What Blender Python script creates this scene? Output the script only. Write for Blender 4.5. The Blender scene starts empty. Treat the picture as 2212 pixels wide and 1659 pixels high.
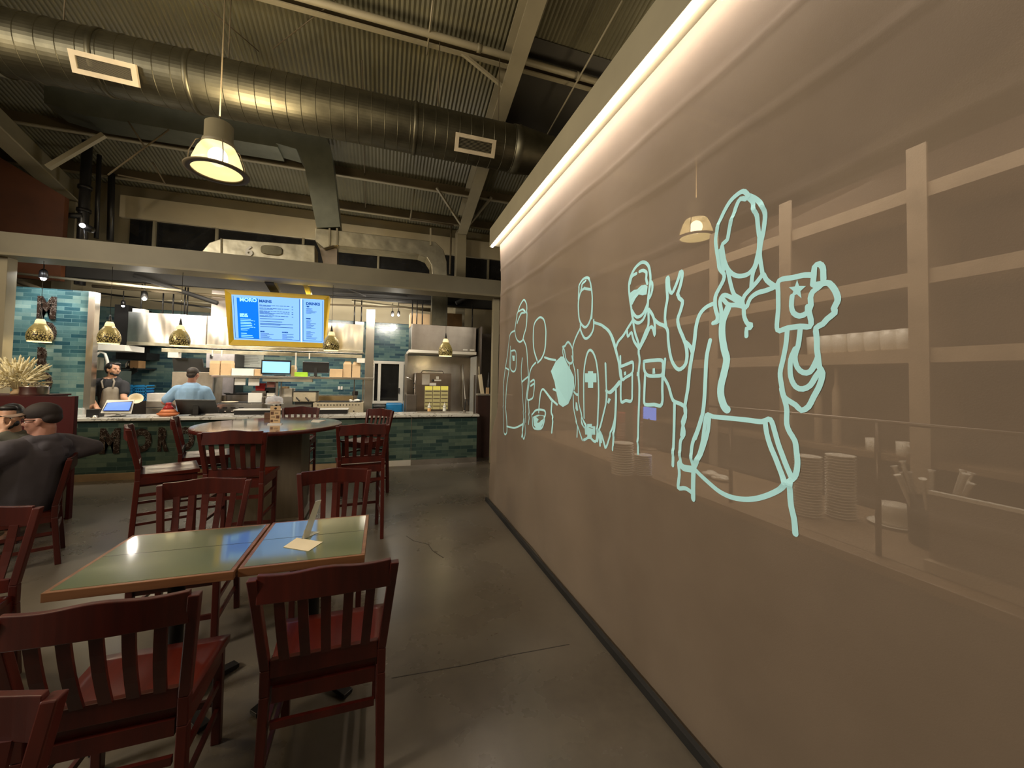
import bpy, bmesh, math, random
from mathutils import Vector, Matrix, Euler
random.seed(7)
SC = bpy.context.scene
C = bpy.context.scene.collection
PI = math.pi

# ------------------------------------------------------------------ camera
W, H, F, CY, EYE = 2212, 1659, 849.0, 790.0, 1.65
PITCH, ROLL, YAW = 0.0321, 0.0188, -0.3152
RM = (Matrix.Rotation(YAW, 3, 'Z') @ Matrix.Rotation(PI/2+PITCH, 3, 'X') @ Matrix.Rotation(ROLL, 3, 'Z'))
cam = bpy.data.cameras.new('camera'); camo = bpy.data.objects.new('camera', cam); C.objects.link(camo)
camo.location = (0, 0, EYE); camo.rotation_euler = RM.to_euler()
cam.sensor_width = 36.0; cam.sensor_fit = 'HORIZONTAL'; cam.lens = 36.0*F/W
cam.shift_y = (CY-H/2)/W
cam.clip_start = 0.05; cam.clip_end = 100
SC.camera = camo

# ------------------------------------------------------------------ world, exposure
SC.view_settings.view_transform = 'Standard'; SC.view_settings.look = 'None'
SC.view_settings.gamma = 1.0; SC.view_settings.use_curve_mapping = False
SC.view_settings.exposure = 0.0
w = bpy.data.worlds.new('night'); SC.world = w; w.use_nodes = True
w.node_tree.nodes['Background'].inputs[0].default_value = (0.02, 0.022, 0.03, 1)
w.node_tree.nodes['Background'].inputs[1].default_value = 0.3
SC.cycles.use_denoising = True
SC.cycles.max_bounces = 8; SC.cycles.transparent_max_bounces = 16
SC.cycles.sample_clamp_indirect = 4.0

def light(kind, name, loc, power, color, size=0.1, rot=None, size_y=None, spot=None, aim=None, spread=None):
    l = bpy.data.lights.new(name, kind); o = bpy.data.objects.new(name, l); C.objects.link(o)
    o.location = loc; l.energy = power; l.color = color
    if kind == 'AREA':
        l.size = size
        if size_y: l.shape = 'RECTANGLE'; l.size_y = size_y
        if spread: l.spread = spread
    else: l.shadow_soft_size = size
    if kind == 'SPOT' and spot: l.spot_size = spot; l.spot_blend = 0.5
    if aim: o.rotation_euler = (Vector(aim)-Vector(loc)).to_track_quat('-Z', 'Y').to_euler()
    if rot: o.rotation_euler = rot
    return o
WARM = (1.0, 0.80, 0.50); NEUT = (1.0, 0.92, 0.79); COOL = (0.95, 0.97, 1.0)
# high-bay lamps of the hall (two in view, with their fixtures)
HB = [(-1.76, 4.95, 3.80), (4.40, 4.70, 3.80)]
for i, p in enumerate(HB):
    light('POINT', 'high_bay_light', (p[0], p[1], p[2]+0.22), (40, 40)[i], WARM, 0.2)
    light('AREA', 'high_bay_uplight', (p[0], p[1], p[2]+0.62), (48, 30)[i], WARM, 0.7, rot=(PI, 0, 0))
# fill lights added outside the picture, standing in for further hall lamps
light('AREA', 'hall_fill_light', (-6.3, 0.6, 4.4), 330, NEUT, 1.3, aim=(1.4, 1.6, 1.2))
light('AREA', 'hall_fill_light', (-6.0, 4.0, 4.4), 110, WARM, 1.0, aim=(1.4, 4.0, 1.2))
light('AREA', 'hall_fill_light', (-2.0, 1.2, 4.3), 40, WARM, 0.8, aim=(-2.0, 7.2, 2.2))
light('AREA', 'hall_fill_uplight', (-5.0, 0.5, 4.6), 75, WARM, 0.9, rot=(PI, 0, 0))
light('AREA', 'hall_fill_uplight', (-1.0, 1.0, 4.6), 30, WARM, 0.9, rot=(PI, 0, 0))
# kitchen ceiling lights
for x in (-3.9, -2.6, -1.3, 0.0):
    light('AREA', 'kitchen_light', (x, 7.95, 3.15), 38, NEUT, 0.6, aim=(x, 9.4, 1.3), size_y=0.3)
light('AREA', 'hood_light', (-2.4, 9.55, 2.30), 60, NEUT, 3.4, rot=(0, 0, 0), size_y=0.5)
light('AREA', 'oven_hood_light', (1.2, 9.0, 2.26), 42, NEUT, 1.2, rot=(0, 0, 0), size_y=0.4)
light('AREA', 'upper_kitchen_light', (-1.5, 9.6, 2.95), 50, NEUT, 4.0, rot=(PI, 0, 0), size_y=0.3)
# spots on the tiled column wall
for x in (-5.35, -4.85):
    light('SPOT', 'tile_spot_light', (x, 7.85, 3.12), 22, COOL, 0.03, spot=math.radians(70), aim=(x+0.02, 8.16, 1.6))
light('AREA', 'column_wash_light', (-5.0, 7.75, 3.12), 9, COOL, 0.4, aim=(-5.15, 8.2, 1.5))
# fill added in the closed stall, to backlight the cloth and show its shelves
light('AREA', 'stall_fill_light', (3.3, 2.6, 3.5), 95, NEUT, 1.2, aim=(1.4, 2.4, 1.4), size_y=4.0)
light('AREA', 'stall_fill_light', (2.6, 2.2, 3.6), 42, NEUT, 1.0, rot=(0, 0, 0), size_y=3.5)

# ------------------------------------------------------------------ pixel helpers: where a line of sight meets a real plane
CO = Vector((0, 0, EYE))
def ray(x, y): return RM @ Vector(((x-W/2)/F, -(y-CY)/F, -1.0))
def PZ(x, y, z=0.0): d = ray(x, y); return CO + d*((z-EYE)/d.z)
def PX(x, y, X): d = ray(x, y); return CO + d*(X/d.x)
def PY(x, y, Y): d = ray(x, y); return CO + d*(Y/d.y)

# ------------------------------------------------------------------ materials
MATS = {}
def nodes(name):
    m = bpy.data.materials.new(name); m.use_nodes = True
    nt = m.node_tree; b = nt.nodes['Principled BSDF']
    return m, nt, b
def N(nt, t, **kw):
    n = nt.nodes.new(t)
    for k, v in kw.items(): setattr(n, k, v)
    return n
def ramp(nt, stops, src):
    r = N(nt, 'ShaderNodeValToRGB'); e = r.color_ramp.elements
    while len(e) < len(stops): e.new(0.5)
    for i, (p, c) in enumerate(stops): e[i].position = p; e[i].color = (*c, 1)
    nt.links.new(src, r.inputs[0]); return r.outputs[0]
def coords(nt, scale=(1, 1, 1), kind='Object', rot=(0, 0, 0)):
    t = N(nt, 'ShaderNodeTexCoord'); mp = N(nt, 'ShaderNodeMapping')
    nt.links.new(t.outputs[kind], mp.inputs[0]); mp.inputs['Scale'].default_value = scale; mp.inputs['Rotation'].default_value = rot
    return mp.outputs[0]
def noise(nt, vec, scale, detail=4, rough=0.55):
    n = N(nt, 'ShaderNodeTexNoise'); n.inputs['Scale'].default_value = scale; n.inputs['Detail'].default_value = detail
    n.inputs['Roughness'].default_value = rough
    if vec is not None: nt.links.new(vec, n.inputs['Vector'])
    return n.outputs['Fac']
def bump(nt, b, src, strength=0.2, dist=0.01):
    n = N(nt, 'ShaderNodeBump'); n.inputs['Strength'].default_value = strength; n.inputs['Distance'].default_value = dist
    nt.links.new(src, n.inputs['Height']); nt.links.new(n.outputs[0], b.inputs['Normal'])
def plain(name, col, rough=0.5, metal=0.0, var=0.15, scale=6.0, bmp=0.0, emit=None, estr=1.0, stretch=(1, 1, 1), alpha=None, trans=0.0, spec=None, coat=0.0):
    if name in MATS: return MATS[name]
    m, nt, b = nodes(name)
    lo = tuple(c*(1-var) for c in col); hi = tuple(min(1, c*(1+var)) for c in col)
    f = noise(nt, coords(nt, stretch), scale)
    nt.links.new(ramp(nt, [(0.3, lo), (0.7, hi)], f), b.inputs['Base Color'])
    b.inputs['Roughness'].default_value = rough; b.inputs['Metallic'].default_value = metal
    if bmp: bump(nt, b, f, bmp)
    if emit: b.inputs['Emission Color'].default_value = (*emit, 1); b.inputs['Emission Strength'].default_value = estr
    if trans: b.inputs['Transmission Weight'].default_value = trans
    if alpha is not None: b.inputs['Alpha'].default_value = alpha
    if spec is not None: b.inputs['Specular IOR Level'].default_value = spec
    if coat: b.inputs['Coat Weight'].default_value = coat; b.inputs['Coat Roughness'].default_value = 0.15
    MATS[name] = m; return m

def wood(name, dark, light_, rough=0.3, axis=2, scale=9.0):
    m, nt, b = nodes(name)
    sc = [scale*1.6]*3; sc[axis] = scale*0.12
    f = noise(nt, coords(nt, tuple(sc)), 1.0, 6, 0.6)
    nt.links.new(ramp(nt, [(0.3, dark), (0.7, light_)], f), b.inputs['Base Color'])
    b.inputs['Roughness'].default_value = rough; bump(nt, b, f, 0.08, 0.002)
    b.inputs['Coat Weight'].default_value = 0.12; b.inputs['Coat Roughness'].default_value = 0.2
    MATS[name] = m; return m
WOOD = wood('red_stained_wood', (0.032, 0.0022, 0.0010), (0.078, 0.0068, 0.0020), 0.42)
WOODS = wood('red_seat_wood', (0.042, 0.0035, 0.0015), (0.085, 0.009, 0.003), 0.34, axis=1)
WOODE = wood('oak_edge_wood', (0.12, 0.045, 0.016), (0.25, 0.11, 0.045), 0.4, axis=0)
WOODT = wood('brown_table_wood', (0.17, 0.09, 0.06), (0.34, 0.20, 0.14), 0.16, axis=0, scale=7)
for n_ in WOODT.node_tree.nodes:
    if n_.type == 'BSDF_PRINCIPLED': n_.inputs['Coat Weight'].default_value = 1.0; n_.inputs['Coat Roughness'].default_value = 0.07; n_.inputs['Coat IOR'].default_value = 1.9
WOODP = wood('dark_pedestal_wood', (0.065, 0.047, 0.028), (0.11, 0.082, 0.05), 0.5)
REDP = plain('dark_red_panel', (0.050, 0.0030, 0.002), 0.6, var=0.12, scale=3, spec=0.25)

# polished concrete floor
m, nt, b = nodes('polished_concrete'); v = coords(nt, (1, 1, 1))
f1 = noise(nt, v, 0.9, 6, 0.6); f2 = noise(nt, v, 14.0, 4, 0.6)
mx = N(nt, 'ShaderNodeMath', operation='MULTIPLY_ADD'); nt.links.new(f2, mx.inputs[0]); mx.inputs[1].default_value = 0.3; nt.links.new(f1, mx.inputs[2])
nt.links.new(ramp(nt, [(0.35, (0.070, 0.058, 0.043)), (0.65, (0.105, 0.087, 0.064)), (0.9, (0.125, 0.105, 0.078))], mx.outputs[0]), b.inputs['Base Color'])
nt.links.new(ramp(nt, [(0.3, (0.24,)*3), (0.75, (0.34,)*3)], f1), b.inputs['Roughness'])
b.inputs['Specular IOR Level'].default_value = 0.55
bump(nt, b, f2, 0.02, 0.004); FLOOR = m

# teal glazed brick tiles; plane = which object axes run along the face
def tile_mat(name, stops, sx=0.20, sz=0.062, rough=0.18, off=0.5, yz=False):
    m, nt, b = nodes(name)
    tc = N(nt, 'ShaderNodeTexCoord'); sp = N(nt, 'ShaderNodeSeparateXYZ'); cb = N(nt, 'ShaderNodeCombineXYZ')
    nt.links.new(tc.outputs['Object'], sp.inputs[0]); nt.links.new(sp.outputs[1 if yz else 0], cb.inputs[0]); nt.links.new(sp.outputs[2], cb.inputs[1])
    br = N(nt, 'ShaderNodeTexBrick'); br.offset = off; br.squash = 1.0
    br.inputs['Color1'].default_value = (0, 0, 0, 1); br.inputs['Color2'].default_value = (1, 1, 1, 1); br.inputs['Mortar'].default_value = (0.5, 0.5, 0.5, 1)
    br.inputs['Scale'].default_value = 1.0; br.inputs['Brick Width'].default_value = sx; br.inputs['Row Height'].default_value = sz
    br.inputs['Mortar Size'].default_value = 0.003; br.inputs['Mortar Smooth'].default_value = 0.3; br.inputs['Bias'].default_value = 0.0
    nt.links.new(cb.outputs[0], br.inputs['Vector'])
    f = noise(nt, cb.outputs[0], 9.0, 3, 0.6)
    ad = N(nt, 'ShaderNodeMath', operation='MULTIPLY_ADD'); nt.links.new(f, ad.inputs[0]); ad.inputs[1].default_value = 0.35
    sb = N(nt, 'ShaderNodeMath', operation='SUBTRACT'); sb.inputs[1].default_value = 0.17
    nt.links.new(br.outputs['Color'], ad.inputs[2]); nt.links.new(ad.outputs[0], sb.inputs[0])
    col = ramp(nt, stops, sb.outputs[0])
    mixn = N(nt, 'ShaderNodeMix', data_type='RGBA'); nt.links.new(br.outputs['Fac'], mixn.inputs['Factor'])
    nt.links.new(col, mixn.inputs['A']); mixn.inputs['B'].default_value = tuple([c*1.15 for c in stops[2][1]]+[1])
    nt.links.new(mixn.outputs['Result'], b.inputs['Base Color'])
    b.inputs['Roughness'].default_value = rough
    iv = N(nt, 'ShaderNodeMath', operation='MULTIPLY_ADD'); nt.links.new(br.outputs['Fac'], iv.inputs[0]); iv.inputs[1].default_value = -1.0; nt.links.new(f, iv.inputs[2])
    bump(nt, b, iv.outputs[0], 0.35, 0.004)
    return m
TILE = tile_mat('teal_glazed_tiles', [(0.0, (0.018, 0.065, 0.085)), (0.35, (0.048, 0.120, 0.130)), (0.65, (0.10, 0.190, 0.185)), (1.0, (0.21, 0.30, 0.26))])
TILEC = tile_mat('counter_green_tiles', [(0.0, (0.018, 0.040, 0.040)), (0.35, (0.034, 0.060, 0.052)), (0.65, (0.058, 0.090, 0.072)), (1.0, (0.10, 0.135, 0.10))], 0.24, 0.066)
TILEB = tile_mat('blue_back_tiles', [(0.0, (0.022, 0.055, 0.085)), (0.35, (0.045, 0.10, 0.125)), (0.65, (0.09, 0.165, 0.165)), (1.0, (0.17, 0.25, 0.22))], 0.26, 0.062)
TILEW = tile_mat('white_subway_tiles', [(0.0, (0.50, 0.48, 0.44)), (0.35, (0.55, 0.53, 0.48)), (0.65, (0.58, 0.56, 0.52)), (1.0, (0.62, 0.6, 0.55))], 0.15, 0.075, yz=True)

def metal(name, col, rough, wav=0.0, wscale=(2, 2, 2), var=0.1):
    m, nt, b = nodes(name); v = coords(nt, wscale); f = noise(nt, v, 1.6, 2, 0.4)
    lo = tuple(c*(1-var) for c in col); hi = tuple(min(1, c*(1+var)) for c in col)
    nt.links.new(ramp(nt, [(0.3, lo), (0.7, hi)], noise(nt, coords(nt), 5.0)), b.inputs['Base Color'])
    b.inputs['Metallic'].default_value = 1.0; b.inputs['Roughness'].default_value = rough
    if wav: bump(nt, b, f, wav, 0.05)
    MATS[name] = m; return m
STEEL = metal('stainless_steel', (0.62, 0.58, 0.52), 0.27, 0.25, (1.6, 1.6, 0.5))
STEELW = metal('wavy_hood_steel', (0.74, 0.70, 0.63), 0.28, 0.6, (2.2, 2.2, 0.45))
STEELR = metal('brown_tinted_steel', (0.36, 0.32, 0.27), 0.30, 0.3, (1.6, 1.6, 0.5))
STEELD = metal('dark_steel', (0.22, 0.19, 0.165), 0.35, 0.15)
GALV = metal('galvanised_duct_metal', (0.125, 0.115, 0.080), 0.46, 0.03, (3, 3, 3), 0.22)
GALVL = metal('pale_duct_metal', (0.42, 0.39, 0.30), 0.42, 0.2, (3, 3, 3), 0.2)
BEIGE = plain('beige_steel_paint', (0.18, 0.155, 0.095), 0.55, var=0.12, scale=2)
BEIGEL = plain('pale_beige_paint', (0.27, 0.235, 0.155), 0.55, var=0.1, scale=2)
BEIGED = plain('dark_beige_paint', (0.10, 0.075, 0.04), 0.7, var=0.2, scale=2)  # darker beige, used on the purlin webs, rods and some pipes
ROOF = plain('corrugated_roof_paint', (0.118, 0.108, 0.066), 0.42, var=0.25, scale=1.2)
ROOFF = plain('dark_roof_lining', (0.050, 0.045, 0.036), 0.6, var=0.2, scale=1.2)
CREAM = plain('cream_wall_paint', (0.40, 0.34, 0.22), 0.6, var=0.08, scale=1)
WALLD = plain('dim_wall_panel', (0.20, 0.165, 0.095), 0.7, var=0.1, scale=1)
ORANGE = plain('rust_orange_wall', (0.085, 0.024, 0.005), 0.6, var=0.25, scale=2)
BLACK = plain('black_plastic', (0.012, 0.011, 0.011), 0.35, var=0.2)
BLACKM = plain('matte_black', (0.010, 0.009, 0.008), 0.7, var=0.2)
IRON = plain('black_iron', (0.018, 0.016, 0.015), 0.45, 0.6)
WHITE = plain('white_plastic', (0.70, 0.68, 0.62), 0.4, var=0.04)
WHITEP = plain('white_painted_wood', (0.62, 0.58, 0.50), 0.45, var=0.05)
PAPER = plain('white_paper', (0.72, 0.68, 0.60), 0.8, var=0.04)
KRAFT = plain('kraft_card', (0.52, 0.36, 0.20), 0.8, var=0.08)
CARD = plain('cream_paper_card', (0.70, 0.60, 0.42), 0.8, var=0.05)
RED = plain('glossy_red', (0.36, 0.02, 0.02), 0.25)
TERRA = plain('terracotta_glaze', (0.62, 0.20, 0.08), 0.3)
BLUEC = plain('blue_crate_plastic', (0.015, 0.20, 0.46), 0.4)
GREENL = plain('green_laminate', (0.080, 0.105, 0.034), 0.3, var=0.08, scale=3, coat=1.0)
for n_ in GREENL.node_tree.nodes:
    if n_.type == 'BSDF_PRINCIPLED': n_.inputs['Coat Roughness'].default_value = 0.07; n_.inputs['Coat IOR'].default_value = 1.9
BRASS = plain('antique_brass', (0.45, 0.34, 0.14), 0.35, 0.8, var=0.3, scale=18)
GLASS = plain('clear_glass', (0.95, 0.97, 0.96), 0.03, alpha=0.16, var=0.0)
NIGHT = plain('night_window_glass', (0.012, 0.012, 0.012), 0.06, var=0.3)
FLOWER = plain('dried_pampas', (0.85, 0.75, 0.48), 0.9, var=0.2)
SKIN = plain('warm_skin', (0.50, 0.27, 0.17), 0.5, var=0.06)
SKIND = plain('ruddy_skin', (0.40, 0.19, 0.13), 0.5, var=0.08)
HAIR = plain('black_hair', (0.012, 0.010, 0.010), 0.5, var=0.3, scale=60)
TEE = plain('black_tee_fabric', (0.014, 0.014, 0.018), 0.8)
APRON = plain('grey_apron_canvas', (0.27, 0.235, 0.19), 0.85, var=0.12, bmp=0.2)
BLUET = plain('light_blue_tee_fabric', (0.21, 0.34, 0.50), 0.85, var=0.12, scale=5, bmp=0.3)
HOODIE = plain('grey_hoodie_fleece', (0.058, 0.050, 0.058), 0.9, var=0.15, scale=6, bmp=0.3)
CAPD = plain('dark_cap_fabric', (0.020, 0.012, 0.010), 0.8)
CAPB = plain('tan_cap_brim', (0.20, 0.13, 0.09), 0.8)
def emis(name, col, s): return plain(name, tuple(c*0.3 for c in col), 0.4, var=0.0, emit=col, estr=s)
LEDM = emis('led_strip_glow', (1.0, 0.88, 0.76), 58.0)
BULB = emis('warm_bulb_glow', (1.0, 0.80, 0.42), 14.0)
LENSG = emis('lamp_lens_glow', (1.0, 0.84, 0.50), 1.6)
SCR = emis('menu_screen_pale_blue', (0.24, 0.50, 1.0), 1.2)
SCRB = emis('menu_screen_blue', (0.0, 0.20, 1.0), 1.0)
SCRT = emis('menu_text_light', (0.40, 0.85, 1.0), 1.25)
SCRD = emis('menu_text_dark', (0.01, 0.10, 0.42), 0.8)
SCRP = emis('order_screen_light', (0.25, 0.62, 1.0), 1.5)
TABS = emis('tablet_screen_blue', (0.08, 0.20, 0.80), 1.2)
SPOTG = emis('spot_lamp_glow', (0.95, 0.97, 1.0), 20.0)
OVENG = emis('oven_window_glow', (0.80, 0.66, 0.26), 0.22)

# ------------------------------------------------------------------ mesh builder
class MB:
    def __init__(s): s.v = []; s.f = []; s.sm = []; s.mi = []; s.cur = 0
    def add(s, vs, fs, smooth=False):
        n = len(s.v); s.v += [Vector(p) for p in vs]
        for f in fs: s.f.append([i+n for i in f]); s.sm.append(smooth); s.mi.append(s.cur)
        return s
    def box(s, a, b, rz=0.0, piv=None, M=None):
        x0, y0, z0 = a; x1, y1, z1 = b
        vs = [Vector(p) for p in ((x0,y0,z0),(x1,y0,z0),(x1,y1,z0),(x0,y1,z0),(x0,y0,z1),(x1,y0,z1),(x1,y1,z1),(x0,y1,z1))]
        if rz:
            c = Vector(piv) if piv is not None else Vector(((x0+x1)/2, (y0+y1)/2, 0)); R_ = Matrix.Rotation(rz, 3, 'Z')
            vs = [R_ @ (p-c)+c for p in vs]
        if M is not None: vs = [M @ p for p in vs]
        return s.add(vs, [(0,3,2,1),(4,5,6,7),(0,1,5,4),(1,2,6,5),(2,3,7,6),(3,0,4,7)])
    def hexa(s, bot, top):
        return s.add(list(bot)+list(top), [(0,3,2,1),(4,5,6,7),(0,1,5,4),(1,2,6,5),(2,3,7,6),(3,0,4,7)])
    def beam(s, p, q, wd, ht, up=(0, 0, 1)):
        p = Vector(p); q = Vector(q); d = (q-p).normalized(); u = Vector(up)
        if abs(d.dot(u)) > 0.99: u = Vector((0, 1, 0))
        r = d.cross(u).normalized(); u = r.cross(d).normalized(); a = r*wd/2; b_ = u*ht/2
        return s.hexa([p-a-b_, p+a-b_, q+a-b_, q-a-b_], [p-a+b_, p+a+b_, q+a+b_, q-a+b_])
    def tube(s, p, q, r, r2=None, n=12, caps=True):
        return s.path([p, q], [r, r if r2 is None else r2], n, caps)
    def path(s, pts, rs, n=10, caps=True, ex=1.0, smooth=True):
        pts = [Vector(p) for p in pts]
        if not isinstance(rs, (list, tuple)): rs = [rs]*len(pts)
        up = Vector((0, 0, 1)); vs = []; prev = None
        for i, p in enumerate(pts):
            d = (pts[min(i+1, len(pts)-1)]-pts[max(i-1, 0)]).normalized()
            if prev is None:
                u = up if abs(d.z) < 0.95 else Vector((0, 1, 0)); r = d.cross(u).normalized()
            else:
                r = (prev - d*prev.dot(d)).normalized()
            prev = r; u2 = r.cross(d)
            for k in range(n):
                a = 2*PI*k/n; vs.append(p + r*math.cos(a)*rs[i] + u2*math.sin(a)*rs[i]*ex)
        fs = [(i*n+k, i*n+(k+1) % n, (i+1)*n+(k+1) % n, (i+1)*n+k) for i in range(len(pts)-1) for k in range(n)]
        s.add(vs, fs, smooth)
        if caps:
            m = len(s.v)-len(vs); s.f.append([m+k for k in range(n)][::-1]); s.f.append([m+(len(pts)-1)*n+k for k in range(n)]); s.sm += [False, False]; s.mi += [s.cur]*2
        return s
    def lathe(s, c, prof, n=24, ax=None, smooth=True, closed=False):
        c = Vector(c); q = Vector(ax).to_track_quat('Z', 'X').to_matrix() if ax is not None else Matrix.Identity(3)
        vs = []
        for r, z in prof:
            for k in range(n): a = 2*PI*k/n; vs.append(c + q @ Vector((r*math.cos(a), r*math.sin(a), z)))
        m = len(prof); fs = [(i*n+k, i*n+(k+1) % n, (i+1)*n+(k+1) % n, (i+1)*n+k) for i in range(m-1) for k in range(n)]
        if closed: fs += [((m-1)*n+k, (m-1)*n+(k+1) % n, (k+1) % n, k) for k in range(n)]
        s.add(vs, fs, smooth); base = len(s.v)-len(vs)
        if not closed:
            if prof[0][0] > 1e-4: s.f.append([base+k for k in range(n)][::-1]); s.sm.append(False); s.mi.append(s.cur)
            if prof[-1][0] > 1e-4: s.f.append([base+(m-1)*n+k for k in range(n)]); s.sm.append(False); s.mi.append(s.cur)
        return s
    def ball(s, c, r, nu=16, nv=10, M=None):
        if not isinstance(r, (list, tuple)): r = (r, r, r)
        c = Vector(c); vs = []
        for j in range(nv+1):
            t = PI*j/nv
            for k in range(nu):
                a = 2*PI*k/nu; p = Vector((r[0]*math.sin(t)*math.cos(a), r[1]*math.sin(t)*math.sin(a), r[2]*math.cos(t)))
                if M is not None: p = M @ p
                vs.append(c+p)
        return s.add(vs, [(j*nu+k, (j+1)*nu+k, (j+1)*nu+(k+1) % nu, j*nu+(k+1) % nu) for j in range(nv) for k in range(nu)], True)
    def prism(s, poly, a, b, plane='xz'):   # 2D polygon pushed between a and b along the missing axis
        def P(u, v, t): return {'xz': (u, t, v), 'yz': (t, u, v), 'xy': (u, v, t)}[plane]
        n = len(poly); vs = [P(u, v, a) for u, v in poly]+[P(u, v, b) for u, v in poly]
        return s.add(vs, [list(range(n))[::-1], list(range(n, 2*n))]+[(i, (i+1) % n, (i+1) % n+n, i+n) for i in range(n)])
    def build(s, name, mat, parent=None, bevel=0.0, local=False, solid=0.0, sub=0, keep=False):
        me = bpy.data.meshes.new(name); off = Vector((0, 0, 0))
        o = bpy.data.objects.new(name, me)
        if parent is not None:
            o.parent = parent
            if not local:
                p = parent
                while p is not None: off += p.location; p = p.parent
        elif not keep and s.v:
            xs = [p.x for p in s.v]; ys = [p.y for p in s.v]; zs = [p.z for p in s.v]
            off = Vector(((min(xs)+max(xs))/2, (min(ys)+max(ys))/2, min(zs))); o.location = off
        me.from_pydata([p-off for p in s.v], [], s.f); me.validate(); me.update()
        bm = bmesh.new(); bm.from_mesh(me); bmesh.ops.recalc_face_normals(bm, faces=bm.faces); bm.to_mesh(me); bm.free()
        for m_ in (mat if isinstance(mat, (list, tuple)) else [mat]): me.materials.append(m_)
        if len(me.polygons) == len(s.sm):
            for p, f, mi in zip(me.polygons, s.sm, s.mi): p.use_smooth = f; p.material_index = mi
        if bevel:
            md = o.modifiers.new('bevel', 'BEVEL'); md.width = bevel; md.segments = 2; md.limit_method = 'ANGLE'; md.angle_limit = 0.7
        if solid: md = o.modifiers.new('solid', 'SOLIDIFY'); md.thickness = solid; md.offset = 0
        if sub: md = o.modifiers.new('sub', 'SUBSURF'); md.levels = sub; md.render_levels = sub
        C.objects.link(o); return o
def tag(o, label=None, cat=None, group=None, kind=None):
    if label: o['label'] = label
    if cat: o['category'] = cat
    if group: o['group'] = group
    if kind: o['kind'] = kind
    return o
def thing(name, label, cat, loc=(0, 0, 0), rz=0.0, group=None):
    o = bpy.data.objects.new(name, None); C.objects.link(o); o.empty_display_size = 0.1
    o.location = loc; o.rotation_euler = (0, 0, rz); return tag(o, label, cat, group)
def struct(mb, name, mat, **k): return tag(mb.build(name, mat, **k), kind='structure')
def dup(root, loc=None, rz=None, label=None, group=None, tops=True):
    r = root.copy(); C.objects.link(r)
    if loc is not None: r.location = loc
    if rz is not None: r.rotation_euler = (0, 0, rz)
    if label: r['label'] = label
    if group: r['group'] = group
    for ch in list(root.children):
        c = ch.copy(); C.objects.link(c); c.parent = r
        for g in ch.children:
            d = g.copy(); C.objects.link(d); d.parent = c
    return r
def B(a, b, **k): return MB().box(a, b, **k)
def rect(x0, y0, x1, y1, Y, depth, bz=None, tz=None):
    """box seen as this rectangle of the photograph, standing at real distance Y; bz/tz pin its bottom or top to what it touches"""
    xm, ym = (x0+x1)/2, (y0+y1)/2
    ax = PY(x0, ym, Y).x; bx = PY(x1, ym, Y).x; z1 = PY(xm, y0, Y).z if tz is None else tz; z0 = PY(xm, y1, Y).z if bz is None else bz
    return (ax, Y, z0), (bx, Y+depth, z1)
def text(s, name, size, loc, mat, parent=None, rot=(PI/2, 0, 0), extrude=0.002, align='LEFT', offset=0.0, sx=1.0):
    cu = bpy.data.curves.new(name, 'FONT'); cu.body = s; cu.size = size; cu.extrude = extrude; cu.align_x = align; cu.offset = offset
    cu.resolution_u = 3
    o = bpy.data.objects.new(name, cu); C.objects.link(o)
    dg = bpy.context.evaluated_depsgraph_get(); me = bpy.data.meshes.new_from_object(o.evaluated_get(dg))
    bpy.data.objects.remove(o); o = bpy.data.objects.new(name, me); C.objects.link(o)
    me.materials.clear(); me.materials.append(mat)
    off = Vector((0, 0, 0)); p = parent
    while p is not None: off += p.location; p = p.parent
    o.parent = parent; o.location = Vector(loc)-off; o.rotation_euler = rot; o.scale = (sx, 1, 1); return o
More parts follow.
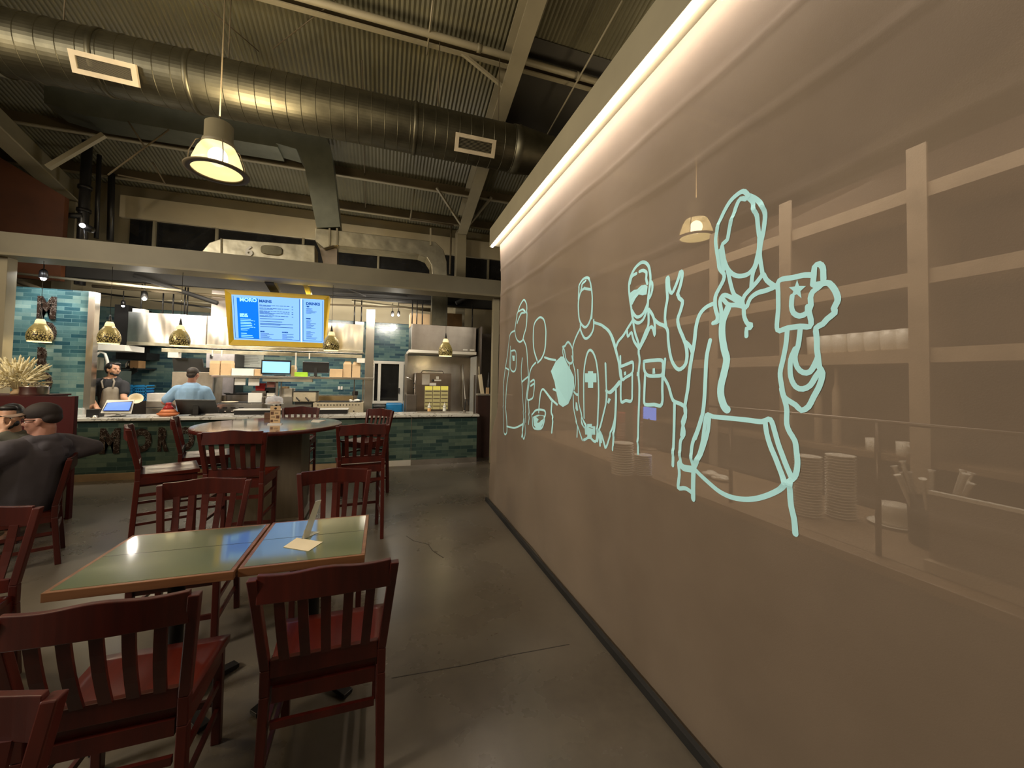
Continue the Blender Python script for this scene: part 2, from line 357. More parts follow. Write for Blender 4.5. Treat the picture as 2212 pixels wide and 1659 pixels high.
# line drawing on the curtain: per figure, strokes (0) and filled patches (1) as y,z in millimetres
DRAW = [[(0,1,[4046,2287,4015,2364,3968,2437,3886,2480,3820,2434,3801,2375,3796,2286,3807,2178,3851,2105,3881,2052,3963,2042,4053,2090,4086,2175,4046,2287]),(0,1,[3998,2373,3898,2380,3815,2333]),(0,1,[4016,2248,3993,2280,3929,2339,3847,2338]),(0,1,[4093,2176,4279,2160,4393,2059,4466,1900,4522,1774,4574,1582,4579,1324,4562,1069,4513,987,4409,1014,4418,1149,4472,1331,4446,1584,4374,1759,4322,1893,4290,2014]),(0,1,[4509,1774,4373,1746]),(0,1,[4268,1964,4098,1942,4124,1766,4215,1726,4315,1770,4283,1891,4268,1964]),(0,1,[3865,2062,3780,1967,3742,1813,3719,1651,3772,1489,3814,1378,3836,1201]),(0,1,[3887,1862,3929,1706,3917,1482,3921,1258,3994,1025]),(0,1,[3907,1617,3735,1667]),(0,1,[4414,1087,4178,1098,3967,1164]),(0,1,[3903,1227,3864,1110,3942,1010,3980,1095,3936,1212]),(1,1,[4233,1907,4143,1903,4158,1844,4215,1846])],[(0,1,[3510,1826,3585,1933,3620,2061,3611,2186,3529,2233,3461,2236,3394,2199,3365,2116,3366,2037,3382,1920,3431,1843,3496,1805]),(0,1,[3537,1806,3634,1757,3690,1683,3701,1598,3754,1446,3649,1447,3579,1487,3557,1632,3657,1620]),(0,1,[3655,1578,3570,1601]),(0,1,[3379,1851,3303,1833,3207,1819]),(0,1,[3723,1427,3700,1280,3726,1192]),(0,1,[3240,1465,3315,1519,3379,1555,3417,1524,3439,1424,3448,1334]),(0,1,[3340,1537,3228,1466,3146,1429]),(0,1,[3220,1560,3150,1544]),(0,1,[3613,1298,3593,1187,3508,1172,3389,1192,3341,1246,3320,1345,3384,1364,3516,1348,3613,1298]),(0,1,[3227,1447,3223,1353,3191,1310,3193,1180]),(1,1,[3583,1281,3565,1200,3508,1177,3402,1190,3353,1245,3331,1315,3460,1313])],[(1,1,[3116,1848,3206,1805,3274,1721,3211,1626,3172,1534,3123,1435,3057,1413,2974,1445,2896,1519,2832,1598,2834,1674,2903,1725,2985,1780,3051,1845]),(0,1,[3065,1927,3031,1898,3008,1825,2945,1787,2866,1785,2833,1834,2841,1894,2891,1941,2941,1958,3012,1932,3065,1927]),(0,1,[2935,1787,2933,1735]),(0,1,[2837,1784,2797,1699,2804,1615,2840,1572]),(0,1,[3054,1926,3069,1882,3055,1845]),(0,1,[2858,1836,2843,1792]),(0,1,[2840,1869,2832,1801])],[(0,1,[2707,2270,2692,2357,2650,2397,2585,2405,2521,2382,2496,2323,2480,2250,2485,2167,2498,2093]),(0,1,[2599,2333,2665,2319,2706,2254,2709,2172,2685,2095,2608,2041,2544,2061,2499,2124,2479,2235]),(0,1,[2665,2327,2633,2369,2576,2380]),(0,1,[2599,2329,2504,2301]),(0,1,[2675,2077,2674,2029,2622,1967,2573,1955,2511,1980,2474,2021,2468,2074]),(0,1,[2683,2038,2760,1980,2823,1918,2840,1869]),(0,1,[2467,2058,2352,2022,2271,1969,2231,1910,2193,1838,2155,1762,2130,1695,2118,1642]),(0,1,[2735,1723,2732,1617,2737,1494,2709,1431,2655,1356,2572,1311]),(0,1,[2622,1367,2627,1540,2623,1698,2601,1784,2570,1845,2531,1866,2485,1841,2446,1779,2422,1682,2411,1549,2415,1403,2419,1256,2440,1220,2492,1230,2539,1254]),(0,1,[2312,1756,2303,1625,2294,1534,2326,1447,2365,1364,2398,1274,2411,1228]),(0,1,[2302,1583,2263,1570,2200,1600,2141,1641]),(0,1,[2176,1594,2174,1493,2184,1391,2244,1282,2294,1205,2321,1228,2349,1266,2377,1298]),(0,1,[2184,1364,2199,1207]),(0,1,[2867,1521,2864,1427,2814,1339,2739,1258,2667,1196]),(0,1,[2776,1302,2782,1203]),(0,1,[2849,1551,2783,1533,2738,1535]),(0,1,[2634,1201,2585,1216,2538,1239]),(0,1,[2392,1303,2375,1205]),(0,1,[2349,1266,2307,1202]),(0,1,[2709,1431,2673,1386,2680,1337,2620,1297]),(1,1,[2562,1713,2489,1712,2486,1593,2559,1591]),(1,1,[2606,1698,2444,1697,2442,1633,2605,1631]),(1,1,[2809,1473,2772,1467,2752,1411,2788,1400,2820,1422]),(1,1,[2564,1328,2492,1337,2489,1231,2561,1220]),(1,1,[2604,1307,2442,1326,2441,1267,2602,1245]),(1,1,[2268,1535,2236,1526,2261,1494,2287,1502]),(1,1,[2391,1296,2357,1294,2348,1224,2383,1218])],[(0,1,[2037,2100,2054,2152,2065,2217,2056,2270,2015,2322,1966,2345,1928,2343,1890,2313,1871,2267,1862,2219,1866,2174,1870,2118,1869,2072,1878,2045,1904,2002,1951,1988,2001,2010,2021,2043,2037,2100]),(0,1,[2027,2074,1991,2038,1957,2024,1914,2033,1887,2063,1869,2095]),(0,1,[2055,2246,2035,2284,1995,2292]),(0,1,[1965,2297,1936,2296,1903,2275,1903,2240,1889,2208]),(0,1,[1862,2213,1844,2198,1839,2157,1852,2126,1865,2117]),(0,1,[2016,2042,2016,2012,2061,1975,2114,1931,2169,1897,2192,1861]),(0,1,[2072,1963,2060,1919,2020,1939,1989,1888,1930,1837]),(0,1,[2005,1998,1980,1935,1940,1872,1925,1836]),(0,1,[1860,2053,1850,1967,1876,1924,1921,1848]),(0,1,[1855,2052,1816,2013,1794,1971,1785,1898,1806,1939,1832,1948,1867,1901,1921,1836]),(0,1,[1799,1988,1757,1960,1701,1937,1678,1909,1670,1861,1655,1803,1633,1751,1597,1714,1569,1711,1543,1733,1537,1772,1547,1821,1570,1867,1598,1915,1613,1962,1599,2006,1592,2050,1614,2069,1628,2098]),(0,1,[1628,2093,1614,2136,1607,2180,1609,2203,1622,2207,1629,2180,1650,2133,1669,2106,1692,2137,1704,2193,1713,2200,1719,2191,1711,2141,1699,2085,1706,2034,1706,1980,1694,1937]),(0,1,[1550,1841,1524,1819,1507,1789]),(0,1,[2342,2015,2278,1980,2228,1922,2191,1848,2156,1769,2132,1680,2115,1655]),(0,1,[2139,1800,2133,1737]),(0,1,[2133,1737,2100,1742,2037,1753,1987,1757,1981,1709,2006,1686,2067,1668,2104,1655,2127,1711]),(0,1,[2120,1655,2119,1586,2107,1518,2054,1528,1984,1532,1979,1591,1986,1686]),(0,1,[1930,1837,1930,1813,1915,1766,1919,1691,1904,1622,1898,1537,1897,1447,1894,1344,1890,1243]),(0,1,[1874,1759,1796,1762,1715,1759,1703,1732,1707,1685,1762,1677,1829,1680,1864,1708,1874,1759]),(0,1,[1855,1685,1854,1596,1849,1529,1827,1519,1761,1524,1713,1522,1698,1549,1702,1611,1703,1680]),(0,1,[1688,1763,1695,1680]),(0,1,[1691,1669,1654,1628,1624,1568,1603,1550,1562,1542,1529,1530]),(0,1,[1603,1550,1603,1405,1609,1236]),(0,1,[2120,1642,2187,1597,2245,1569,2307,1579]),(0,1,[2317,1761,2309,1680,2300,1580,2305,1499,2341,1416,2379,1330]),(0,1,[2175,1591,2168,1521,2171,1394,2191,1239]),(1,1,[2060,2185,2013,2197,1983,2193,1945,2209,1907,2206,1884,2190,1888,2144,1925,2146,1963,2159,1993,2141,2022,2110,2037,2106,2054,2140]),(1,1,[2089,1702,2065,1707,2059,1686,2086,1680]),(1,1,[1791,1718,1771,1720,1766,1690,1791,1688]),(1,1,[1939,1826,1919,1824,1918,1801,1939,1802]),(1,1,[1936,1700,1914,1700,1914,1674,1936,1677])],[(0,1,[1219,2420,1236,2445,1258,2451,1304,2438,1344,2404,1377,2359,1398,2305,1397,2256,1389,2199,1384,2163,1359,2130,1363,2104,1388,2069,1405,2038,1403,1989,1388,1946,1392,1926,1409,1918]),(0,1,[1409,1918,1380,1925,1371,1964,1380,2013,1367,2037,1343,2032,1303,2008,1273,1993]),(0,1,[1233,2413,1258,2424,1277,2406,1296,2369,1319,2325,1335,2277,1360,2268,1372,2235,1368,2193,1347,2160,1335,2124,1323,2075,1307,2032,1273,1993]),(0,1,[1364,2253,1355,2189,1335,2144,1303,2113,1266,2100,1229,2101,1201,2121,1188,2154,1178,2188]),(0,1,[1222,2415,1201,2387,1198,2361,1184,2324,1181,2286,1176,2242]),(0,1,[1215,2418,1188,2394,1161,2358,1148,2316,1151,2281,1158,2242,1169,2203,1174,2162,1168,2118,1161,2080]),(0,1,[1174,2247,1178,2188,1188,2136,1208,2098,1215,2063,1217,2039]),(0,1,[1161,2080,1188,2057,1222,2034,1251,2014,1262,1991]),(0,1,[1367,2024,1335,1991,1288,1980,1244,1963]),(0,1,[1327,2023,1273,1987]),(0,1,[1303,2025,1266,1998,1258,1972]),(0,1,[1155,2076,1142,2052,1117,2029,1093,2012]),(0,1,[1111,2016,1148,2012,1188,2011,1222,1996,1237,1968]),(0,1,[1255,1971,1251,1926,1233,1893,1215,1887,1219,1875,1237,1874,1237,1843]),(0,1,[1414,2009,1454,1998,1486,1968,1500,1912,1502,1840,1509,1769,1516,1698,1518,1626,1525,1575,1532,1524,1525,1482,1541,1437,1549,1392]),(0,1,[1418,1840,1428,1765,1424,1662,1421,1574,1425,1505,1443,1435,1460,1391]),(0,1,[956,2024,986,2032,1029,2034,1087,2036,1090,1988,1090,1931,1094,1852,1052,1853,1003,1853,967,1848,962,1869,969,1901,962,1921,964,1947,956,1967,937,1978,922,1990]),(0,1,[956,1993,953,2024,951,2052,936,2058,924,2042,922,2016,924,1991,951,1989]),(0,1,[922,1988,903,1984,885,1957,877,1931,879,1916,888,1898,886,1883,909,1866,923,1851,945,1840,943,1804,943,1768]),(0,1,[1032,1966,1035,1933,1027,1905,1003,1890,977,1897,974,1918]),(0,1,[1052,1847,1058,1793,1070,1738,1081,1688,1073,1637,1065,1604,1048,1589,1020,1574,999,1557,974,1572,958,1604,936,1646,926,1687,936,1707,940,1743,943,1768]),(0,1,[1001,1847,1009,1789,1022,1747,1014,1709,993,1690,968,1692,948,1723,940,1743]),(0,1,[1022,1774,1039,1736,1039,1676,1020,1639,994,1632,968,1645,948,1676,931,1697]),(0,1.7,[1335,1978,1359,1922,1359,1862,1342,1794,1326,1748,1334,1683,1342,1637,1338,1591,1318,1547,1303,1535]),(0,1.5,[1380,2237,1376,2188,1368,2152]),(1,1,[1013,2022,1005,1998,980,1992,1000,1978,996,1952,1014,1970,1035,1964,1027,1984,1045,2002,1021,2000]),(0,1,[1529,1529,1525,1499,1545,1457,1535,1427,1531,1398,1555,1364,1558,1307,1555,1267]),(0,1,[1428,1494,1449,1429,1474,1371,1482,1321,1477,1283,1467,1255]),(0,1,[1558,1261,1569,1254,1563,1204,1572,1146,1564,1135,1520,1147,1473,1135,1470,1109]),(0,1,[1468,1265,1436,1320,1418,1380,1412,1429,1406,1491,1397,1506,1371,1499,1293,1500,1217,1501,1147,1501,1121,1514,1108,1505,1095,1471,1079,1426,1063,1390,1047,1355,1028,1318]),(0,1,[1388,1488,1391,1431,1406,1373,1430,1311,1461,1257]),(0,1,[1134,1502,1125,1459,1108,1414,1087,1374,1067,1332,1049,1294]),(0,1,[1467,1255,1424,1232,1370,1208,1320,1189,1267,1182,1207,1189,1156,1206,1109,1232,1067,1264,1044,1292,1024,1312,1013,1333,1009,1371,1013,1407,1020,1447,1039,1475,1051,1504,1052,1553,1058,1580,1070,1614,1074,1630]),(0,1,[1030,1299,1030,1261,1025,1218,1014,1177,1008,1128]),(0,1.6,[1558,1256,1534,1241,1467,1248]),(0,1.4,[1467,1246,1470,1177,1471,1114])]]

# ================================================================== SETTING
struct(B((-10, -4, -0.1), (10, 10.6, 0.0)), 'floor', FLOOR, keep=True)
def zr(Y): return 5.3+0.268*(9.65-Y)           # underside of the rafters; the roof lies 0.55 above
# corrugated roof
mb = MB(); n = 1150; x0, x1 = -10.0, 10.0
for Y in (-4.0, 10.62):
    for i in range(n+1):
        x = x0+(x1-x0)*i/n; mb.v.append(Vector((x, Y, zr(Y)+0.56+0.008*math.sin(2*PI*x/0.0695))))
for i in range(n): mb.f.append([i, i+1, n+1+i+1, n+1+i]); mb.sm.append(False); mb.mi.append(0)
struct(mb, 'ceiling', ROOF, keep=True)
def PR(x, y, off=0.33):                         # line of sight meets a plane parallel to the roof
    d = ray(x, y); k = 5.3+0.268*9.65+off-EYE; return CO + d*(k/(d.z+0.268*d.y))
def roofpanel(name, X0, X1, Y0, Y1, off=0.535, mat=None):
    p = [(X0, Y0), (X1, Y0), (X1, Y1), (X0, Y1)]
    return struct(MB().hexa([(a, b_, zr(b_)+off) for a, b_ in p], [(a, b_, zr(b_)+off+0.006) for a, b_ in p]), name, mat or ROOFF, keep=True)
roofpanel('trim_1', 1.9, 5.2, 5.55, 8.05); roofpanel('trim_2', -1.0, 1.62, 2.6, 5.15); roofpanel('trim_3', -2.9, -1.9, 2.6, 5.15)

# building walls
zt = zr(10.5)+0.56
wz = [PY(470, y, 10.48).z for y in (452, 492)]
mb = MB()                                       # outer wall with its window opening and the dark clerestory
wa, wb = PY(806, 786, 10.5), PY(866, 868, 10.5)
WX0, WX1, WZ0, WZ1 = PY(800, 830, 10.5).x, PY(866, 830, 10.5).x, PY(835, 866, 10.5).z, PY(835, 787, 10.5).z
mb.box((-10, 10.5, 0), (WX0, 10.6, 3.0)); mb.box((WX1, 10.5, 0), (2.3, 10.6, 3.0)); mb.box((WX0, 10.5, 0), (WX1, 10.6, WZ0)); mb.box((WX0, 10.5, WZ1), (WX1, 10.6, 3.0))
struct(mb, 'wall_back', TILEB, keep=True)
struct(B((-10, 10.48, 3.0), (10, 10.6, 3.55)).box((2.3, 10.48, 0), (10, 10.6, 3.0)), 'wall_upper_back', CREAM, keep=True)
struct(B((-10, 10.5, 3.55), (10, 10.6, zt)), 'wall_top_back', WALLD, keep=True)
# pale fascia band and dark strip of clerestory glass
fz1 = PY(470, 449, 10.4).z; fz0 = PY(470, 493, 10.4).z
struct(B((PY(262, 430, 10.4).x, 10.36, fz0), (9, 10.48, fz1)), 'trim_4', CREAM, keep=True)
struct(B((PY(278, 490, 10.4).x, 10.44, fz0-0.55), (9, 10.49, fz0)), 'window_2', NIGHT, keep=True)
for x in (333, 468, 655, 818, 1055):
    p = PY(x, 530, 10.42); struct(B((p.x-0.025, 10.38, fz0-0.56), (p.x+0.025, 10.44, fz0)), 'trim_%d' % (5+[333, 468, 655, 818, 1055].index(x)), BEIGE, keep=True)
# left wall of the hall with its rust panel
struct(B((-8.4, -4, 0), (-8.3, 10.6, 8.7)), 'wall_left', WALLD, keep=True)
struct(B((10, -4, 0), (10.1, 10.6, 9.0)), 'wall_right', WALLD, keep=True)
struct(B((-10, -4.1, 0), (10, -4, 9.6)), 'wall_behind', WALLD, keep=True)
p0, p1 = PY(-120, 505, 8.9), PY(141, 410, 8.9)
struct(MB().prism([(p0.x, 3.2), (p1.x, 3.2), (p1.x, PY(141, 425, 8.9).z), (PY(0, 340, 8.9).x, PY(0, 340, 8.9).z), (p0.x, PY(-120, 280, 8.9).z)], 8.9, 9.0), 'wall_rust_panel', ORANGE, keep=True)
# side wall of the kitchen with white tiles, seen edge-on behind the column
struct(B((-5.95, 8.9, 0), (-5.85, 10.5, 2.86)), 'wall_kitchen_side', TILEW, keep=True)
# tiled end wall of the kitchen front
TWX = PY(188, 760, 8.2).x
tw = struct(B((-6.6, 8.2, 0), (TWX, 8.27, 2.94)), 'wall_kitchen_front', TILE, keep=True)
struct(B((TWX, 8.17, 0), (PY(203, 700, 8.17).x, 8.29, 2.93)), 'trim_20', STEEL, keep=True)

MARB = None
def vein(name, base, line, sc, lo, hi):
    m, nt, b = nodes(name); v = coords(nt)
    n1 = N(nt, 'ShaderNodeTexVoronoi', feature='DISTANCE_TO_EDGE'); n1.inputs['Scale'].default_value = sc
    n2 = N(nt, 'ShaderNodeTexNoise'); n2.inputs['Scale'].default_value = sc*0.8; n2.inputs['Detail'].default_value = 4
    mx = N(nt, 'ShaderNodeMix', data_type='RGBA'); mx.inputs['Factor'].default_value = 0.35
    nt.links.new(v, n2.inputs['Vector']); nt.links.new(v, mx.inputs['A']); nt.links.new(n2.outputs['Color'], mx.inputs['B']); nt.links.new(mx.outputs['Result'], n1.inputs['Vector'])
    nt.links.new(ramp(nt, [(lo, line), (hi, base)], n1.outputs['Distance']), b.inputs['Base Color']); b.inputs['Roughness'].default_value = 0.2
    return m
MARBD = vein('dark_veined_marble', (0.026, 0.015, 0.011), (0.30, 0.26, 0.22), 9.0, 0.0, 0.022)
MARBW = vein('white_veined_marble', (0.62, 0.60, 0.54), (0.22, 0.20, 0.17), 5.0, 0.0, 0.05)

# brown lettering fixed on the tiled wall and on the counter front
def letters(parent, items, Y, mat, cap=0.70):
    for ch, x0_, y0_, x1_, y1_ in items:
        p, q = PY((x0_+x1_)/2, y0_, Y), PY((x0_+x1_)/2, y1_, Y); a, b_ = PY(x0_, (y0_+y1_)/2, Y), PY(x1_, (y0_+y1_)/2, Y)
        hh = p.z-q.z; o = text(ch, 'letter', hh/0.70, (a.x, Y, q.z), mat, parent, extrude=0.012, offset=0.034)
        me = o.data; xs = [v.co.x for v in me.vertices]; ys = [v.co.y for v in me.vertices]; wd = max(xs)-min(xs); ht = max(ys)-min(ys)
        o.scale = ((b_.x-a.x)/wd, hh/ht, 1); o.location.x -= min(xs)*o.scale.x; o.location.z -= min(ys)*o.scale.y
        o['label'] = 'brown marble letter '+ch
t = thing('wall_lettering', 'brown marble letters MORO running down the teal tiled wall', 'sign', PY(98, 845, 8.18))
letters(t, [('M', 81, 640, 121, 689), ('O', 76, 694, 122, 743), ('R', 81, 750, 107, 798), ('O', 66, 802, 113, 850)], 8.186, MARBD)

# ---- steelwork
def girder():
    t = thing('steel_girder', 'long beige steel girder spanning above the kitchen counter', 'beam', (-1.5, 7.2, 3.2))
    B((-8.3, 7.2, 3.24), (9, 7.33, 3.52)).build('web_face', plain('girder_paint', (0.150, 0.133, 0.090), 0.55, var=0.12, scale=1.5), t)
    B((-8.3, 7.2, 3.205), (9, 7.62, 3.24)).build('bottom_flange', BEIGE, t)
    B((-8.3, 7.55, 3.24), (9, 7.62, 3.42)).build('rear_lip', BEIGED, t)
girder()
def column(x, y, z0, z1, w_, d, label, mat=BEIGEL):
    tag(B((x-w_/2, y-d/2, z0), (x+w_/2, y+d/2, z1)).build('steel_column', mat, bevel=0.004), label, 'column')
column(PY(3, 700, 7.42).x, 7.42, 0, 3.205, 0.16, 0.16, 'pale steel column at the left edge beside the tiled wall')
column(PY(1069, 760, 7.42).x, 7.42, 0, 3.205, 0.12, 0.12, 'beige steel column half hidden by the curtain edge')
RX = 1.79
def rafter(X, label, Y0=-4.0, Y1=9.75, mat=BEIGEL):
    t = thing('roof_rafter', label, 'beam', (X, 9.7, zr(9.7)), group=None)
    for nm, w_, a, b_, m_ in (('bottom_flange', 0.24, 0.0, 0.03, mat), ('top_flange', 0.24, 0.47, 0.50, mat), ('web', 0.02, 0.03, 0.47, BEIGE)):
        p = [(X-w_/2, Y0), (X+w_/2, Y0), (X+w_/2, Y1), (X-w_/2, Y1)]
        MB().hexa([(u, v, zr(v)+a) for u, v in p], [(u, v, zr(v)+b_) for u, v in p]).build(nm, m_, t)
    return t
rafter(RX, 'sloping beige steel rafter running overhead towards the far column')
c0 = PY(990, 510, 10.0)
column(RX, 9.95, 0, zr(9.7)+0.1, 0.24, 0.30, 'beige steel column under the far end of the roof rafter')
# left rafter, drawn as a stub running down to its column
lc = PY(155, 440, 10.0)
tl = thing('roof_rafter', 'beige steel rafter coming down at the far left corner', 'beam', (lc.x, 10.0, 5.0))
for w_, a, b_, m_, nm in ((0.3, 0.0, 0.03, BEIGEL, 'bottom_flange'), (0.02, 0.03, 0.45, BEIGE, 'web')):
    p = [(lc.x-w_/2, -4), (lc.x+w_/2, -4), (lc.x+w_/2, 10.0), (lc.x-w_/2, 10.0)]; zc = lambda v: lc.z+0.268*(10.0-v)
    MB().hexa([(u, v, zc(v)+a) for u, v in p], [(u, v, zc(v)+b_) for u, v in p]).build(nm, m_, tl)
column(lc.x, 10.0, 0, lc.z, 0.3, 0.3, 'dim steel column under the far left rafter')
# purlins running across, with the insulated pipe beside the nearest one
def purlin(Y, off, label, hgt=0.23, mat=BEIGEL, X0=-8.3, X1=10):
    t = thing('roof_purlin', label, 'beam', (0, Y, zr(Y)+off))
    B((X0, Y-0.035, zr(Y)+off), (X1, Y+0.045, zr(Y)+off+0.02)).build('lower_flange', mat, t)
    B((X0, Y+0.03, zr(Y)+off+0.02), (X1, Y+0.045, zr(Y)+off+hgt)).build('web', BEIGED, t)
    return t
PYs = []
for (x, y), lb in zip([(1000, 118), (840, 397), (840, 467), (860, 512)], ['nearest beige roof purlin beside the insulated pipe', 'roof purlin just beyond the round duct', 'roof purlin between the duct and the far wall', 'roof purlin closest to the far wall']):
    p = PR(x, y, 0.33); PYs.append(p.y); purlin(p.y, 0.33, lb)
p = PR(1000, 94, 0.30)
t = thing('insulated_pipe', 'long cream insulated pipe running under the roof', 'pipe', (0, p.y, p.z))
MB().tube((-8, p.y, p.z), (10, p.y, p.z), 0.05, n=14).build('pipe_run', BEIGEL, t)
for x in (1035, 1255): q = PR(x, 104 if x < 1100 else 152, 0.30); MB().tube((q.x-0.03, p.y, p.z), (q.x+0.03, p.y, p.z), 0.062, n=14).build('collar', BEIGE, t)
# knee braces of the rafter
def brace(a, b_, label, r=0.025, cat='brace', name='knee_brace', mat=BEIGEL):
    return tag(MB().beam(a, b_, r*2, r*2).build(name, mat), label, cat)
q = PR(995, 113, 0.36); brace((q.x, q.y, q.z), (RX-0.1, q.y+0.05, zr(q.y)+0.03), 'slanting brace from the near purlin to the rafter', 0.022)
q = PR(943, 405, 0.36); brace((q.x, q.y, q.z), (RX-0.1, PR(1000, 485, 0.03).y, zr(PR(1000, 485, 0.03).y)+0.02), 'slanting brace left of the rafter near the far column', 0.022)
q = PR(1062, 426, 0.36); brace((q.x, q.y, q.z), (RX+0.1, PR(1018, 486, 0.03).y, zr(PR(1018, 486, 0.03).y)+0.02), 'slanting brace right of the rafter near the curtain', 0.022)
a_, b2 = PY(103, 362, 8.3), PY(225, 291, 8.3); brace(a_, b2, 'slanting beige strut near the rust coloured panel', 0.035)
# thin rods
def rod(p, q, label, r=0.008, mat=BEIGED, cat='rod', name='hanger_rod'): return tag(MB().tube(p, q, r, n=6).build(name, mat), label, cat)
rod(PR(725, 0, 0.40), PR(590, 105, 0.40), 'thin cross brace rod at the top of the picture left of the pipe')
rod(PR(430, 0, 0.42), PR(560, 112, 0.42), 'thin rod slanting down from the top left roof')
rod(PR(935, 0, 0.28), PR(922, 118, 0.28), 'sprinkler drop pipe in front of the insulated pipe', 0.013, BEIGEL)
rod(PR(1345, 0, 0.20), PR(1178, 298, 0.20), 'slanting pale pipe beyond the rafter beside the cornice', 0.015, BEIGEL)
rod(PR(782, 130, 0.45), PR(790, 470, 0.45), 'thin pipe following the roof slope in the middle', 0.010, BEIGED)
rod(PY(905, 345, 9.2), PY(886, 476, 9.2), 'thin vertical pipe left of the far column', 0.018, BEIGE)
rod(PY(886, 474, 9.2), PY(980, 487, 9.2), 'thin horizontal pipe left of the far column', 0.022, BEIGED)
rod(PY(975, 487, 9.9), PY(972, 592, 9.9), 'thin downpipe just left of the far column', 0.024, BEIGED)
rod(PY(365, 280, 7.6), PY(233, 378, 7.6), 'long thin rod crossing under the duct at left', 0.012)
rod(PY(277, 262, 7.6), PY(313, 318, 7.6), 'short thin rod crossing the long one at left', 0.012)
rod(PY(330, 350, 8.2), PY(357, 398, 8.2), 'short bent conduit hanging at left', 0.012)
rod(PY(355, 397, 8.2), PY(255, 378, 8.2), 'thin level conduit at left under the purlins', 0.014)
# black fire mains at the far left
bx = PY(184, 400, 9.2)
t = thing('black_riser_pipe', 'thick black vertical pipe at the far left above the girder', 'pipe', (bx.x, 9.2, 3.2))
MB().tube((bx.x, 9.2, 3.2), (bx.x, 9.2, PY(184, 305, 9.2).z), 0.075, n=12).build('pipe_run', BLACK, t)
for y in (405, 455): zc_ = PY(180, y, 9.2).z; MB().tube((bx.x, 9.2, zc_-0.03), (bx.x, 9.2, zc_+0.03), 0.10, n=12).build('coupling', IRON, t)
MB().tube(PY(110, 465, 9.15), PY(180, 466, 9.15), 0.05, n=10).build('side_branch', BLACK, t)
rod((PY(212, 380, 9.6).x, 9.6, zr(9.6)+0.5), PY(208, 515, 9.6), 'thin black vertical pipe right of the thick riser', 0.04, BLACK)
rod(PY(241, 375, 9.9), PY(238, 520, 9.9), 'black vertical pipe nearest the corner of the far wall', 0.06, BLACK)
t = thing('flood_spotlight', 'small bright spotlight on the girder at far left', 'lamp', PY(182, 500, 7.5))
MB().lathe(PY(178, 487, 7.5), [(0.02, -0.05), (0.05, 0), (0.055, 0.10), (0.03, 0.14)], 12, ax=(0.6, 0.6, -0.3)).build('housing', BLACK, t)
MB().ball(PY(178, 487, 7.43), 0.032).build('lens', SPOTG, t)
MB().tube(PY(181, 489, 7.5), (PY(181, 489, 7.5).x, 7.585, 3.42), 0.012, n=6).build('bracket', BLACK, t)

# ---- spiral duct and its branches
DY, DZ, DR = 5.8, 5.26, 0.335
t = thing('spiral_duct', 'large round galvanised duct running across under the roof', 'duct', (-1, DY, DZ))
prof = []; x = -4.15; 
while x < 1.85:
    prof += [(DR, x), (DR, x+0.155), (DR+0.005, x+0.160), (DR, x+0.165)]; x += 0.17
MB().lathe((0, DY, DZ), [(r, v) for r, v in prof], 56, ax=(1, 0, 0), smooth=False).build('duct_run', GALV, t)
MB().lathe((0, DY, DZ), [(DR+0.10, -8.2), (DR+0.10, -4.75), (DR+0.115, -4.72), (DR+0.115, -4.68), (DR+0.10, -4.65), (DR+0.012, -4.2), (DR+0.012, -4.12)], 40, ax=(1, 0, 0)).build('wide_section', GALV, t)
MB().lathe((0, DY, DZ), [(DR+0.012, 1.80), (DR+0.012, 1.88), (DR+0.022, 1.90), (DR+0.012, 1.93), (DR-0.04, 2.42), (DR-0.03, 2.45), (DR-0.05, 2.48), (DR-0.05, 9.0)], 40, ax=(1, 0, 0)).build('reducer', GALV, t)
for x_, px_ in ((-2.32, 0), (0.33, 0), (-3.2, 0)): MB().lathe((0, DY, DZ), [(DR+0.001, x_-0.03), (DR+0.014, x_-0.02), (DR+0.014, x_+0.02), (DR+0.001, x_+0.03)], 40, ax=(1, 0, 0)).build('joint_band', GALV, t)
nrm = Vector((0, -math.cos(0.50), -math.sin(0.50))); pc = Vector((0, DY, DZ))+nrm*(DR+0.035)
def PT(x, y, k=0.0): d = ray(x, y); return CO + d*(((pc+nrm*k)-CO).dot(nrm)/d.dot(nrm))
def grille(c, label, nl):
    tl_, tr_, br_, bl_ = [PT(*p) for p in c]; g = MB(); cen = (tl_+tr_+br_+bl_)/4; ins = [p+(cen-p)*0.0 for p in (tl_, tr_, br_, bl_)]
    ax = (tr_-tl_); ay = (bl_-tl_); wx, wy = ax.length, ay.length; ux, uy = ax.normalized(), Vector(nrm).cross(ax.normalized()).normalized()
    if uy.dot(ay) < 0: uy = -uy
    gt = bpy.data.objects.new('air_grille', None); C.objects.link(gt)
    def blk(u0, u1, v0, v1, d0, d1):
        P = lambda u, v, d: tl_+ux*u+uy*v+nrm*d
        return [P(u0, v0, d0), P(u1, v0, d0), P(u1, v1, d0), P(u0, v1, d0)], [P(u0, v0, d1), P(u1, v0, d1), P(u1, v1, d1), P(u0, v1, d1)]
    gt.location = tl_; tag(gt, label, 'vent'); bw = 0.05
    fr = MB()
    for a in ((0, wx, 0, bw), (0, wx, wy-bw, wy), (0, bw, bw, wy-bw), (wx-bw, wx, bw, wy-bw)): fr.hexa(*blk(*a, -0.02, 0.02))
    fr.build('grille_frame', plain('pale_grille_paint', (0.55, 0.46, 0.32), 0.5), gt)
    MB().hexa(*blk(bw*0.5, wx-bw*0.5, bw*0.5, wy-bw*0.5, -0.12, -0.03)).build('throat', IRON, gt)
    sl = MB()
    for i in range(nl):
        v0 = bw+(wy-2*bw)*(i+0.3)/nl; sl.hexa(*blk(bw, wx-bw, v0, v0+(wy-2*bw)*0.35/nl, -0.03, 0.005))
    sl.build('louvres', BEIGE, gt)
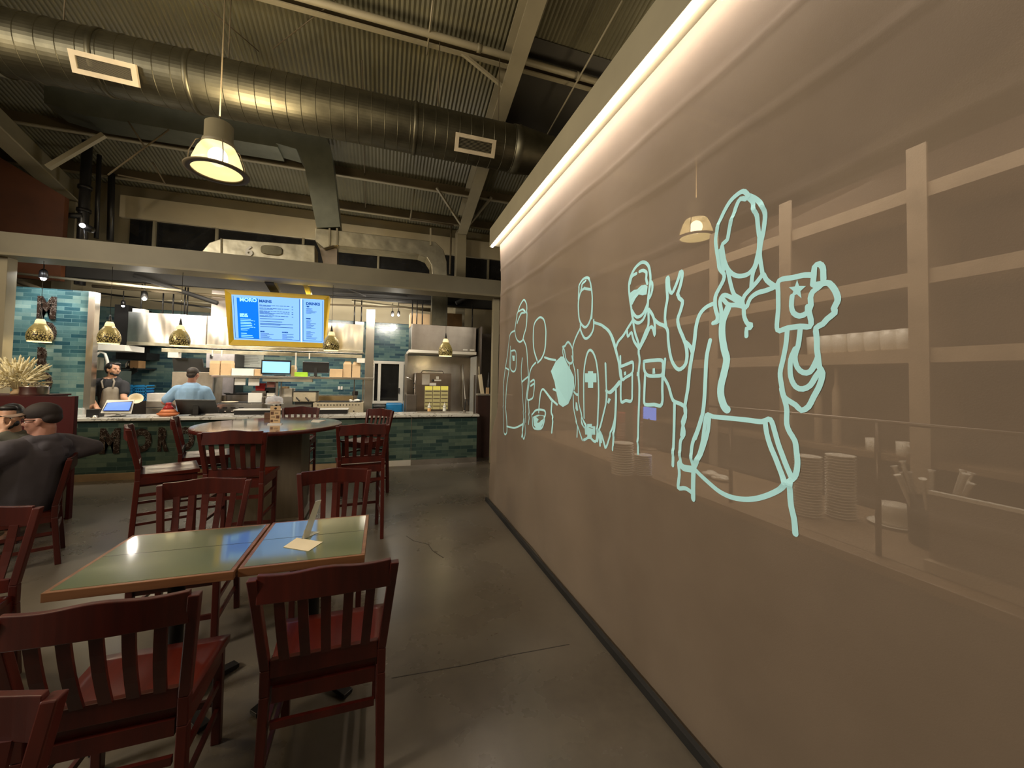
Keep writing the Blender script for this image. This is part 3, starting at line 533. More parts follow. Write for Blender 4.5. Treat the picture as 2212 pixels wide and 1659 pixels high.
grille([(147, 104), (294, 140), (306, 192), (166, 158)], 'large louvred air grille on the left part of the round duct', 14)
grille([(985, 285), (1072, 303), (1068, 344), (982, 326)], 'small louvred air grille on the right part of the round duct', 8)
for x, y0_, y1_ in ((948, 105, 235), (1080, 210, 262), (485, 110, 160), (122, 5, 42)):
    q = PY(x, y1_, DY-0.1); rod((q.x, DY, DZ+DR), (q.x, DY, zr(DY)+0.5), 'thin rod hanging the round duct, at %s' % {948: 'the middle', 1080: 'the rafter', 485: 'the high bay lamp', 122: 'the far left'}[x], 0.008, BEIGED)
# rectangular drop and level ducts behind the girder
t = thing('rectangular_duct', 'long rectangular metal duct that runs under the round duct and drops to the kitchen', 'duct', PY(705, 500, 8.3))
def pxprism(pts, Y, d): return MB().prism([(PY(x, y, Y).x, PY(x, y, Y).z) for x, y in pts], Y, Y+d)
pxprism([(596, 274), (650, 279), (698, 290), (714, 316), (719, 350), (735, 490), (684, 492), (656, 350), (640, 322), (596, 309)], 7.95, 0.5).build('drop_section', metal('grey_green_duct_metal', (0.22, 0.23, 0.19), 0.45), t)  # grey-green metal on the drop and the long run
pxprism([(95, 168), (600, 268), (600, 318), (180, 248), (95, 222)], 8.0, 0.5).build('long_run', metal('grey_green_duct_metal', (0.22, 0.23, 0.19), 0.45), t)
pxprism([(681, 492), (940, 522), (958, 540), (965, 565), (966, 600), (934, 600), (932, 572), (922, 556), (905, 549), (720, 530), (700, 536), (681, 520)], 8.0, 0.42).build('level_section', GALVL, t, bevel=0.01)
pxprism([(690, 536), (728, 531), (728, 575), (700, 575)], 8.15, 0.3).build('lower_boot', STEELD, t)
q0, q1 = PY(934, 640, 8.5), PY(966, 706, 8.5); B((q0.x, 8.52, PY(950, 703, 8.5).z+0.005), (q1.x, 8.75, 3.9)).build('hood_riser', GALV, t)
for x in (712, 728, 930): MB().beam(PY(x, 493, 7.98), PY(x, 530, 7.98), 0.03, 0.03).build('seam_strip', BEIGEL, t)
t = thing('kitchen_duct', 'rounded metal duct marked 6 behind the girder', 'duct', PY(560, 560, 7.9))
pxprism([(428, 575), (434, 545), (452, 524), (478, 515), (680, 530), (680, 590)], 7.95, 0.40).build('duct_body', GALVL, t, bevel=0.01)
text('6', 'painted_number', 0.24, PY(529, 551, 7.93), WHITE, t, extrude=0.004, offset=0.006)
cc = PY(587, 541, 7.94); MB().prism([(cc.x+0.17*math.copysign(abs(math.cos(a))**0.6, math.cos(a)), cc.z+0.085*math.copysign(abs(math.sin(a))**0.6, math.sin(a))) for a in [i*PI/12 for i in range(24)]], 7.92, 7.96).build('access_hatch', GALV, t, bevel=0.008)
for x in (478,): MB().beam(PY(x, 515, 7.94), PY(x, 560, 7.94), 0.02, 0.02).build('seam_strip', BEIGE, t)

# dark services under the kitchen ceiling: pipes and conduits in the band between girder and hoods
for i, (a, b_, Y, r, m_, lb) in enumerate([
    ((14, 588), (392, 628), 8.4, 0.022, BEIGEL, 'pale pipe crossing the kitchen ceiling at left, highest'),
    ((200, 618), (560, 646), 9.0, 0.03, BEIGED, 'dark beige pipe crossing the kitchen ceiling below the pale one'),
    ((200, 640), (560, 660), 9.4, 0.02, BEIGE, 'lower thin pipe over the left hood'),
    ((700, 640), (1000, 655), 8.9, 0.03, BLACKM, 'dark pipe right of the menu board'),
    ((690, 657), (960, 668), 9.2, 0.022, BEIGED, 'thin dark conduit right of the menu board'),
    ((760, 650), (935, 672), 9.6, 0.03, BEIGE, 'pale pipe over the right kitchen wall'),
    ((16, 600), (120, 636), 8.6, 0.04, BEIGED, 'slanting beam at the top left of the tiled wall'),
    ((290, 595), (470, 655), 8.7, 0.045, BLACKM, 'black slanting arm over the left hood'),
    ((1075, 605), (985, 655), 8.8, 0.05, BLACKM, 'dark slanting brace at the right above the oven hood')]):
    rod(PY(*a, Y), PY(*b_, Y), lb, r, m_, 'pipe', 'ceiling_pipe')
B_ = B((-6.5, 9.0, 3.30), (2.4, 9.12, 3.5)); tag(B_.build('service_beam', BLACKM), 'dark beam crossing behind the girder over the kitchen', 'beam')
for k, (x, y) in enumerate([(350, 640), (372, 645), (397, 640), (403, 648), (303, 650), (765, 640), (780, 645), (890, 640), (900, 642), (912, 640), (1020, 660)]):
    Yh = 9.3 if x < 800 else 8.75
    p = PY(x, 700, Yh); rod((p.x, Yh, 2.72), (p.x, Yh, 3.32), 'black hanger rod over the %s hood, %s from the left' % (('long', ['second', 'third', 'fourth', 'fifth', 'leftmost, counted first', 'second last', 'last'][k]) if x < 800 else ('oven', ['first', 'second', 'third', 'fourth'][k-7])), 0.013, BLACK)
    C.objects[-1]['group'] = 'hanger rods over the %s hood' % ('left' if x < 800 else 'right')
for i, (a, b_, Y, r, m_, lb) in enumerate([
    ((205, 632), (480, 668), 9.7, 0.02, BLACKM, 'thin black track rail over the left hood'),
    ((720, 632), (880, 640), 8.6, 0.018, BLACKM, 'thin dark cable tray right of the menu board'),
    ((745, 620), (790, 640), 8.4, 0.02, BLACKM, 'short slanting conduit near the menu board corner'),
    ((860, 655), (1070, 668), 9.7, 0.028, BEIGED, 'dim pipe over the oven hood'),
    ((965, 640), (1070, 600), 8.6, 0.03, BLACKM, 'dark brace rising to the right column'),
    ((60, 640), (190, 655), 9.0, 0.03, BLACKM, 'dark pipe behind the top of the tiled wall')]):
    rod(PY(*a, Y), PY(*b_, Y), lb, r, m_, 'pipe', 'ceiling_pipe')
# small ceiling spots over the kitchen
def cspot(p, label, aim=(0, -0.2, -1), glow=SPOTG, s=1.0):
    t = thing('ceiling_spotlight', label, 'lamp', p)
    MB().lathe(p, [(0.02, 0.10*s), (0.045*s, 0.07*s), (0.055*s, -0.04*s), (0.05*s, -0.04*s)], 14).build('housing', BLACK, t)
    MB().ball(Vector(p)-Vector((0, 0, 0.045*s)), 0.034*s, 12, 8).build('lens', glow, t)
    MB().tube(p, (p[0], p[1], p[2]+0.25), 0.008, n=6).build('stem', BLACK, t)
cspot(PY(94, 595, 8.1), 'bright spotlight over the tiled wall at left'); cspot(PY(312, 640, 8.9), 'glaring spotlight above the left hood')
cspot(PY(266, 657, 9.2), 'small spotlight over the white tiled side wall', s=0.7); cspot(PY(848, 678, 9.6), 'left spotlight of the pair over the window wall', s=0.7)
cspot(PY(861, 678, 9.6), 'right spotlight of the pair over the window wall', s=0.7)
light('POINT', 'window_wall_spot', PY(855, 684, 9.5), 14, NEUT, 0.04)
light('POINT', 'hood_spot', PY(312, 648, 8.85), 12, NEUT, 0.04)

# ---- window of the back wall
t = thing('window_1', None, None, ((WX0+WX1)/2, 10.5, WZ0)); t['kind'] = 'structure'; del_ = None
xa, xb = PY(802, 830, 10.44).x, PY(871, 830, 10.44).x; za, zb_ = PY(835, 872, 10.44).z, PY(835, 780, 10.44).z
mb = MB(); f = 0.07
for a, b_ in (((xa, 10.42, za), (xb, 10.5, za+f)), ((xa, 10.42, zb_-f), (xb, 10.5, zb_)), ((xa, 10.42, za+f), (xa+f, 10.5, zb_-f)), ((xb-f*1.6, 10.42, za+f), (xb, 10.5, zb_-f))): mb.box(a, b_)
xm = PY(819, 830, 10.44).x; mb.box((xm-0.035, 10.42, za+f), (xm+0.035, 10.5, zb_-f)); mb.build('window_frame', WHITEP, t, bevel=0.005)
B((xa+f, 10.485, za+f), (xb-f, 10.495, zb_-f)).build('window_pane', NIGHT, t)
B((PY(862, 845, 10.4).x-0.012, 10.40, PY(862, 850, 10.4).z), (PY(862, 845, 10.4).x+0.012, 10.42, PY(862, 838, 10.4).z)).build('window_handle', BLACK, t)

# ================================================================== CURTAIN, CORNICE, LED STRIP
def wav(y, z):
    k = max(0.0, min(1.0, (3.38-z)/1.2)); kb = max(0.0, min(1.0, z/0.5))
    d = 0.020*math.sin(1.9*y+1.25*z+0.6)+0.013*math.sin(3.4*y-2.1*z+2.0+0.6*math.sin(1.7*y))+0.007*math.sin(7.3*y+3.1*z+1.4*math.sin(2.3*z))
    d += 0.003*math.sin(13*y-4*z+2*math.sin(3*y))+0.008*math.sin(2.6*z+0.8*y+1.0)
    r1 = 0.5+0.5*math.sin(3.1*y-1.55*z+0.9*math.sin(1.1*z+0.5)); r2 = 0.5+0.5*math.sin(5.3*y-2.3*z+1.9)
    d += 0.022*r1**4+0.008*r2**5
    return d*k*(0.35+0.65*kb)
SEAMS = [3.05, 2.72, 2.36, 1.30]
_wav0 = wav
def wav(y, z): return _wav0(y, z)-sum(0.005*math.exp(-((z+0.012*math.sin(y*2)-q)/0.014)**2) for q in SEAMS)
def cedge(z):     # free edge of the cloth
    if z > 1.33: return 4.98-0.05*math.sin((z-1.33)/2.0*PI)
    return 4.97+0.27*min(1, (1.33-z)/0.7)+0.03*math.sin(z*9)
mb = MB(); ny, nz = 300, 170; z0, z1 = 0.012, 3.395
for j in range(nz+1):
    z = z0+(z1-z0)*j/nz; ye = cedge(z)
    for i in range(ny+1):
        u = i/ny; y = -1.2+(ye+1.2)*u
        curl = 0.10*max(0, (u-0.985)/0.015)**2
        mb.v.append(Vector((1.40+wav(y, z)+curl, y, z)))
for j in range(nz):
    for i in range(ny): k = j*(ny+1)+i; mb.f.append([k, k+1, k+ny+2, k+ny+1]); mb.sm.append(True); mb.mi.append(0)
# cloth: woven sheer that lets some of the stall behind show through
m, nt, b = nodes('sheer_brown_cloth'); v = coords(nt)
wv = noise(nt, coords(nt, (1, 260, 260)), 1.0, 2, 0.5); lg = noise(nt, v, 1.1, 4, 0.55); wr = noise(nt, coords(nt, (1, 1.0, 1.6), rot=(0.55, 0, 0)), 1.6, 3, 0.5)
nt.links.new(ramp(nt, [(0.3, (0.225, 0.165, 0.116)), (0.7, (0.310, 0.232, 0.165))], lg), b.inputs['Base Color'])
b.inputs['Roughness'].default_value = 0.75; b.inputs['Sheen Weight'].default_value = 0.15
bn = N(nt, 'ShaderNodeBump'); bn.inputs['Strength'].default_value = 0.22; bn.inputs['Distance'].default_value = 0.03; nt.links.new(wr, bn.inputs['Height'])
bn2 = N(nt, 'ShaderNodeBump'); bn2.inputs['Strength'].default_value = 0.25; bn2.inputs['Distance'].default_value = 0.002; nt.links.new(wv, bn2.inputs['Height']); nt.links.new(bn.outputs[0], bn2.inputs['Normal'])
nt.links.new(bn2.outputs[0], b.inputs['Normal'])
tr = N(nt, 'ShaderNodeBsdfTransparent'); tr.inputs[0].default_value = (1.0, 0.93, 0.85, 1)
tl = N(nt, 'ShaderNodeBsdfTranslucent'); tl.inputs[0].default_value = (0.30, 0.22, 0.15, 1); mt2 = N(nt, 'ShaderNodeMixShader'); mt2.inputs[0].default_value = 0.25
nt.links.new(b.outputs[0], mt2.inputs[1]); nt.links.new(tl.outputs[0], mt2.inputs[2])
ms = N(nt, 'ShaderNodeMixShader'); ms.inputs[0].default_value = 0.27
out = nt.nodes['Material Output']; nt.links.new(mt2.outputs[0], ms.inputs[1]); nt.links.new(tr.outputs[0], ms.inputs[2]); nt.links.new(ms.outputs[0], out.inputs[0])
CLOTH = m
cur = mb.build('curtain_wall', CLOTH, keep=True); tag(cur, 'tall sheer brown cloth curtain printed with pale outline figures', 'curtain')
LINEM = plain('pale_aqua_print', (0.50, 0.90, 0.98), 0.7, var=0.04, scale=3)
def catmull(pts, step=0.012):
    o = []
    for i in range(len(pts)-1):
        p0, p1, p2, p3 = pts[max(i-1, 0)], pts[i], pts[i+1], pts[min(i+2, len(pts)-1)]
        if i == 0: p0 = (2*p1[0]-p2[0], 2*p1[1]-p2[1])
        if i == len(pts)-2: p3 = (2*p2[0]-p1[0], 2*p2[1]-p1[1])
        n_ = max(2, min(12, int(math.hypot(p2[0]-p1[0], p2[1]-p1[1])/step)))
        for k in range(n_):
            t_ = k/n_; o.append(tuple(0.5*((2*p1[c])+(-p0[c]+p2[c])*t_+(2*p0[c]-5*p1[c]+4*p2[c]-p3[c])*t_*t_+(-p0[c]+3*p1[c]-3*p2[c]+p3[c])*t_**3) for c in (0, 1)))
    o.append(pts[-1]); return o
def onc(y, z, k=0.006): return Vector((1.40+wav(y, z)-k, y, z))
NAMES = ['person in cap and pocket shirt, furthest', 'person with small bucket', 'child behind a solid patch', 'person holding a skateboard', 'person in sunglasses making a peace sign', 'hooded figure holding up a cup and card, largest']
kk = 0
for L, nm in zip(DRAW, NAMES):
    mb = MB()
    for kind, wd, q in L:
        kk += 1; lift = 0.0032+0.00001*(kk % 90)
        pts = [(q[i]/1000.0, q[i+1]/1000.0) for i in range(0, len(q), 2)]
        if kind == 0:
            c = catmull(pts); hw = 0.0100*wd; vs = []; n_ = len(c)
            # round ends
            for e, dirn in ((0, 1), (n_-1, -1)):
                cy_, cz_ = c[e]; base = len(mb.v); mb.add([onc(cy_+hw*math.cos(a), cz_+hw*math.sin(a), lift) for a in [k*PI/6 for k in range(12)]], [list(range(12))])
            for i, (y, z) in enumerate(c):
                a, b_ = c[max(i-1, 0)], c[min(i+1, n_-1)]; dy, dz = b_[0]-a[0], b_[1]-a[1]; l = math.hypot(dy, dz) or 1; ny_, nz_ = -dz/l, dy/l
                vs += [onc(y+ny_*hw, z+nz_*hw, lift), onc(y, z, lift), onc(y-ny_*hw, z-nz_*hw, lift)]
            mb.add(vs, [f_ for i in range(n_-1) for f_ in ((3*i, 3*i+1, 3*i+4, 3*i+3), (3*i+1, 3*i+2, 3*i+5, 3*i+4))])
        else:
            mb.add([onc(y, z, lift) for y, z in pts], [list(range(len(pts)))])
    o = mb.build('outline_figure', LINEM, cur); o['label'] = 'pale outline of '+nm

t = thing('light_cornice', 'long beige boxed cornice above the curtain holding the light strip', 'cornice', (1.5, 2, 3.4))
B((1.285, -1.2, 3.40), (1.80, 5.00, 3.625)).build('cornice_box', BEIGEL, t, bevel=0.004)
B((1.285, -1.2, 3.385), (1.30, 5.00, 3.40)).build('front_lip', BEIGEL, t)
B((1.435, -1.2, 3.36), (1.455, 4.97, 3.40)).build('curtain_track', BLACK, t)
s = tag(B((1.303, -1.2, 3.376), (1.328, 4.985, 3.398)).build('led_light_strip', LEDM), 'glowing white light strip along the top of the curtain', 'light strip')
# dark kick strip on the floor along the curtain
struct(B((1.345, -1.2, 0.0), (1.372, 5.18, 0.045)), 'baseboard_right', BLACKM, keep=True)
# floor joint and cracks (thin dark grooves)
DARKJ = plain('dark_floor_joint', (0.030, 0.024, 0.018), 0.8)
def crack(pts, w_, name='trim_30'):
    P_ = [PZ(*p) for p in pts]; mb = MB()
    for a, b_ in zip(P_, P_[1:]): mb.beam(Vector((a.x, a.y, 0.0005)), Vector((b_.x, b_.y, 0.0005)), w_, 0.002)
    struct(mb, name, DARKJ, keep=True)
crack([(846, 1465), (1000, 1438), (1110, 1414), (1230, 1392)], 0.005)
crack([(878, 1158), (893, 1168), (925, 1176), (935, 1190), (958, 1205)], 0.006, 'trim_31')

# ================================================================== CHAIRS
# local frame: origin on the floor under the seat, +Y is where the sitter looks
def crest(hw, zc, hgt, yb, th=0.022):
    mb = MB(); n = 16; vs = []
    for i in range(n+1):
        u = -1+2*i/n; x = u*hw; y = yb-0.030*(1-u*u); top = zc+0.018*math.exp(-(u/0.42)**2)+0.004*abs(u); bot = zc-hgt+0.010*(1-u*u)
        vs += [(x, y-th/2, bot), (x, y+th/2, bot), (x, y+th/2, top), (x, y-th/2, top)]
    fs = []
    for i in range(n):
        a = 4*i
        for k in range(4): fs.append((a+k, a+(k+1) % 4, a+4+(k+1) % 4, a+4+k))
    fs += [(3, 2, 1, 0), (4*n, 4*n+1, 4*n+2, 4*n+3)]
    return mb.add(vs, fs)
def post(mb, pts, w_, d):       # rectangular post through (x,y,z) points
    for a, b_ in zip(pts, pts[1:]):
        A = Vector(a); Bq = Vector(b_)
        mb.hexa([(A.x-w_/2, A.y-d/2, A.z), (A.x+w_/2, A.y-d/2, A.z), (A.x+w_/2, A.y+d/2, A.z), (A.x-w_/2, A.y+d/2, A.z)],
                [(Bq.x-w_/2, Bq.y-d/2, Bq.z), (Bq.x+w_/2, Bq.y-d/2, Bq.z), (Bq.x+w_/2, Bq.y+d/2, Bq.z), (Bq.x-w_/2, Bq.y+d/2, Bq.z)])
def make_chair(name, label, cat, sh=0.45, th=0.89, wt=0.255, ws=0.215, rungs=(0.20, 0.30), group=None):
    t = thing(name, label, cat, group=group)
    yb, yt = -0.205, -0.275                                   # back at the seat, back at the top
    yf = lambda z: yb+(yt-yb)*(z-sh)/(th-sh)
    xf = lambda z: ws+(wt-ws)*(z-sh)/(th-sh)
    # saddle seat
    mb = MB(); nx, ny = 12, 10; top = []
    for j in range(ny+1):
        for i in range(nx+1):
            u, v = -1+2*i/nx, -1+2*j/ny; x = u*(0.215+0.02*(v+1)/2); y = v*0.205+0.01
            dip = -0.012*(1-u*u)*(1-v*v)-0.006*math.exp(-((abs(u)-0.45)/0.25)**2)*(1-v*v)
            top.append((x, y, sh+dip))
    fs = [(j*(nx+1)+i, j*(nx+1)+i+1, (j+1)*(nx+1)+i+1, (j+1)*(nx+1)+i) for j in range(ny) for i in range(nx)]
    k = len(top); mb.add(top, fs, True)
    bt = [(x, y, sh-0.028) for x, y, z in top]; mb.add(bt, [f[::-1] for f in fs])
    rim = [i for i in range(nx+1)]+[j*(nx+1)+nx for j in range(1, ny+1)]+[ny*(nx+1)+i for i in range(nx-1, -1, -1)]+[j*(nx+1) for j in range(ny-1, 0, -1)]
    for a, b_ in zip(rim, rim[1:]+rim[:1]): mb.f.append([a, b_, b_+k, a+k]); mb.sm.append(False); mb.mi.append(0)
    mb.build('seat', WOODS, t, local=True)
    for s_ in (-1, 1):
        mb = MB(); post(mb, [(s_*(ws+0.005), yb-0.035, 0), (s_*ws, yb, sh-0.05), (s_*ws, yb, sh+0.05), (s_*wt, yt, th-0.008)], 0.034, 0.038)
        mb.build('leg', WOOD, t, local=True, bevel=0.004)
        mb = MB(); post(mb, [(s_*0.205, 0.185, 0), (s_*0.205, 0.18, sh-0.028)], 0.036, 0.036); mb.build('leg', WOOD, t, local=True, bevel=0.004)
    crest(wt-0.015, th, 0.105, yt+0.004).build('crest_rail', WOOD, t, local=True, bevel=0.003)
    B((-ws+0.016, yb-0.014, sh+0.015), (ws-0.016, yb+0.010, sh+0.085)).build('lower_rail', WOOD, t, local=True, bevel=0.003)
    for i in range(5):
        u = -1+2*(i+1)/6; mb = MB(); z0, z1 = sh+0.08, th-0.095; pts = []
        for q in range(5):
            z = z0+(z1-z0)*q/4; pts.append((u*xf(z), yf(z)-0.03*(1-u*u)*(z-z0)/(z1-z0)-0.008*math.sin(PI*q/4), z))
        post(mb, pts, 0.036, 0.011); mb.build('back_slat', WOOD, t, local=True)
    mb = MB(); mb.box((-0.19, 0.165, sh-0.085), (0.19, 0.185, sh-0.028)); mb.box((-0.19, yb-0.008, sh-0.085), (0.19, yb+0.012, sh-0.028))
    for s_ in (-1, 1): mb.box((s_*0.21-0.010, yb+0.015, sh-0.085), (s_*0.21+0.010, 0.17, sh-0.028))
    mb.build('apron', WOOD, t, local=True)
    for z in rungs:
        for s_ in (-1, 1): MB().box((s_*0.208-0.008, yb-0.01, z-0.012), (s_*0.208+0.008, 0.175, z+0.012)).build('stretcher', WOOD, t, local=True)
    for z, y in ((rungs[0]+0.03, 0.182), (rungs[-1]+0.02, yb-0.015)): MB().box((-0.19, y-0.008, z-0.014), (0.19, y+0.008, z+0.014)).build('stretcher', WOOD, t, local=True)
    return t
GC = 'slat back dining chairs'
CH = make_chair('dining_chair', 'dark red slat back chair nearest the camera on the right, tucked to the green table', 'chair', rungs=(0.15, 0.27), group=GC)
CH.location = (-0.195, 1.995, 0); CH.rotation_euler = (0, 0, 0.02)
for x, y, rz, lb in [
    (-0.865, 1.93, 0.03, 'dark red slat back chair at the near left of the green table'),
    (-0.985, 0.975, PI-0.05, 'orange lit chair whose top rail cuts the bottom left corner'),
    (-2.03, 2.62, PI+0.12, 'orange lit slat back chair at the left picture edge by the seated man'),
    (-1.145, 3.03, PI+0.06, 'red slat back chair on the far side of the green table, left one'),
    (-0.335, 3.15, PI+0.03, 'red slat back chair on the far side of the green table, behind the paper card')]:
    dup(CH, (x, y, 0), rz, lb)
dup(CH, (-2.90, 4.50, 0), 2.05, 'dark slat back chair under the man in the cap')
ST = make_chair('bar_stool', 'tall red slat back bar stool at the right front of the round table', 'stool', sh=0.76, th=1.16, wt=0.235, ws=0.205, rungs=(0.22, 0.42, 0.58), group='tall slat back bar stools around the round table')
ST.location = (-0.21, 4.46, 0); ST.rotation_euler = (0, 0, 0.12)
for x, y, rz, lb in [
    (-1.17, 4.12, -0.03, 'tall dark bar stool with its back to the camera at the round table front'),
    (-1.88, 4.50, -1.15, 'tall dark bar stool seen side on left of the round table'),
    (-1.84, 5.20, -1.25, 'tall bar stool behind the side on one at the round table'),
    (-0.22, 5.85, PI-0.75, 'tall bar stool at the right rear of the round table, by the fryer'),
    (-1.15, 6.22, PI-0.03, 'tall bar stool behind the round table, only its top rail showing')]:
    dup(ST, (x, y, 0), rz, lb)

# ================================================================== TABLES
def green_table(x0, x1, y0, y1, label):
    cx, cy = (x0+x1)/2, (y0+y1)/2; t = thing('green_table', label, 'table', (cx, cy, 0), group='green topped square tables pushed together')
    e = 0.018
    B((x0+e, y0+e, 0.722), (x1-e, y1-e, 0.7505)).build('tabletop', GREENL, t)
    mb = MB(); mb.box((x0, y0, 0.712), (x1, y0+e, 0.75)).box((x0, y1-e, 0.712), (x1, y1, 0.75)).box((x0, y0+e, 0.712), (x0+e, y1-e, 0.75)).box((x1-e, y0+e, 0.712), (x1, y1-e, 0.75))
    mb.box((x0+e, y0+e, 0.712), (x1-e, y1-e, 0.722)); mb.build('wood_edge', WOODE, t, bevel=0.002)
    jm = cy+0.03; B((x0+e, jm-0.0015, 0.7504), (x1-e, jm+0.0015, 0.7508)).build('seam', BLACKM, t)
    mb = MB().tube((cx, cy, 0.03), (cx, cy, 0.70), 0.035, n=16); mb.box((cx-0.10, cy-0.10, 0.70), (cx+0.10, cy+0.10, 0.712)); mb.build('pedestal', IRON, t)
    for a in range(4):
        d = Vector((math.cos(a*PI/2+PI/4), math.sin(a*PI/2+PI/4), 0)); c = Vector((cx, cy, 0))
        MB().beam(c+d*0.03+Vector((0, 0, 0.045)), c+d*0.30+Vector((0, 0, 0.015)), 0.055, 0.022).build('foot', IRON, t, bevel=0.003)
green_table(-1.285, -0.622, 2.11, 2.72, 'green laminate table with wood edge, the left and longer of the pair')
green_table(-0.612, -0.065, 2.13, 2.735, 'green laminate table with wood edge on the right holding a paper card')
# clear tent sign and cream card
p = PZ(668, 1163, 0.7515)
t = thing('table_tent', 'slim clear acrylic tent sign leaning on the right green table', 'sign holder', (p.x, p.y, 0.7515))
A_ = PZ(651, 1165, 0.752); Bq = PZ(661, 1160, 0.752); top = PY(686, 1082, A_.y+0.04); 
ACR = plain('frosted_acrylic', (0.62, 0.60, 0.48), 0.12, alpha=0.75, var=0.03)
d_ = Vector((0.035, 0.02, 0)); MB().hexa([A_, A_+d_, A_+d_+Vector((0, 0.006, 0)), A_+Vector((0, 0.006, 0))], [top-d_*0.3, top+d_*0.5, top+d_*0.5+Vector((0, 0.006, 0)), top-d_*0.3+Vector((0, 0.006, 0))]).build('sign_panel', ACR, t)
F1 = PZ(690, 1149, 0.752); MB().hexa([A_+Vector((0.006, 0, 0)), A_+Vector((0.01, 0, 0)), F1+Vector((0.004, 0, 0)), F1], [A_+Vector((0.010, 0.008, 0.045)), A_+Vector((0.014, 0.008, 0.045)), F1+Vector((-0.026, -0.004, 0.006)), F1+Vector((-0.03, -0.004, 0.006))]).build('sign_foot', ACR, t)
cs = [PZ(*q, 0.7515) for q in ((612, 1182), (641, 1162), (697, 1171), (666, 1191))]
tag(MB().hexa([c for c in cs], [c+Vector((0, 0, 0.0015)) for c in cs]).build('paper_card', CARD), 'small cream paper card lying flat on the right green table', 'card')

# round bar table
RC = Vector((-1.22, 5.22, 0)); RR = 0.745
t = thing('round_bar_table', 'tall round brown wooden bar table with a boxy pedestal', 'table', RC)
MB().lathe(RC, [(0.0, 1.028), (RR, 1.028), (RR, 1.066), (RR-0.004, 1.07), (0.0, 1.07)], 64, smooth=False).build('tabletop', WOODT, t)
MB().lathe(RC, [(RR+0.001, 1.026), (RR+0.004, 1.028), (RR+0.004, 1.064), (RR+0.001, 1.066)], 64, closed=True).build('edge_band', WOOD, t)
B((RC.x-0.30, RC.y-0.22, 0.03), (RC.x+0.36, RC.y+0.30, 1.028)).build('pedestal', WOODP, t, bevel=0.006)
B((RC.x-0.36, RC.y-0.28, 0.0), (RC.x+0.42, RC.y+0.36, 0.04)).build('base_plate', WOODP, t, bevel=0.004)
# menu card on the round table
q = PZ(594, 917, 1.0705)
t = thing('menu_card_holder', 'tall kraft menu card standing in a white holder on the round table', 'menu', (q.x, q.y, 1.0705), 0)
yk = q.y; a_, b2 = PY(584, 885, yk), PY(606, 885, yk); zt_ = PY(594, 877, yk).z
B((a_.x, yk, 1.085), (b2.x, yk+0.006, zt_)).build('card', KRAFT, t)
B((a_.x-0.02, yk-0.02, 1.0705), (b2.x+0.02, yk+0.03, 1.082)).build('holder_base', WHITE, t)
wk = b2.x-a_.x; hk = zt_-1.085
for u, v, s1, s2 in ((0.05, 0.50, 0.28, 0.17), (0.60, 0.28, 0.30, 0.17), (0.06, 0.07, 0.24, 0.14)): B((a_.x+wk*u, yk-0.002, 1.085+hk*v), (a_.x+wk*(u+s1), yk, 1.085+hk*(v+s2))).build('picture_square', plain('brown_print', (0.10, 0.045, 0.02), 0.7), t)
B((a_.x, yk-0.002, 1.085+hk*0.72), (b2.x, yk, 1.085+hk*0.74)).build('rule', plain('brown_print', (0.10, 0.045, 0.02), 0.7), t)
MB().lathe((a_.x+wk*0.5, yk-0.003, 1.085+hk*0.86), [(0.0, 0), (wk*0.12, 0), (wk*0.12, 0.002), (0, 0.002)], 16, ax=(0, 1, 0)).build('round_mark', BLACKM, t)
for u, v, l in ((0.45, 0.60, 0.35), (0.45, 0.55, 0.35), (0.1, 0.38, 0.38), (0.1, 0.33, 0.38), (0.4, 0.17, 0.4), (0.4, 0.12, 0.4)): B((a_.x+wk*u, yk-0.002, 1.085+hk*v), (a_.x+wk*(u+l), yk, 1.085+hk*(v+0.015))).build('text_line', BLACKM, t)
q2 = PZ(578, 905, 1.0705); tag(B((q2.x-0.04, q2.y, 1.0705), (q2.x+0.04, q2.y+0.05, 1.15)).build('sauce_caddy', plain('brown_print', (0.10, 0.045, 0.02), 0.7), bevel=0.004), 'small dark brown caddy just behind the kraft menu card', 'caddy')
cs = [PZ(*q, 1.0705) for q in ((672, 911), (676, 907), (704, 908), (690, 912))]
tag(MB().hexa(cs, [c+Vector((0, 0, 0.004)) for c in cs]).build('folded_napkin', PAPER), 'folded white napkin on the right of the round table', 'napkin')

# partition cabinet behind the seated men, pot and dried flowers on it
PXr = PZ(148, 1122).x
t = thing('partition_cabinet', 'dark red partition cabinet standing behind the seated men', 'cabinet', (-4.6, 5.75, 0))
ztop = PY(80, 856, 5.73).z
B((-6.6, 5.74, 0.0), (-3.74, 6.40, ztop-0.02)).build('body', plain('grey_cabinet_side', (0.16, 0.145, 0.11), 0.5), t)
B((-6.6, 5.70, 0.0), (PXr-0.03, 5.735, ztop)).build('front_panel', REDP, t)
B((PXr-0.03, 5.69, 0.0), (PXr, 5.745, ztop+0.004)).build('end_panel', REDP, t, bevel=0.003)
B((PXr-0.15, 5.692, 0.02), (PXr-0.035, 5.70, 0.75)).build('grey_inset', plain('grey_cabinet_side', (0.16, 0.145, 0.11), 0.5), t)
B((-6.6, 5.74, ztop-0.02), (-3.72, 6.42, ztop)).build('top', REDP, t)
pp = PY(66, 845, 6.0)
t = thing('steel_pot', 'shiny steel pot with lid on top of the red partition', 'pot', (pp.x, 6.0, ztop))
zp = PY(66, 836, 6.0).z; rp = (PY(96, 845, 6.0).x-PY(38, 845, 6.0).x)/2
MB().lathe((pp.x, 6.05, ztop), [(rp*0.96, 0), (rp, 0.01), (rp, zp-ztop), (rp+0.006, zp-ztop+0.004)], 32).build('body', STEELW, t)
MB().lathe((pp.x, 6.05, zp), [(rp, 0.004), (rp*0.9, 0.012), (rp*0.5, 0.022), (0.0, 0.026)], 32).build('lid', STEEL, t)
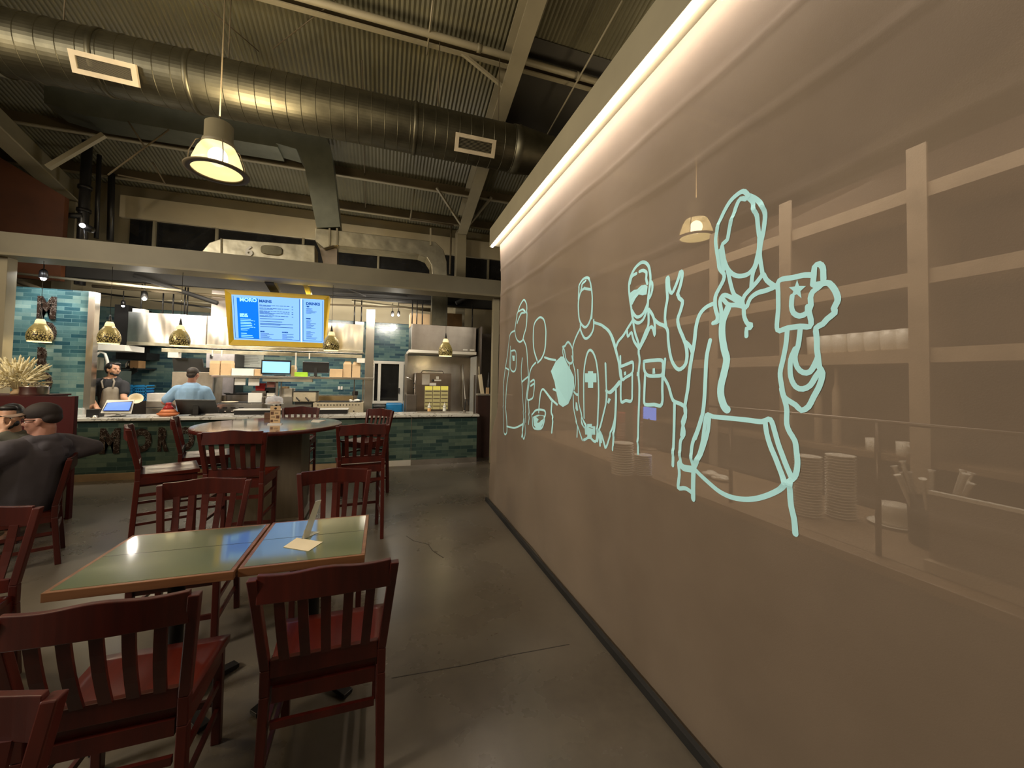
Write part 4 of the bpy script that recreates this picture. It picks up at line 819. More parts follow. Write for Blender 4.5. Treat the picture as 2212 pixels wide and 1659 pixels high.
MB().path([(pp.x-0.04, 6.05, zp+0.022), (pp.x-0.035, 6.05, zp+0.05), (pp.x+0.035, 6.05, zp+0.05), (pp.x+0.04, 6.05, zp+0.022)], 0.006, 8).build('lid_handle', STEEL, t)
vp_ = PY(22, 850, 6.0)
t = thing('dried_flower_vase', 'bunch of pale dried pampas grass in a vase at left', 'flowers', (vp_.x, 6.0, ztop))
MB().lathe((vp_.x, 6.08, ztop), [(0.04, 0), (0.05, 0.015), (0.045, 0.035), (0.03, 0.05), (0.035, 0.06)], 20).build('vase', KRAFT, t)
random.seed(3); mb = MB()
for i in range(130):
    a = random.uniform(0, 2*PI); sp = random.uniform(0.03, 0.28); h_ = random.uniform(0.04, 0.42)*(1-0.25*sp/0.3); b0 = Vector((vp_.x, 6.08, ztop+0.04))
    e_ = b0+Vector((sp*math.cos(a), sp*math.sin(a)*0.6, h_)); m_ = (b0+e_)/2+Vector((0, 0, 0.04)); mb.path([b0, m_, e_], [0.0022, 0.0018, 0.0012], 4)
    d_ = (e_-m_).normalized()
    mb.path([m_+d_*0.02, m_+d_*0.06, e_, e_+d_*0.03], [0.003, 0.012, 0.010, 0.002], 6)
    for k in range(7):
        q = m_.lerp(e_, random.random()); r_ = Vector((random.uniform(-1, 1), random.uniform(-1, 1), random.uniform(0.1, 1))).normalized(); mb.path([q, q+r_*0.035], [0.006, 0.001], 4)
mb.build('pampas_stems', FLOWER, t)
# table of the seated men, box on it
t = thing('dining_table', 'dark table between the two seated men at the left edge', 'table', (-3.95, 4.75, 0))
B((-4.35, 4.35, 0.72), (-3.62, 5.10, 0.75)).build('tabletop', WOODP, t, bevel=0.004)
MB().tube((-4.0, 4.7, 0.02), (-4.0, 4.7, 0.72), 0.04).build('pedestal', IRON, t); MB().lathe((-4.0, 4.7, 0), [(0.28, 0), (0.27, 0.02), (0.05, 0.035)], 20).build('base', IRON, t)
q = PY(4, 957, 4.55)
t = thing('food_box', 'small white printed box on the table at the left edge', 'box', (q.x, 4.55, 0.75))
B((q.x-0.08, 4.50, 0.75), (q.x+0.02, 4.56, 0.86)).build('box_body', WHITE, t, bevel=0.003)
B((q.x-0.02, 4.497, 0.82), (q.x+0.005, 4.50, 0.845)).build('printed_mark', BLACKM, t)

# ================================================================== LAMPS
def high_bay(p, label, group='high bay hall lamps'):
    x, y, z = p; t = thing('high_bay_lamp', label, 'lamp', p, group=group); R_ = 0.235
    MB().lathe(p, [(R_+0.055, 0.0), (R_+0.06, 0.012), (R_+0.01, 0.03), (R_-0.005, 0.02), (R_-0.005, 0.0)], 40, closed=True).build('rim_ring', BEIGED, t)
    MB().lathe(p, [(R_, 0.02), (R_-0.01, 0.10), (R_-0.05, 0.22), (R_-0.085, 0.285)], 40).build('glass_shade', SHADE, t)
    MB().lathe(p, [(0.0, 0.014), (R_-0.012, 0.014), (R_-0.012, 0.018), (0, 0.018)], 40).build('lens', LENS, t)
    MB().lathe(p, [(R_-0.08, 0.28), (R_-0.09, 0.33), (0.13, 0.345), (0.13, 0.52), (0.11, 0.54), (0.0, 0.545)], 32).build('ballast_housing', BEIGE, t)
    for k in range(4):
        a = k*PI/2+0.5; c, s_ = math.cos(a), math.sin(a)
        MB().path([(x+c*(R_+0.02), y+s_*(R_+0.02), z+0.02), (x+c*(R_+0.012), y+s_*(R_+0.012), z+0.14), (x+c*(R_-0.04), y+s_*(R_-0.04), z+0.28), (x+c*(R_-0.08), y+s_*(R_-0.08), z+0.31)], 0.005, 6).build('cage_wire', BEIGED, t)
    MB().ball((x, y, z+0.17), (0.09, 0.09, 0.10), 14, 10).build('bulb', BULBH, t)
    MB().tube((x, y, z+0.54), (x, y, zr(y)+0.54), 0.007, n=6).build('hanging_rod', BEIGED, t)
m, nt, b = nodes('prismatic_lamp_glass'); b.inputs['Base Color'].default_value = (1.0, 0.92, 0.72, 1); b.inputs['Roughness'].default_value = 0.3
tr = N(nt, 'ShaderNodeBsdfTransparent'); tl2 = N(nt, 'ShaderNodeBsdfTranslucent'); tl2.inputs[0].default_value = (1.0, 0.86, 0.52, 1); ms = N(nt, 'ShaderNodeMixShader'); ms.inputs[0].default_value = 0.35
nt.links.new(b.outputs[0], ms.inputs[1]); nt.links.new(tr.outputs[0], ms.inputs[2]); b.inputs['Base Color'].default_value = (0.25, 0.2, 0.12, 1)
em = N(nt, 'ShaderNodeEmission'); em.inputs[0].default_value = (1.0, 0.80, 0.36, 1); em.inputs[1].default_value = 0.75; ad = N(nt, 'ShaderNodeAddShader')
nt.links.new(ms.outputs[0], ad.inputs[0]); nt.links.new(em.outputs[0], ad.inputs[1]); nt.links.new(ad.outputs[0], nt.nodes['Material Output'].inputs[0]); SHADE = m; LENS = m
BULBH = emis('high_bay_bulb_glow', (1.0, 0.86, 0.60), 12.0)
high_bay(HB[0], 'round caged high bay lamp hanging before the duct at left')
high_bay(HB[1], 'high bay lamp glimpsed through the curtain beside the hooded head')

# perforated brass pendants over the counter
m, nt, b = nodes('pierced_brass'); v = coords(nt, (1, 1, 1))
n1 = N(nt, 'ShaderNodeTexVoronoi', feature='DISTANCE_TO_EDGE'); n1.inputs['Scale'].default_value = 26; nt.links.new(v, n1.inputs['Vector'])
sx = N(nt, 'ShaderNodeSeparateXYZ'); nt.links.new(N(nt, 'ShaderNodeTexCoord').outputs['Object'], sx.inputs[0])
hz = N(nt, 'ShaderNodeMath', operation='MULTIPLY_ADD'); nt.links.new(sx.outputs[2], hz.inputs[0]); hz.inputs[1].default_value = 1.1; hz.inputs[2].default_value = -0.10
hm = N(nt, 'ShaderNodeMath', operation='MAXIMUM'); nt.links.new(hz.outputs[0], hm.inputs[0]); hm.inputs[1].default_value = 0.0
sm_ = N(nt, 'ShaderNodeMath', operation='ADD'); nt.links.new(n1.outputs['Distance'], sm_.inputs[0]); nt.links.new(hm.outputs[0], sm_.inputs[1])
lm = ramp(nt, [(0.08, (0.0,)*3), (0.15, (1.0,)*3)], sm_.outputs[0])
mxc = N(nt, 'ShaderNodeMix', data_type='RGBA'); nt.links.new(lm, mxc.inputs['Factor']); mxc.inputs['A'].default_value = (0.03, 0.02, 0.008, 1); mxc.inputs['B'].default_value = (0.42, 0.34, 0.17, 1)
mxe = N(nt, 'ShaderNodeMix', data_type='RGBA'); nt.links.new(lm, mxe.inputs['Factor']); mxe.inputs['A'].default_value = (0, 0, 0, 1); mxe.inputs['B'].default_value = (0.85, 0.62, 0.14, 1)
nt.links.new(mxc.outputs['Result'], b.inputs['Base Color']); nt.links.new(mxe.outputs['Result'], b.inputs['Emission Color']); b.inputs['Emission Strength'].default_value = 0.16
b.inputs['Metallic'].default_value = 0.5; b.inputs['Roughness'].default_value = 0.35; n1.inputs['Scale'].default_value = 34; PIERCE = m
CAPG = plain('frosted_glass_top', (0.80, 0.72, 0.45), 0.4, emit=(1.0, 0.80, 0.40), estr=0.9)
def make_pendant(loc, label, cord_top=3.205):
    t = thing('pendant_lamp', label, 'lamp', loc, group='pierced brass pendants in a row above the counter')
    MB().lathe((0, 0, 0), [(0.116, 0.0), (0.128, 0.035), (0.131, 0.08), (0.124, 0.13), (0.106, 0.18), (0.078, 0.225), (0.058, 0.255)], 32).build('pierced_shade', PIERCE, t, local=True)
    MB().lathe((0, 0, 0), [(0.058, 0.255), (0.048, 0.300), (0.036, 0.322), (0.0, 0.325)], 24).build('glass_cap', CAPG, t, local=True)
    MB().lathe((0, 0, 0), [(0.114, -0.006), (0.120, 0.0), (0.118, 0.006), (0.112, 0.0)], 32, closed=True).build('bright_rim', CAPG, t, local=True)
    MB().lathe((0, 0, 0), [(0.022, 0.322), (0.020, 0.345), (0.006, 0.43), (0.0, 0.432)], 14).build('cord_grip', BLACK, t, local=True)
    MB().ball((0, 0, 0.10), (0.03, 0.03, 0.045), 12, 8).build('bulb', BULB, t, local=True)
    MB().tube((0, 0, 0.42), (0, 0, cord_top-loc[2]), 0.003, n=6).build('cord', BLACK, t, local=True)
    return t
PL = None
for (x, y), lb in zip([(85, 738), (235, 742), (388, 747), (715, 757), (962, 769)], ['leftmost brass pendant in front of the tiled lettering wall', 'brass pendant above the man in the apron', 'brass pendant before the steel hood above the man in blue', 'brass pendant at the corner of the menu board', 'brass pendant before the oven hood at right']):
    q = PY(x, y, 7.4); loc = (q.x, 7.4, q.z)
    if PL is None: PL = make_pendant(loc, lb)
    else: dup(PL, loc, None, lb)
    light('POINT', 'pendant_light', (q.x, 7.4, q.z-0.02), 5, (1.0, 0.8, 0.45), 0.05)

# ================================================================== KITCHEN COUNTER
t = thing('service_counter', 'long service counter faced in dark green tiles with brown letters', 'counter', (-1.3, 7.56, 0))
CXR = PY(1029, 950, 7.6).x; XL = -5.2; XS = PY(888, 950, 7.6).x
B((XL, 7.58, 0.10), (XS-0.004, 8.15, 0.893)).build('tiled_front', TILEC, t)
B((XS+0.004, 7.575, 0.10), (CXR, 8.15, 0.893)).build('tiled_front', TILEC, t)
B((XS-0.004, 7.57, 0.10), (XS+0.004, 8.1, 0.893)).build('joint_strip', STEEL, t)
B((XL, 7.54, 0.0), (PY(800, 1000, 7.5).x, 8.1, 0.10)).build('wooden_kick_board', plain('pale_wood_kick', (0.26, 0.17, 0.09), 0.6), t)
B((PY(800, 1000, 7.55).x, 7.55, 0.0), (XS, 8.1, 0.10)).build('white_kick_board', WHITEP, t)
B((XS, 7.56, 0.0), (CXR, 8.1, 0.10)).build('steel_kick_plate', STEEL, t)
tl = letters(t, [('M', 216, 925, 259, 980), ('O', 281, 925, 328, 978), ('R', 342, 923, 365, 975), ('O', 379, 922, 420, 974)], 7.574, MARBD)
tag(B((XL, 7.50, 0.895), (CXR+0.03, 8.20, 0.935)).build('marble_countertop', MARBW, bevel=0.004), 'white veined marble top running along the whole service counter', 'countertop')
CT = 0.935

# tablet till, facing the camera
def quad_panel(corners, Y0, Y1, thick, name, mat, parent, inset=0.0, lift=0.0):
    """flat panel through four picture corners: top edge at distance Y0, bottom edge at Y1"""
    tl_, tr_, br_, bl_ = PY(*corners[0], Y0), PY(*corners[1], Y0), PY(*corners[2], Y1), PY(*corners[3], Y1)
    c = (tl_+tr_+br_+bl_)/4; nrm_ = (tr_-tl_).cross(bl_-tl_).normalized()
    if nrm_.y > 0: nrm_ = -nrm_
    P = [p+(c-p)*inset+nrm_*lift for p in (bl_, br_, tr_, tl_)]
    return MB().hexa([p-nrm_*thick for p in P], P).build(name, mat, parent)
t = thing('till_tablet', 'white framed tablet till with blue screen on the counter near the man in the apron', 'tablet', (PY(256, 898, 7.75).x, 7.75, CT))
quad_panel([(231, 864), (290, 864), (283, 893), (217, 892)], 7.85, 7.72, 0.012, 'frame', WHITE, t)
sc_ = quad_panel([(233, 867), (288, 866), (281, 888), (221, 888)], 7.847, 7.717, 0.004, 'screen', BLACK, t, lift=0.005)
quad_panel([(235, 868), (286, 867), (279, 887), (224, 887)], 7.846, 7.716, 0.002, 'lit_display', TABS, sc_, lift=0.008)
a_ = PY(254, 893, 7.78); MB().beam((a_.x, 7.80, CT+0.01), (a_.x, 7.80, a_.z+0.05), 0.05, 0.03).build('stand', WHITE, t)
B((a_.x-0.09, 7.70, CT), (a_.x+0.07, 7.86, CT+0.012)).build('base', BLACK, t)
# tagine
q = PY(356, 901, 7.72); t = thing('tagine_pot', 'red and orange glazed conical tagine on the counter', 'pot', (q.x, 7.78, CT)); rt = (PY(380, 893, 7.72).x-PY(332, 893, 7.72).x)/2; ht = PY(356, 870, 7.78).z-CT
MB().lathe((q.x, 7.82, CT), [(rt*0.70, 0), (rt*0.98, ht*0.14), (rt*1.0, ht*0.22), (rt*0.9, ht*0.24)], 28).build('base_dish', TERRA, t)
MB().lathe((q.x, 7.82, CT), [(rt*0.9, ht*0.22), (rt*0.62, ht*0.45), (rt*0.56, ht*0.50)], 28).build('lower_lid', TERRA, t)
MB().lathe((q.x, 7.82, CT), [(rt*0.58, ht*0.48), (rt*0.36, ht*0.72), (rt*0.22, ht*0.84), (rt*0.28, ht*0.92), (rt*0.22, ht*1.0), (0, ht*1.0)], 28).build('upper_lid', RED, t)
# back of a second till
t = thing('till_monitor', 'black till monitor seen from behind on the counter beside the tagine', 'monitor', (PY(425, 899, 7.85).x, 7.85, CT))
quad_panel([(378, 864), (464, 865), (471, 893), (386, 896)], 7.80, 7.92, 0.025, 'screen_back', BLACK, t)
q = PY(425, 890, 7.9); B((q.x-0.07, 7.80, CT), (q.x+0.09, 8.0, CT+0.015)).build('base', BLACK, t); B((q.x-0.035, 7.84, CT), (q.x+0.04, 7.87, CT+0.16)).build('stand', BLACKM, t)
# jar, napkin box and small things at the left end
q = PY(172, 900, 7.75); t = thing('glass_jar', 'clear glass jar at the left end of the counter', 'jar', (q.x, 7.75, CT)); MB().lathe((q.x, 7.75, CT), [(0.05, 0), (0.055, 0.01), (0.055, 0.12), (0.045, 0.14), (0.04, 0.14), (0.05, 0.12), (0.05, 0.012), (0.0, 0.012)], 20).build('glass_body', GLASS, t)
q = PY(198, 899, 7.72); tag(B((q.x-0.07, 7.72, CT), (q.x+0.08, 7.86, CT+0.12)).build('napkin_box', BLACK, bevel=0.006), 'small black napkin box between the jar and the tablet', 'box')
q = PY(203, 899, 7.6); tag(MB().lathe((q.x, 7.62, CT), [(0.045, 0), (0.05, 0.008), (0.03, 0.014), (0.028, 0.035), (0, 0.038)], 20).build('call_bell', STEEL), 'small steel bell in front of the black napkin box', 'bell')
# low display rail on the counter behind the round table
(a0, a1, a2), (b0, b1, b2_) = rect(505, 893, 750, 905, 7.9, 0.25, bz=CT, tz=CT+0.07)
t = thing('display_rail', 'low black fronted display rail on the counter with a white top', 'display', ((a0+b0)/2, 7.9, CT))
B((a0, 7.9, CT), (b0, 8.15, CT+0.075)).build('body', BLACK, t, bevel=0.003); B((a0-0.01, 7.88, CT+0.075), (b0+0.01, 8.17, CT+0.088)).build('white_top', WHITE, t)
ZD = CT+0.088
# domed cake stand
q = PY(592, 873, 8.0); rd = (PY(613, 868, 8.0).x-PY(573, 868, 8.0).x)/2; zd = PY(592, 872, 8.0).z; zt2 = PY(592, 853, 8.0).z
t = thing('cake_stand', 'glass domed cake stand on the display rail behind the menu card', 'cake stand', (q.x, 8.02, ZD))
MB().lathe((q.x, 8.02, ZD), [(0.07, 0), (0.06, 0.01), (0.015, 0.02), (0.015, zd-ZD-0.02), (0.06, zd-ZD-0.01), (rd*1.02, zd-ZD-0.004), (rd*1.02, zd-ZD), (0, zd-ZD)], 28).build('stand', WHITE, t)
hd = zt2-zd; MB().lathe((q.x, 8.02, zd+0.001), [(rd*0.94, 0), (rd*0.94, hd*0.5), (rd*0.8, hd*0.75), (rd*0.3, hd*0.84), (0.018, hd*0.86), (0.025, hd*0.95), (0, hd)], 28).build('glass_dome', plain('milky_glass_dome', (0.8, 0.82, 0.9), 0.06, alpha=0.42, var=0.1, scale=30), t)
MB().lathe((q.x, 8.02, zd+0.001), [(rd*0.7, 0), (rd*0.72, 0.02), (rd*0.6, 0.03), (0, 0.032)], 20).build('pastry', plain('baked_pastry', (0.45, 0.26, 0.12), 0.8), t)
# squeeze bottles
MILK = plain('milky_bottle', (0.62, 0.62, 0.56), 0.4, var=0.04); SAUCE = plain('orange_sauce', (0.65, 0.36, 0.12), 0.4)
for x, mt_, lb in ((927, SAUCE, 'squeeze bottle half full of orange sauce on the counter before the oven'), (960, MILK, 'white squeeze bottle on the counter before the oven, right one')):
    q = PY(x, 893, 8.0); t = thing('squeeze_bottle', lb, 'bottle', (q.x, 8.0, CT), group='squeeze bottles before the oven')
    MB().lathe((q.x, 8.0, CT), [(0.032, 0), (0.034, 0.01), (0.034, 0.09)], 18).build('lower_body', mt_, t); MB().lathe((q.x, 8.0, CT), [(0.034, 0.09), (0.033, 0.12), (0.022, 0.14)], 18).build('upper_body', MILK, t)
    MB().lathe((q.x, 8.0, CT), [(0.022, 0.14), (0.022, 0.155), (0.008, 0.165), (0.004, 0.20), (0, 0.202)], 14).build('nozzle', WHITE, t)
# steel worktop tray under the bottles
tag(B((PY(900, 893, 8.05).x, 7.92, CT), (PY(988, 893, 8.05).x, 7.94, CT+0.03)).build('steel_rail', STEEL), 'low steel rail on the counter behind the squeeze bottles', 'rail')
# tap and glass screen at right
q = PY(1003, 895, 7.95); t = thing('black_tap', 'black curved tap near the right end of the counter', 'tap', (q.x, 7.95, CT))
zz = PY(1008, 863, 7.95).z; MB().path([(q.x, 7.95, CT), (q.x+0.01, 7.95, zz-0.05), (q.x+0.03, 7.95, zz), (q.x+0.07, 7.95, zz+0.0), (q.x+0.08, 7.95, zz-0.12)], 0.014, 8).build('spout', BLACK, t); MB().lathe((q.x, 7.95, CT), [(0.03, 0), (0.03, 0.03), (0.015, 0.05)], 14).build('base_ring', STEELD, t)
tag(B((CXR-0.035, 7.60, CT), (CXR-0.027, 8.15, PY(1025, 770, 7.7).z)).build('glass_screen', GLASS), 'upright clear glass screen at the right end of the counter', 'glass panel')
tag(B((CXR-0.06, 7.62, CT), (CXR-0.02, 7.68, PY(1025, 810, 7.62).z)).build('steel_post', STEELD), 'dark steel post at the right end of the counter', 'post')

# ================================================================== MENU BOARD
YEL = plain('mustard_yellow_paint', (0.78, 0.52, 0.03), 0.42, var=0.06)
t = thing('menu_board', 'blue lit menu screens in a deep mustard yellow frame', 'menu board', PY(600, 690, 7.9))
OUT = [(485, 625), (711, 639), (700, 751), (494, 745)]; INN = [(499.5, 636), (700, 647.5), (699, 741), (505, 733.5)]
Yt, Yb = 7.78, 8.02
def qp(c, dy=0.0):
    return [PY(*c[0], Yt)+Vector((0, dy, 0)), PY(*c[1], Yt)+Vector((0, dy, 0)), PY(*c[2], Yb)+Vector((0, dy, 0)), PY(*c[3], Yb)+Vector((0, dy, 0))]
o_ = qp(OUT); i_ = qp(INN); bk = [p+Vector((0, 0.22, 0)) for p in o_]
mb = MB(); vs = o_+i_+bk+[p+Vector((0, 0.03, 0)) for p in i_]
mb.add(vs, [(k, (k+1) % 4, (k+1) % 4+4, k+4) for k in range(4)]+[(k, (k+1) % 4, (k+1) % 4+8, k+8) for k in range(4)]+[(8, 9, 10, 11)]+[(k+4, (k+1) % 4+4, (k+1) % 4+12, k+12) for k in range(4)])
mb.build('yellow_frame', YEL, t)
I0 = [p+Vector((0, 0.006, 0)) for p in i_]
def UV(u, v, lift=0.0):      # u right, v down, both 0..1 across the screen
    a = I0[0].lerp(I0[1], u); b_ = I0[3].lerp(I0[2], u); return a.lerp(b_, v)+Vector((0, -lift, 0))
def patch(u0, v0, u1, v1, mat, name, lift, thick=0.002):
    f = [UV(u0, v1, lift), UV(u1, v1, lift), UV(u1, v0, lift), UV(u0, v0, lift)]
    return MB().hexa([p+Vector((0, thick, 0)) for p in f], f).build(name, mat, t)
T0 = t; t = patch(0, 0, 1, 1, SCR, 'pale_blue_screen', 0.0, 0.02)
patch(0.052, 0.06, 0.272, 0.96, SCRB, 'blue_panel', 0.003)
fr = MB()
def bar(mb, u0, v0, u1, v1, lift): f = [UV(u0, v1, lift), UV(u1, v1, lift), UV(u1, v0, lift), UV(u0, v0, lift)]; mb.hexa([p+Vector((0, 0.002, 0)) for p in f], f)
for a in ((0.017, 0.025, 0.021, 0.965), (0.017, 0.957, 0.722, 0.965), (0.718, 0.02, 0.724, 0.965), (0.757, 0.02, 0.763, 0.965), (0.757, 0.957, 0.985, 0.965), (0.981, 0.03, 0.985, 0.965)): bar(fr, *a, 0.004)
fr.build('panel_outline', SCRD, t)
patch(0.735, 0.0, 0.75, 1.0, plain('bright_screen_gap', (0.3, 0.3, 0.3), 0.4, emit=(0.5, 0.78, 1.0), estr=1.6), 'screen_gap', 0.003)
ux = (I0[1]-I0[0]).normalized(); uy = (I0[0]-I0[3]).normalized(); un = ux.cross(uy).normalized(); RMT = Matrix((ux, uy, un)).transposed().to_euler()
def stext(s, u, v, size, mat, nm='heading'): return text(s, nm, size, UV(u, v, 0.006), mat, t, rot=RMT, extrude=0.0006, offset=0.003)
stext('MORO', 0.082, 0.135, 0.085, SCRT); stext('MAINS', 0.285, 0.135, 0.065, SCRD); stext('DRINKS', 0.795, 0.135, 0.065, SCRD)
stext("DIPS N'", 0.078, 0.435, 0.034, SCRT); stext('SALADS', 0.078, 0.475, 0.034, SCRT); stext('SIDES', 0.287, 0.800, 0.026, SCRD); stext('SWEETS', 0.525, 0.800, 0.026, SCRD)
stext('BEER', 0.795, 0.185, 0.028, SCRD); stext('WINE', 0.795, 0.46, 0.028, SCRD)
mb = MB(); random.seed(11)                         # small illegible lines of the menu
for u0, v, l in [(0.08, 0.52, 0.11), (0.08, 0.55, 0.135), (0.08, 0.59, 0.11), (0.08, 0.62, 0.12), (0.08, 0.66, 0.12), (0.08, 0.695, 0.135), (0.08, 0.735, 0.09), (0.08, 0.765, 0.07), (0.08, 0.84, 0.06), (0.08, 0.885, 0.12), (0.08, 0.925, 0.13)]: bar(mb, u0, v, u0+l, v+0.012, 0.005)
for v in (0.555, 0.70, 0.625): bar(mb, 0.222, v, 0.232, v+0.012, 0.005)
mb.build('fine_print', SCRT, t)
mb = MB()
for v in (0.19, 0.255, 0.32, 0.36, 0.42):
    u = 0.285
    while u < 0.60: l = random.uniform(0.02, 0.05); bar(mb, u, v, min(u+l, 0.61), v+0.011, 0.005); u += l+0.006
    bar(mb, 0.285, v+0.02, 0.285+random.uniform(0.07, 0.15), v+0.031, 0.005); bar(mb, 0.635, v+0.005, 0.65, v+0.018, 0.005)
for v, l in ((0.49, 0.26), (0.55, 0.24), (0.60, 0.36), (0.62, 0.22), (0.67, 0.36)): bar(mb, 0.287, v, 0.287+l, v+0.012, 0.005)
for k in range(6): bar(mb, 0.287, 0.825+0.022*k, 0.287+random.uniform(0.05, 0.16), 0.834+0.022*k, 0.005); bar(mb, 0.525, 0.825+0.022*k, 0.525+random.uniform(0.05, 0.13), 0.834+0.022*k, 0.005)
for k in range(6): bar(mb, 0.797, 0.215+0.022*k, 0.797+random.uniform(0.05, 0.12), 0.224+0.022*k, 0.005)
for k in range(9): bar(mb, 0.797, 0.49+0.022*k, 0.797+random.uniform(0.04, 0.13), 0.499+0.022*k, 0.005)
for k in range(8): bar(mb, 0.797, 0.74+0.024*k, 0.797+random.uniform(0.04, 0.13), 0.749+0.024*k, 0.005)
mb.build('fine_print', SCRD, t)
t = T0; m0 = PY(595, 630, 8.0); MB().beam((m0.x, 8.05, m0.z), (m0.x, 7.585, 3.235), 0.14, 0.08).build('mounting_arm', BLACKM, t)
MB().beam((m0.x+0.55, 8.05, m0.z-0.02), (m0.x+0.55, 7.585, 3.235), 0.08, 0.06).build('mounting_arm', BLACKM, t)

# ================================================================== HOODS, PILLARS
HZ0, HZ1 = PY(275, 738, 9.0).z, PY(277, 673, 9.0).z; hx0, hx1 = PY(276, 700, 9.0).x, PY(785, 720, 9.0).x
t = thing('extractor_hood', 'long shiny stainless extractor hood behind the menu board', 'hood', ((hx0+hx1)/2, 9.0, HZ0))
mb = MB(); nn = 60                                  # front sheet slightly rippled
for j in range(13):
    for i in range(nn+1):
        x = hx0+(hx1-hx0)*i/nn; mb.v.append(Vector((x, 9.0+0.006*math.sin(x*5.1+0.6*math.sin(j*0.5))+0.004*math.sin(x*11.3+j*0.35), HZ0+(HZ1-HZ0)*j/12)))
for j in range(12):
    for i in range(nn): k = j*(nn+1)+i; mb.f.append([k, k+1, k+nn+2, k+nn+1]); mb.sm.append(True); mb.mi.append(0)
mb.build('front_sheet', STEELW, t)
B((hx0, 9.012, HZ1-0.02), (hx1, 10.35, HZ1)).box((hx0, 9.012, HZ0), (hx0+0.02, 10.35, HZ1-0.02)).box((hx1-0.02, 9.012, HZ0), (hx1, 10.35, HZ1-0.02)).box((hx0, 10.33, HZ0), (hx1, 10.35, HZ1)).build('hood_body', STEEL, t)
B((hx0, 8.99, HZ0-0.06), (hx1, 9.05, HZ0)).build('lower_lip', GALVL, t, bevel=0.004)
B((hx0+0.02, 9.05, HZ0+0.16), (hx1-0.02, 10.33, HZ0+0.18)).build('filter_bank', STEELD, t)
for u in (0.30, 0.56, 0.79): x = hx0+(hx1-hx0)*u; B((x-0.004, 8.985, HZ0), (x+0.004, 8.995, HZ1)).build('panel_seam', STEELD, t)
B((PY(440, 700, 8.99).x, 9.3, HZ1), (PY(500, 700, 8.99).x, 9.9, 3.30)).build('duct_riser', STEELD, t)
for x, y in ((200, 0), (305, 0), (760, 0)): pass
for xx, lb in ((299, 'small white fan box on top of the hood at its left end'), (777, 'small white box on top of the hood at its right end')):
    q = PY(xx, 672 if xx < 400 else 696, 9.1); tag(B((q.x-0.09, 9.1, HZ1), (q.x+0.09, 9.25, HZ1+0.075)).build('electric_box', WHITE), lb, 'box')
# bar under the hood carrying hooks
q0, q1 = PY(350, 752, 8.95), PY(782, 762, 8.95)
t = thing('hood_rail', 'pale steel rail hanging under the long hood', 'rail', ((q0.x+q1.x)/2, 8.95, q0.z))
B((q0.x, 8.93, HZ0-0.17), (q1.x, 9.00, HZ0-0.10)).build('rail', GALVL, t, bevel=0.003)
for x in (480, 460, 640, 669): q = PY(x, 760, 8.94); B((q.x-0.012, 8.92, HZ0-0.22-(0.22 if x == 640 else 0)), (q.x+0.012, 8.93, HZ0-0.10)).build('hook', WHITEP, t)
for x, w_, d_ in ((375, 0.08, 0.10), (780, 0.08, 0.10)): q = PY(x, 765, 8.95); B((q.x-w_, 8.93, HZ0-0.27), (q.x+w_, 9.05, HZ0-0.17)).build('lamp_box', WHITEP, t)
# stainless pillar right of the hood
q = PY(798, 780, 8.9); tag(B((q.x-0.085, 8.9, 0), (q.x+0.085, 9.0, PY(798, 668, 8.9).z)).build('steel_pillar', STEEL, bevel=0.004), 'tall stainless pillar between the long hood and the window', 'pillar')
# oven bay at the right
ox0, ox1 = PY(889, 730, 8.5).x, PY(1028, 730, 8.5).x; oz1, oz0 = PY(950, 703, 8.5).z, PY(950, 757, 8.5).z
t = thing('oven_hood', 'smaller stainless hood over the oven at right', 'hood', ((ox0+ox1)/2, 8.5, oz0))
B((ox0, 8.5, oz0), (ox1, 9.5, oz1)).build('hood_body', STEELR, t, bevel=0.004)
B((ox0-0.05, 8.42, oz0-0.07), (ox1, 9.5, oz0-0.01)).build('lit_lip', WHITEP, t)
for x in (1005, 1020): q = PY(x, 757, 8.49); B((q.x-0.05, 8.49, oz0+0.02), (q.x+0.05, 8.5, oz0+0.05)).build('switch', WHITE, t)
t = thing('oven_bay', 'stainless lined bay around the oven', 'cabinet', ((ox0+ox1)/2, 9.4, 0))
B((ox0-0.06, 9.4, 0), (ox1+0.1, 9.45, oz0-0.08)).build('back_panel', STEEL, t)
B((ox0-0.10, 8.85, 0), (ox0-0.05, 9.39, oz0-0.08)).build('side_panel', STEEL, t)
B((ox1+0.05, 8.3, 0), (ox1+0.09, 9.45, oz1)).build('side_panel', STEELD, t)
q = PY(1001, 790, 9.3); MB().tube((q.x, 9.3, CT), (q.x-0.02, 9.3, PY(998, 788, 9.3).z), 0.014, n=8).build('white_hose', WHITE, t)
MB().tube((q.x-0.02, 9.3, PY(998, 788, 9.3).z), (PY(1005, 862, 8.8).x, 8.8, PY(1005, 862, 8.8).z), 0.010, n=8).build('white_hose', WHITE, t)
(a0, a1, a2), (b0, b1, b2_) = rect(898, 806, 974, 893, 8.75, 0.6, bz=0.80)
OV = metal('brown_oven_steel', (0.30, 0.24, 0.19), 0.3, 0.1)
t = thing('rotisserie_oven', 'brown steel oven with three glowing yellow windows', 'oven', ((a0+b0)/2, 8.75, 0.80))
B((a0, 8.75, 0.80), (b0, 9.35, b2_)).build('body', OV, t, bevel=0.006)
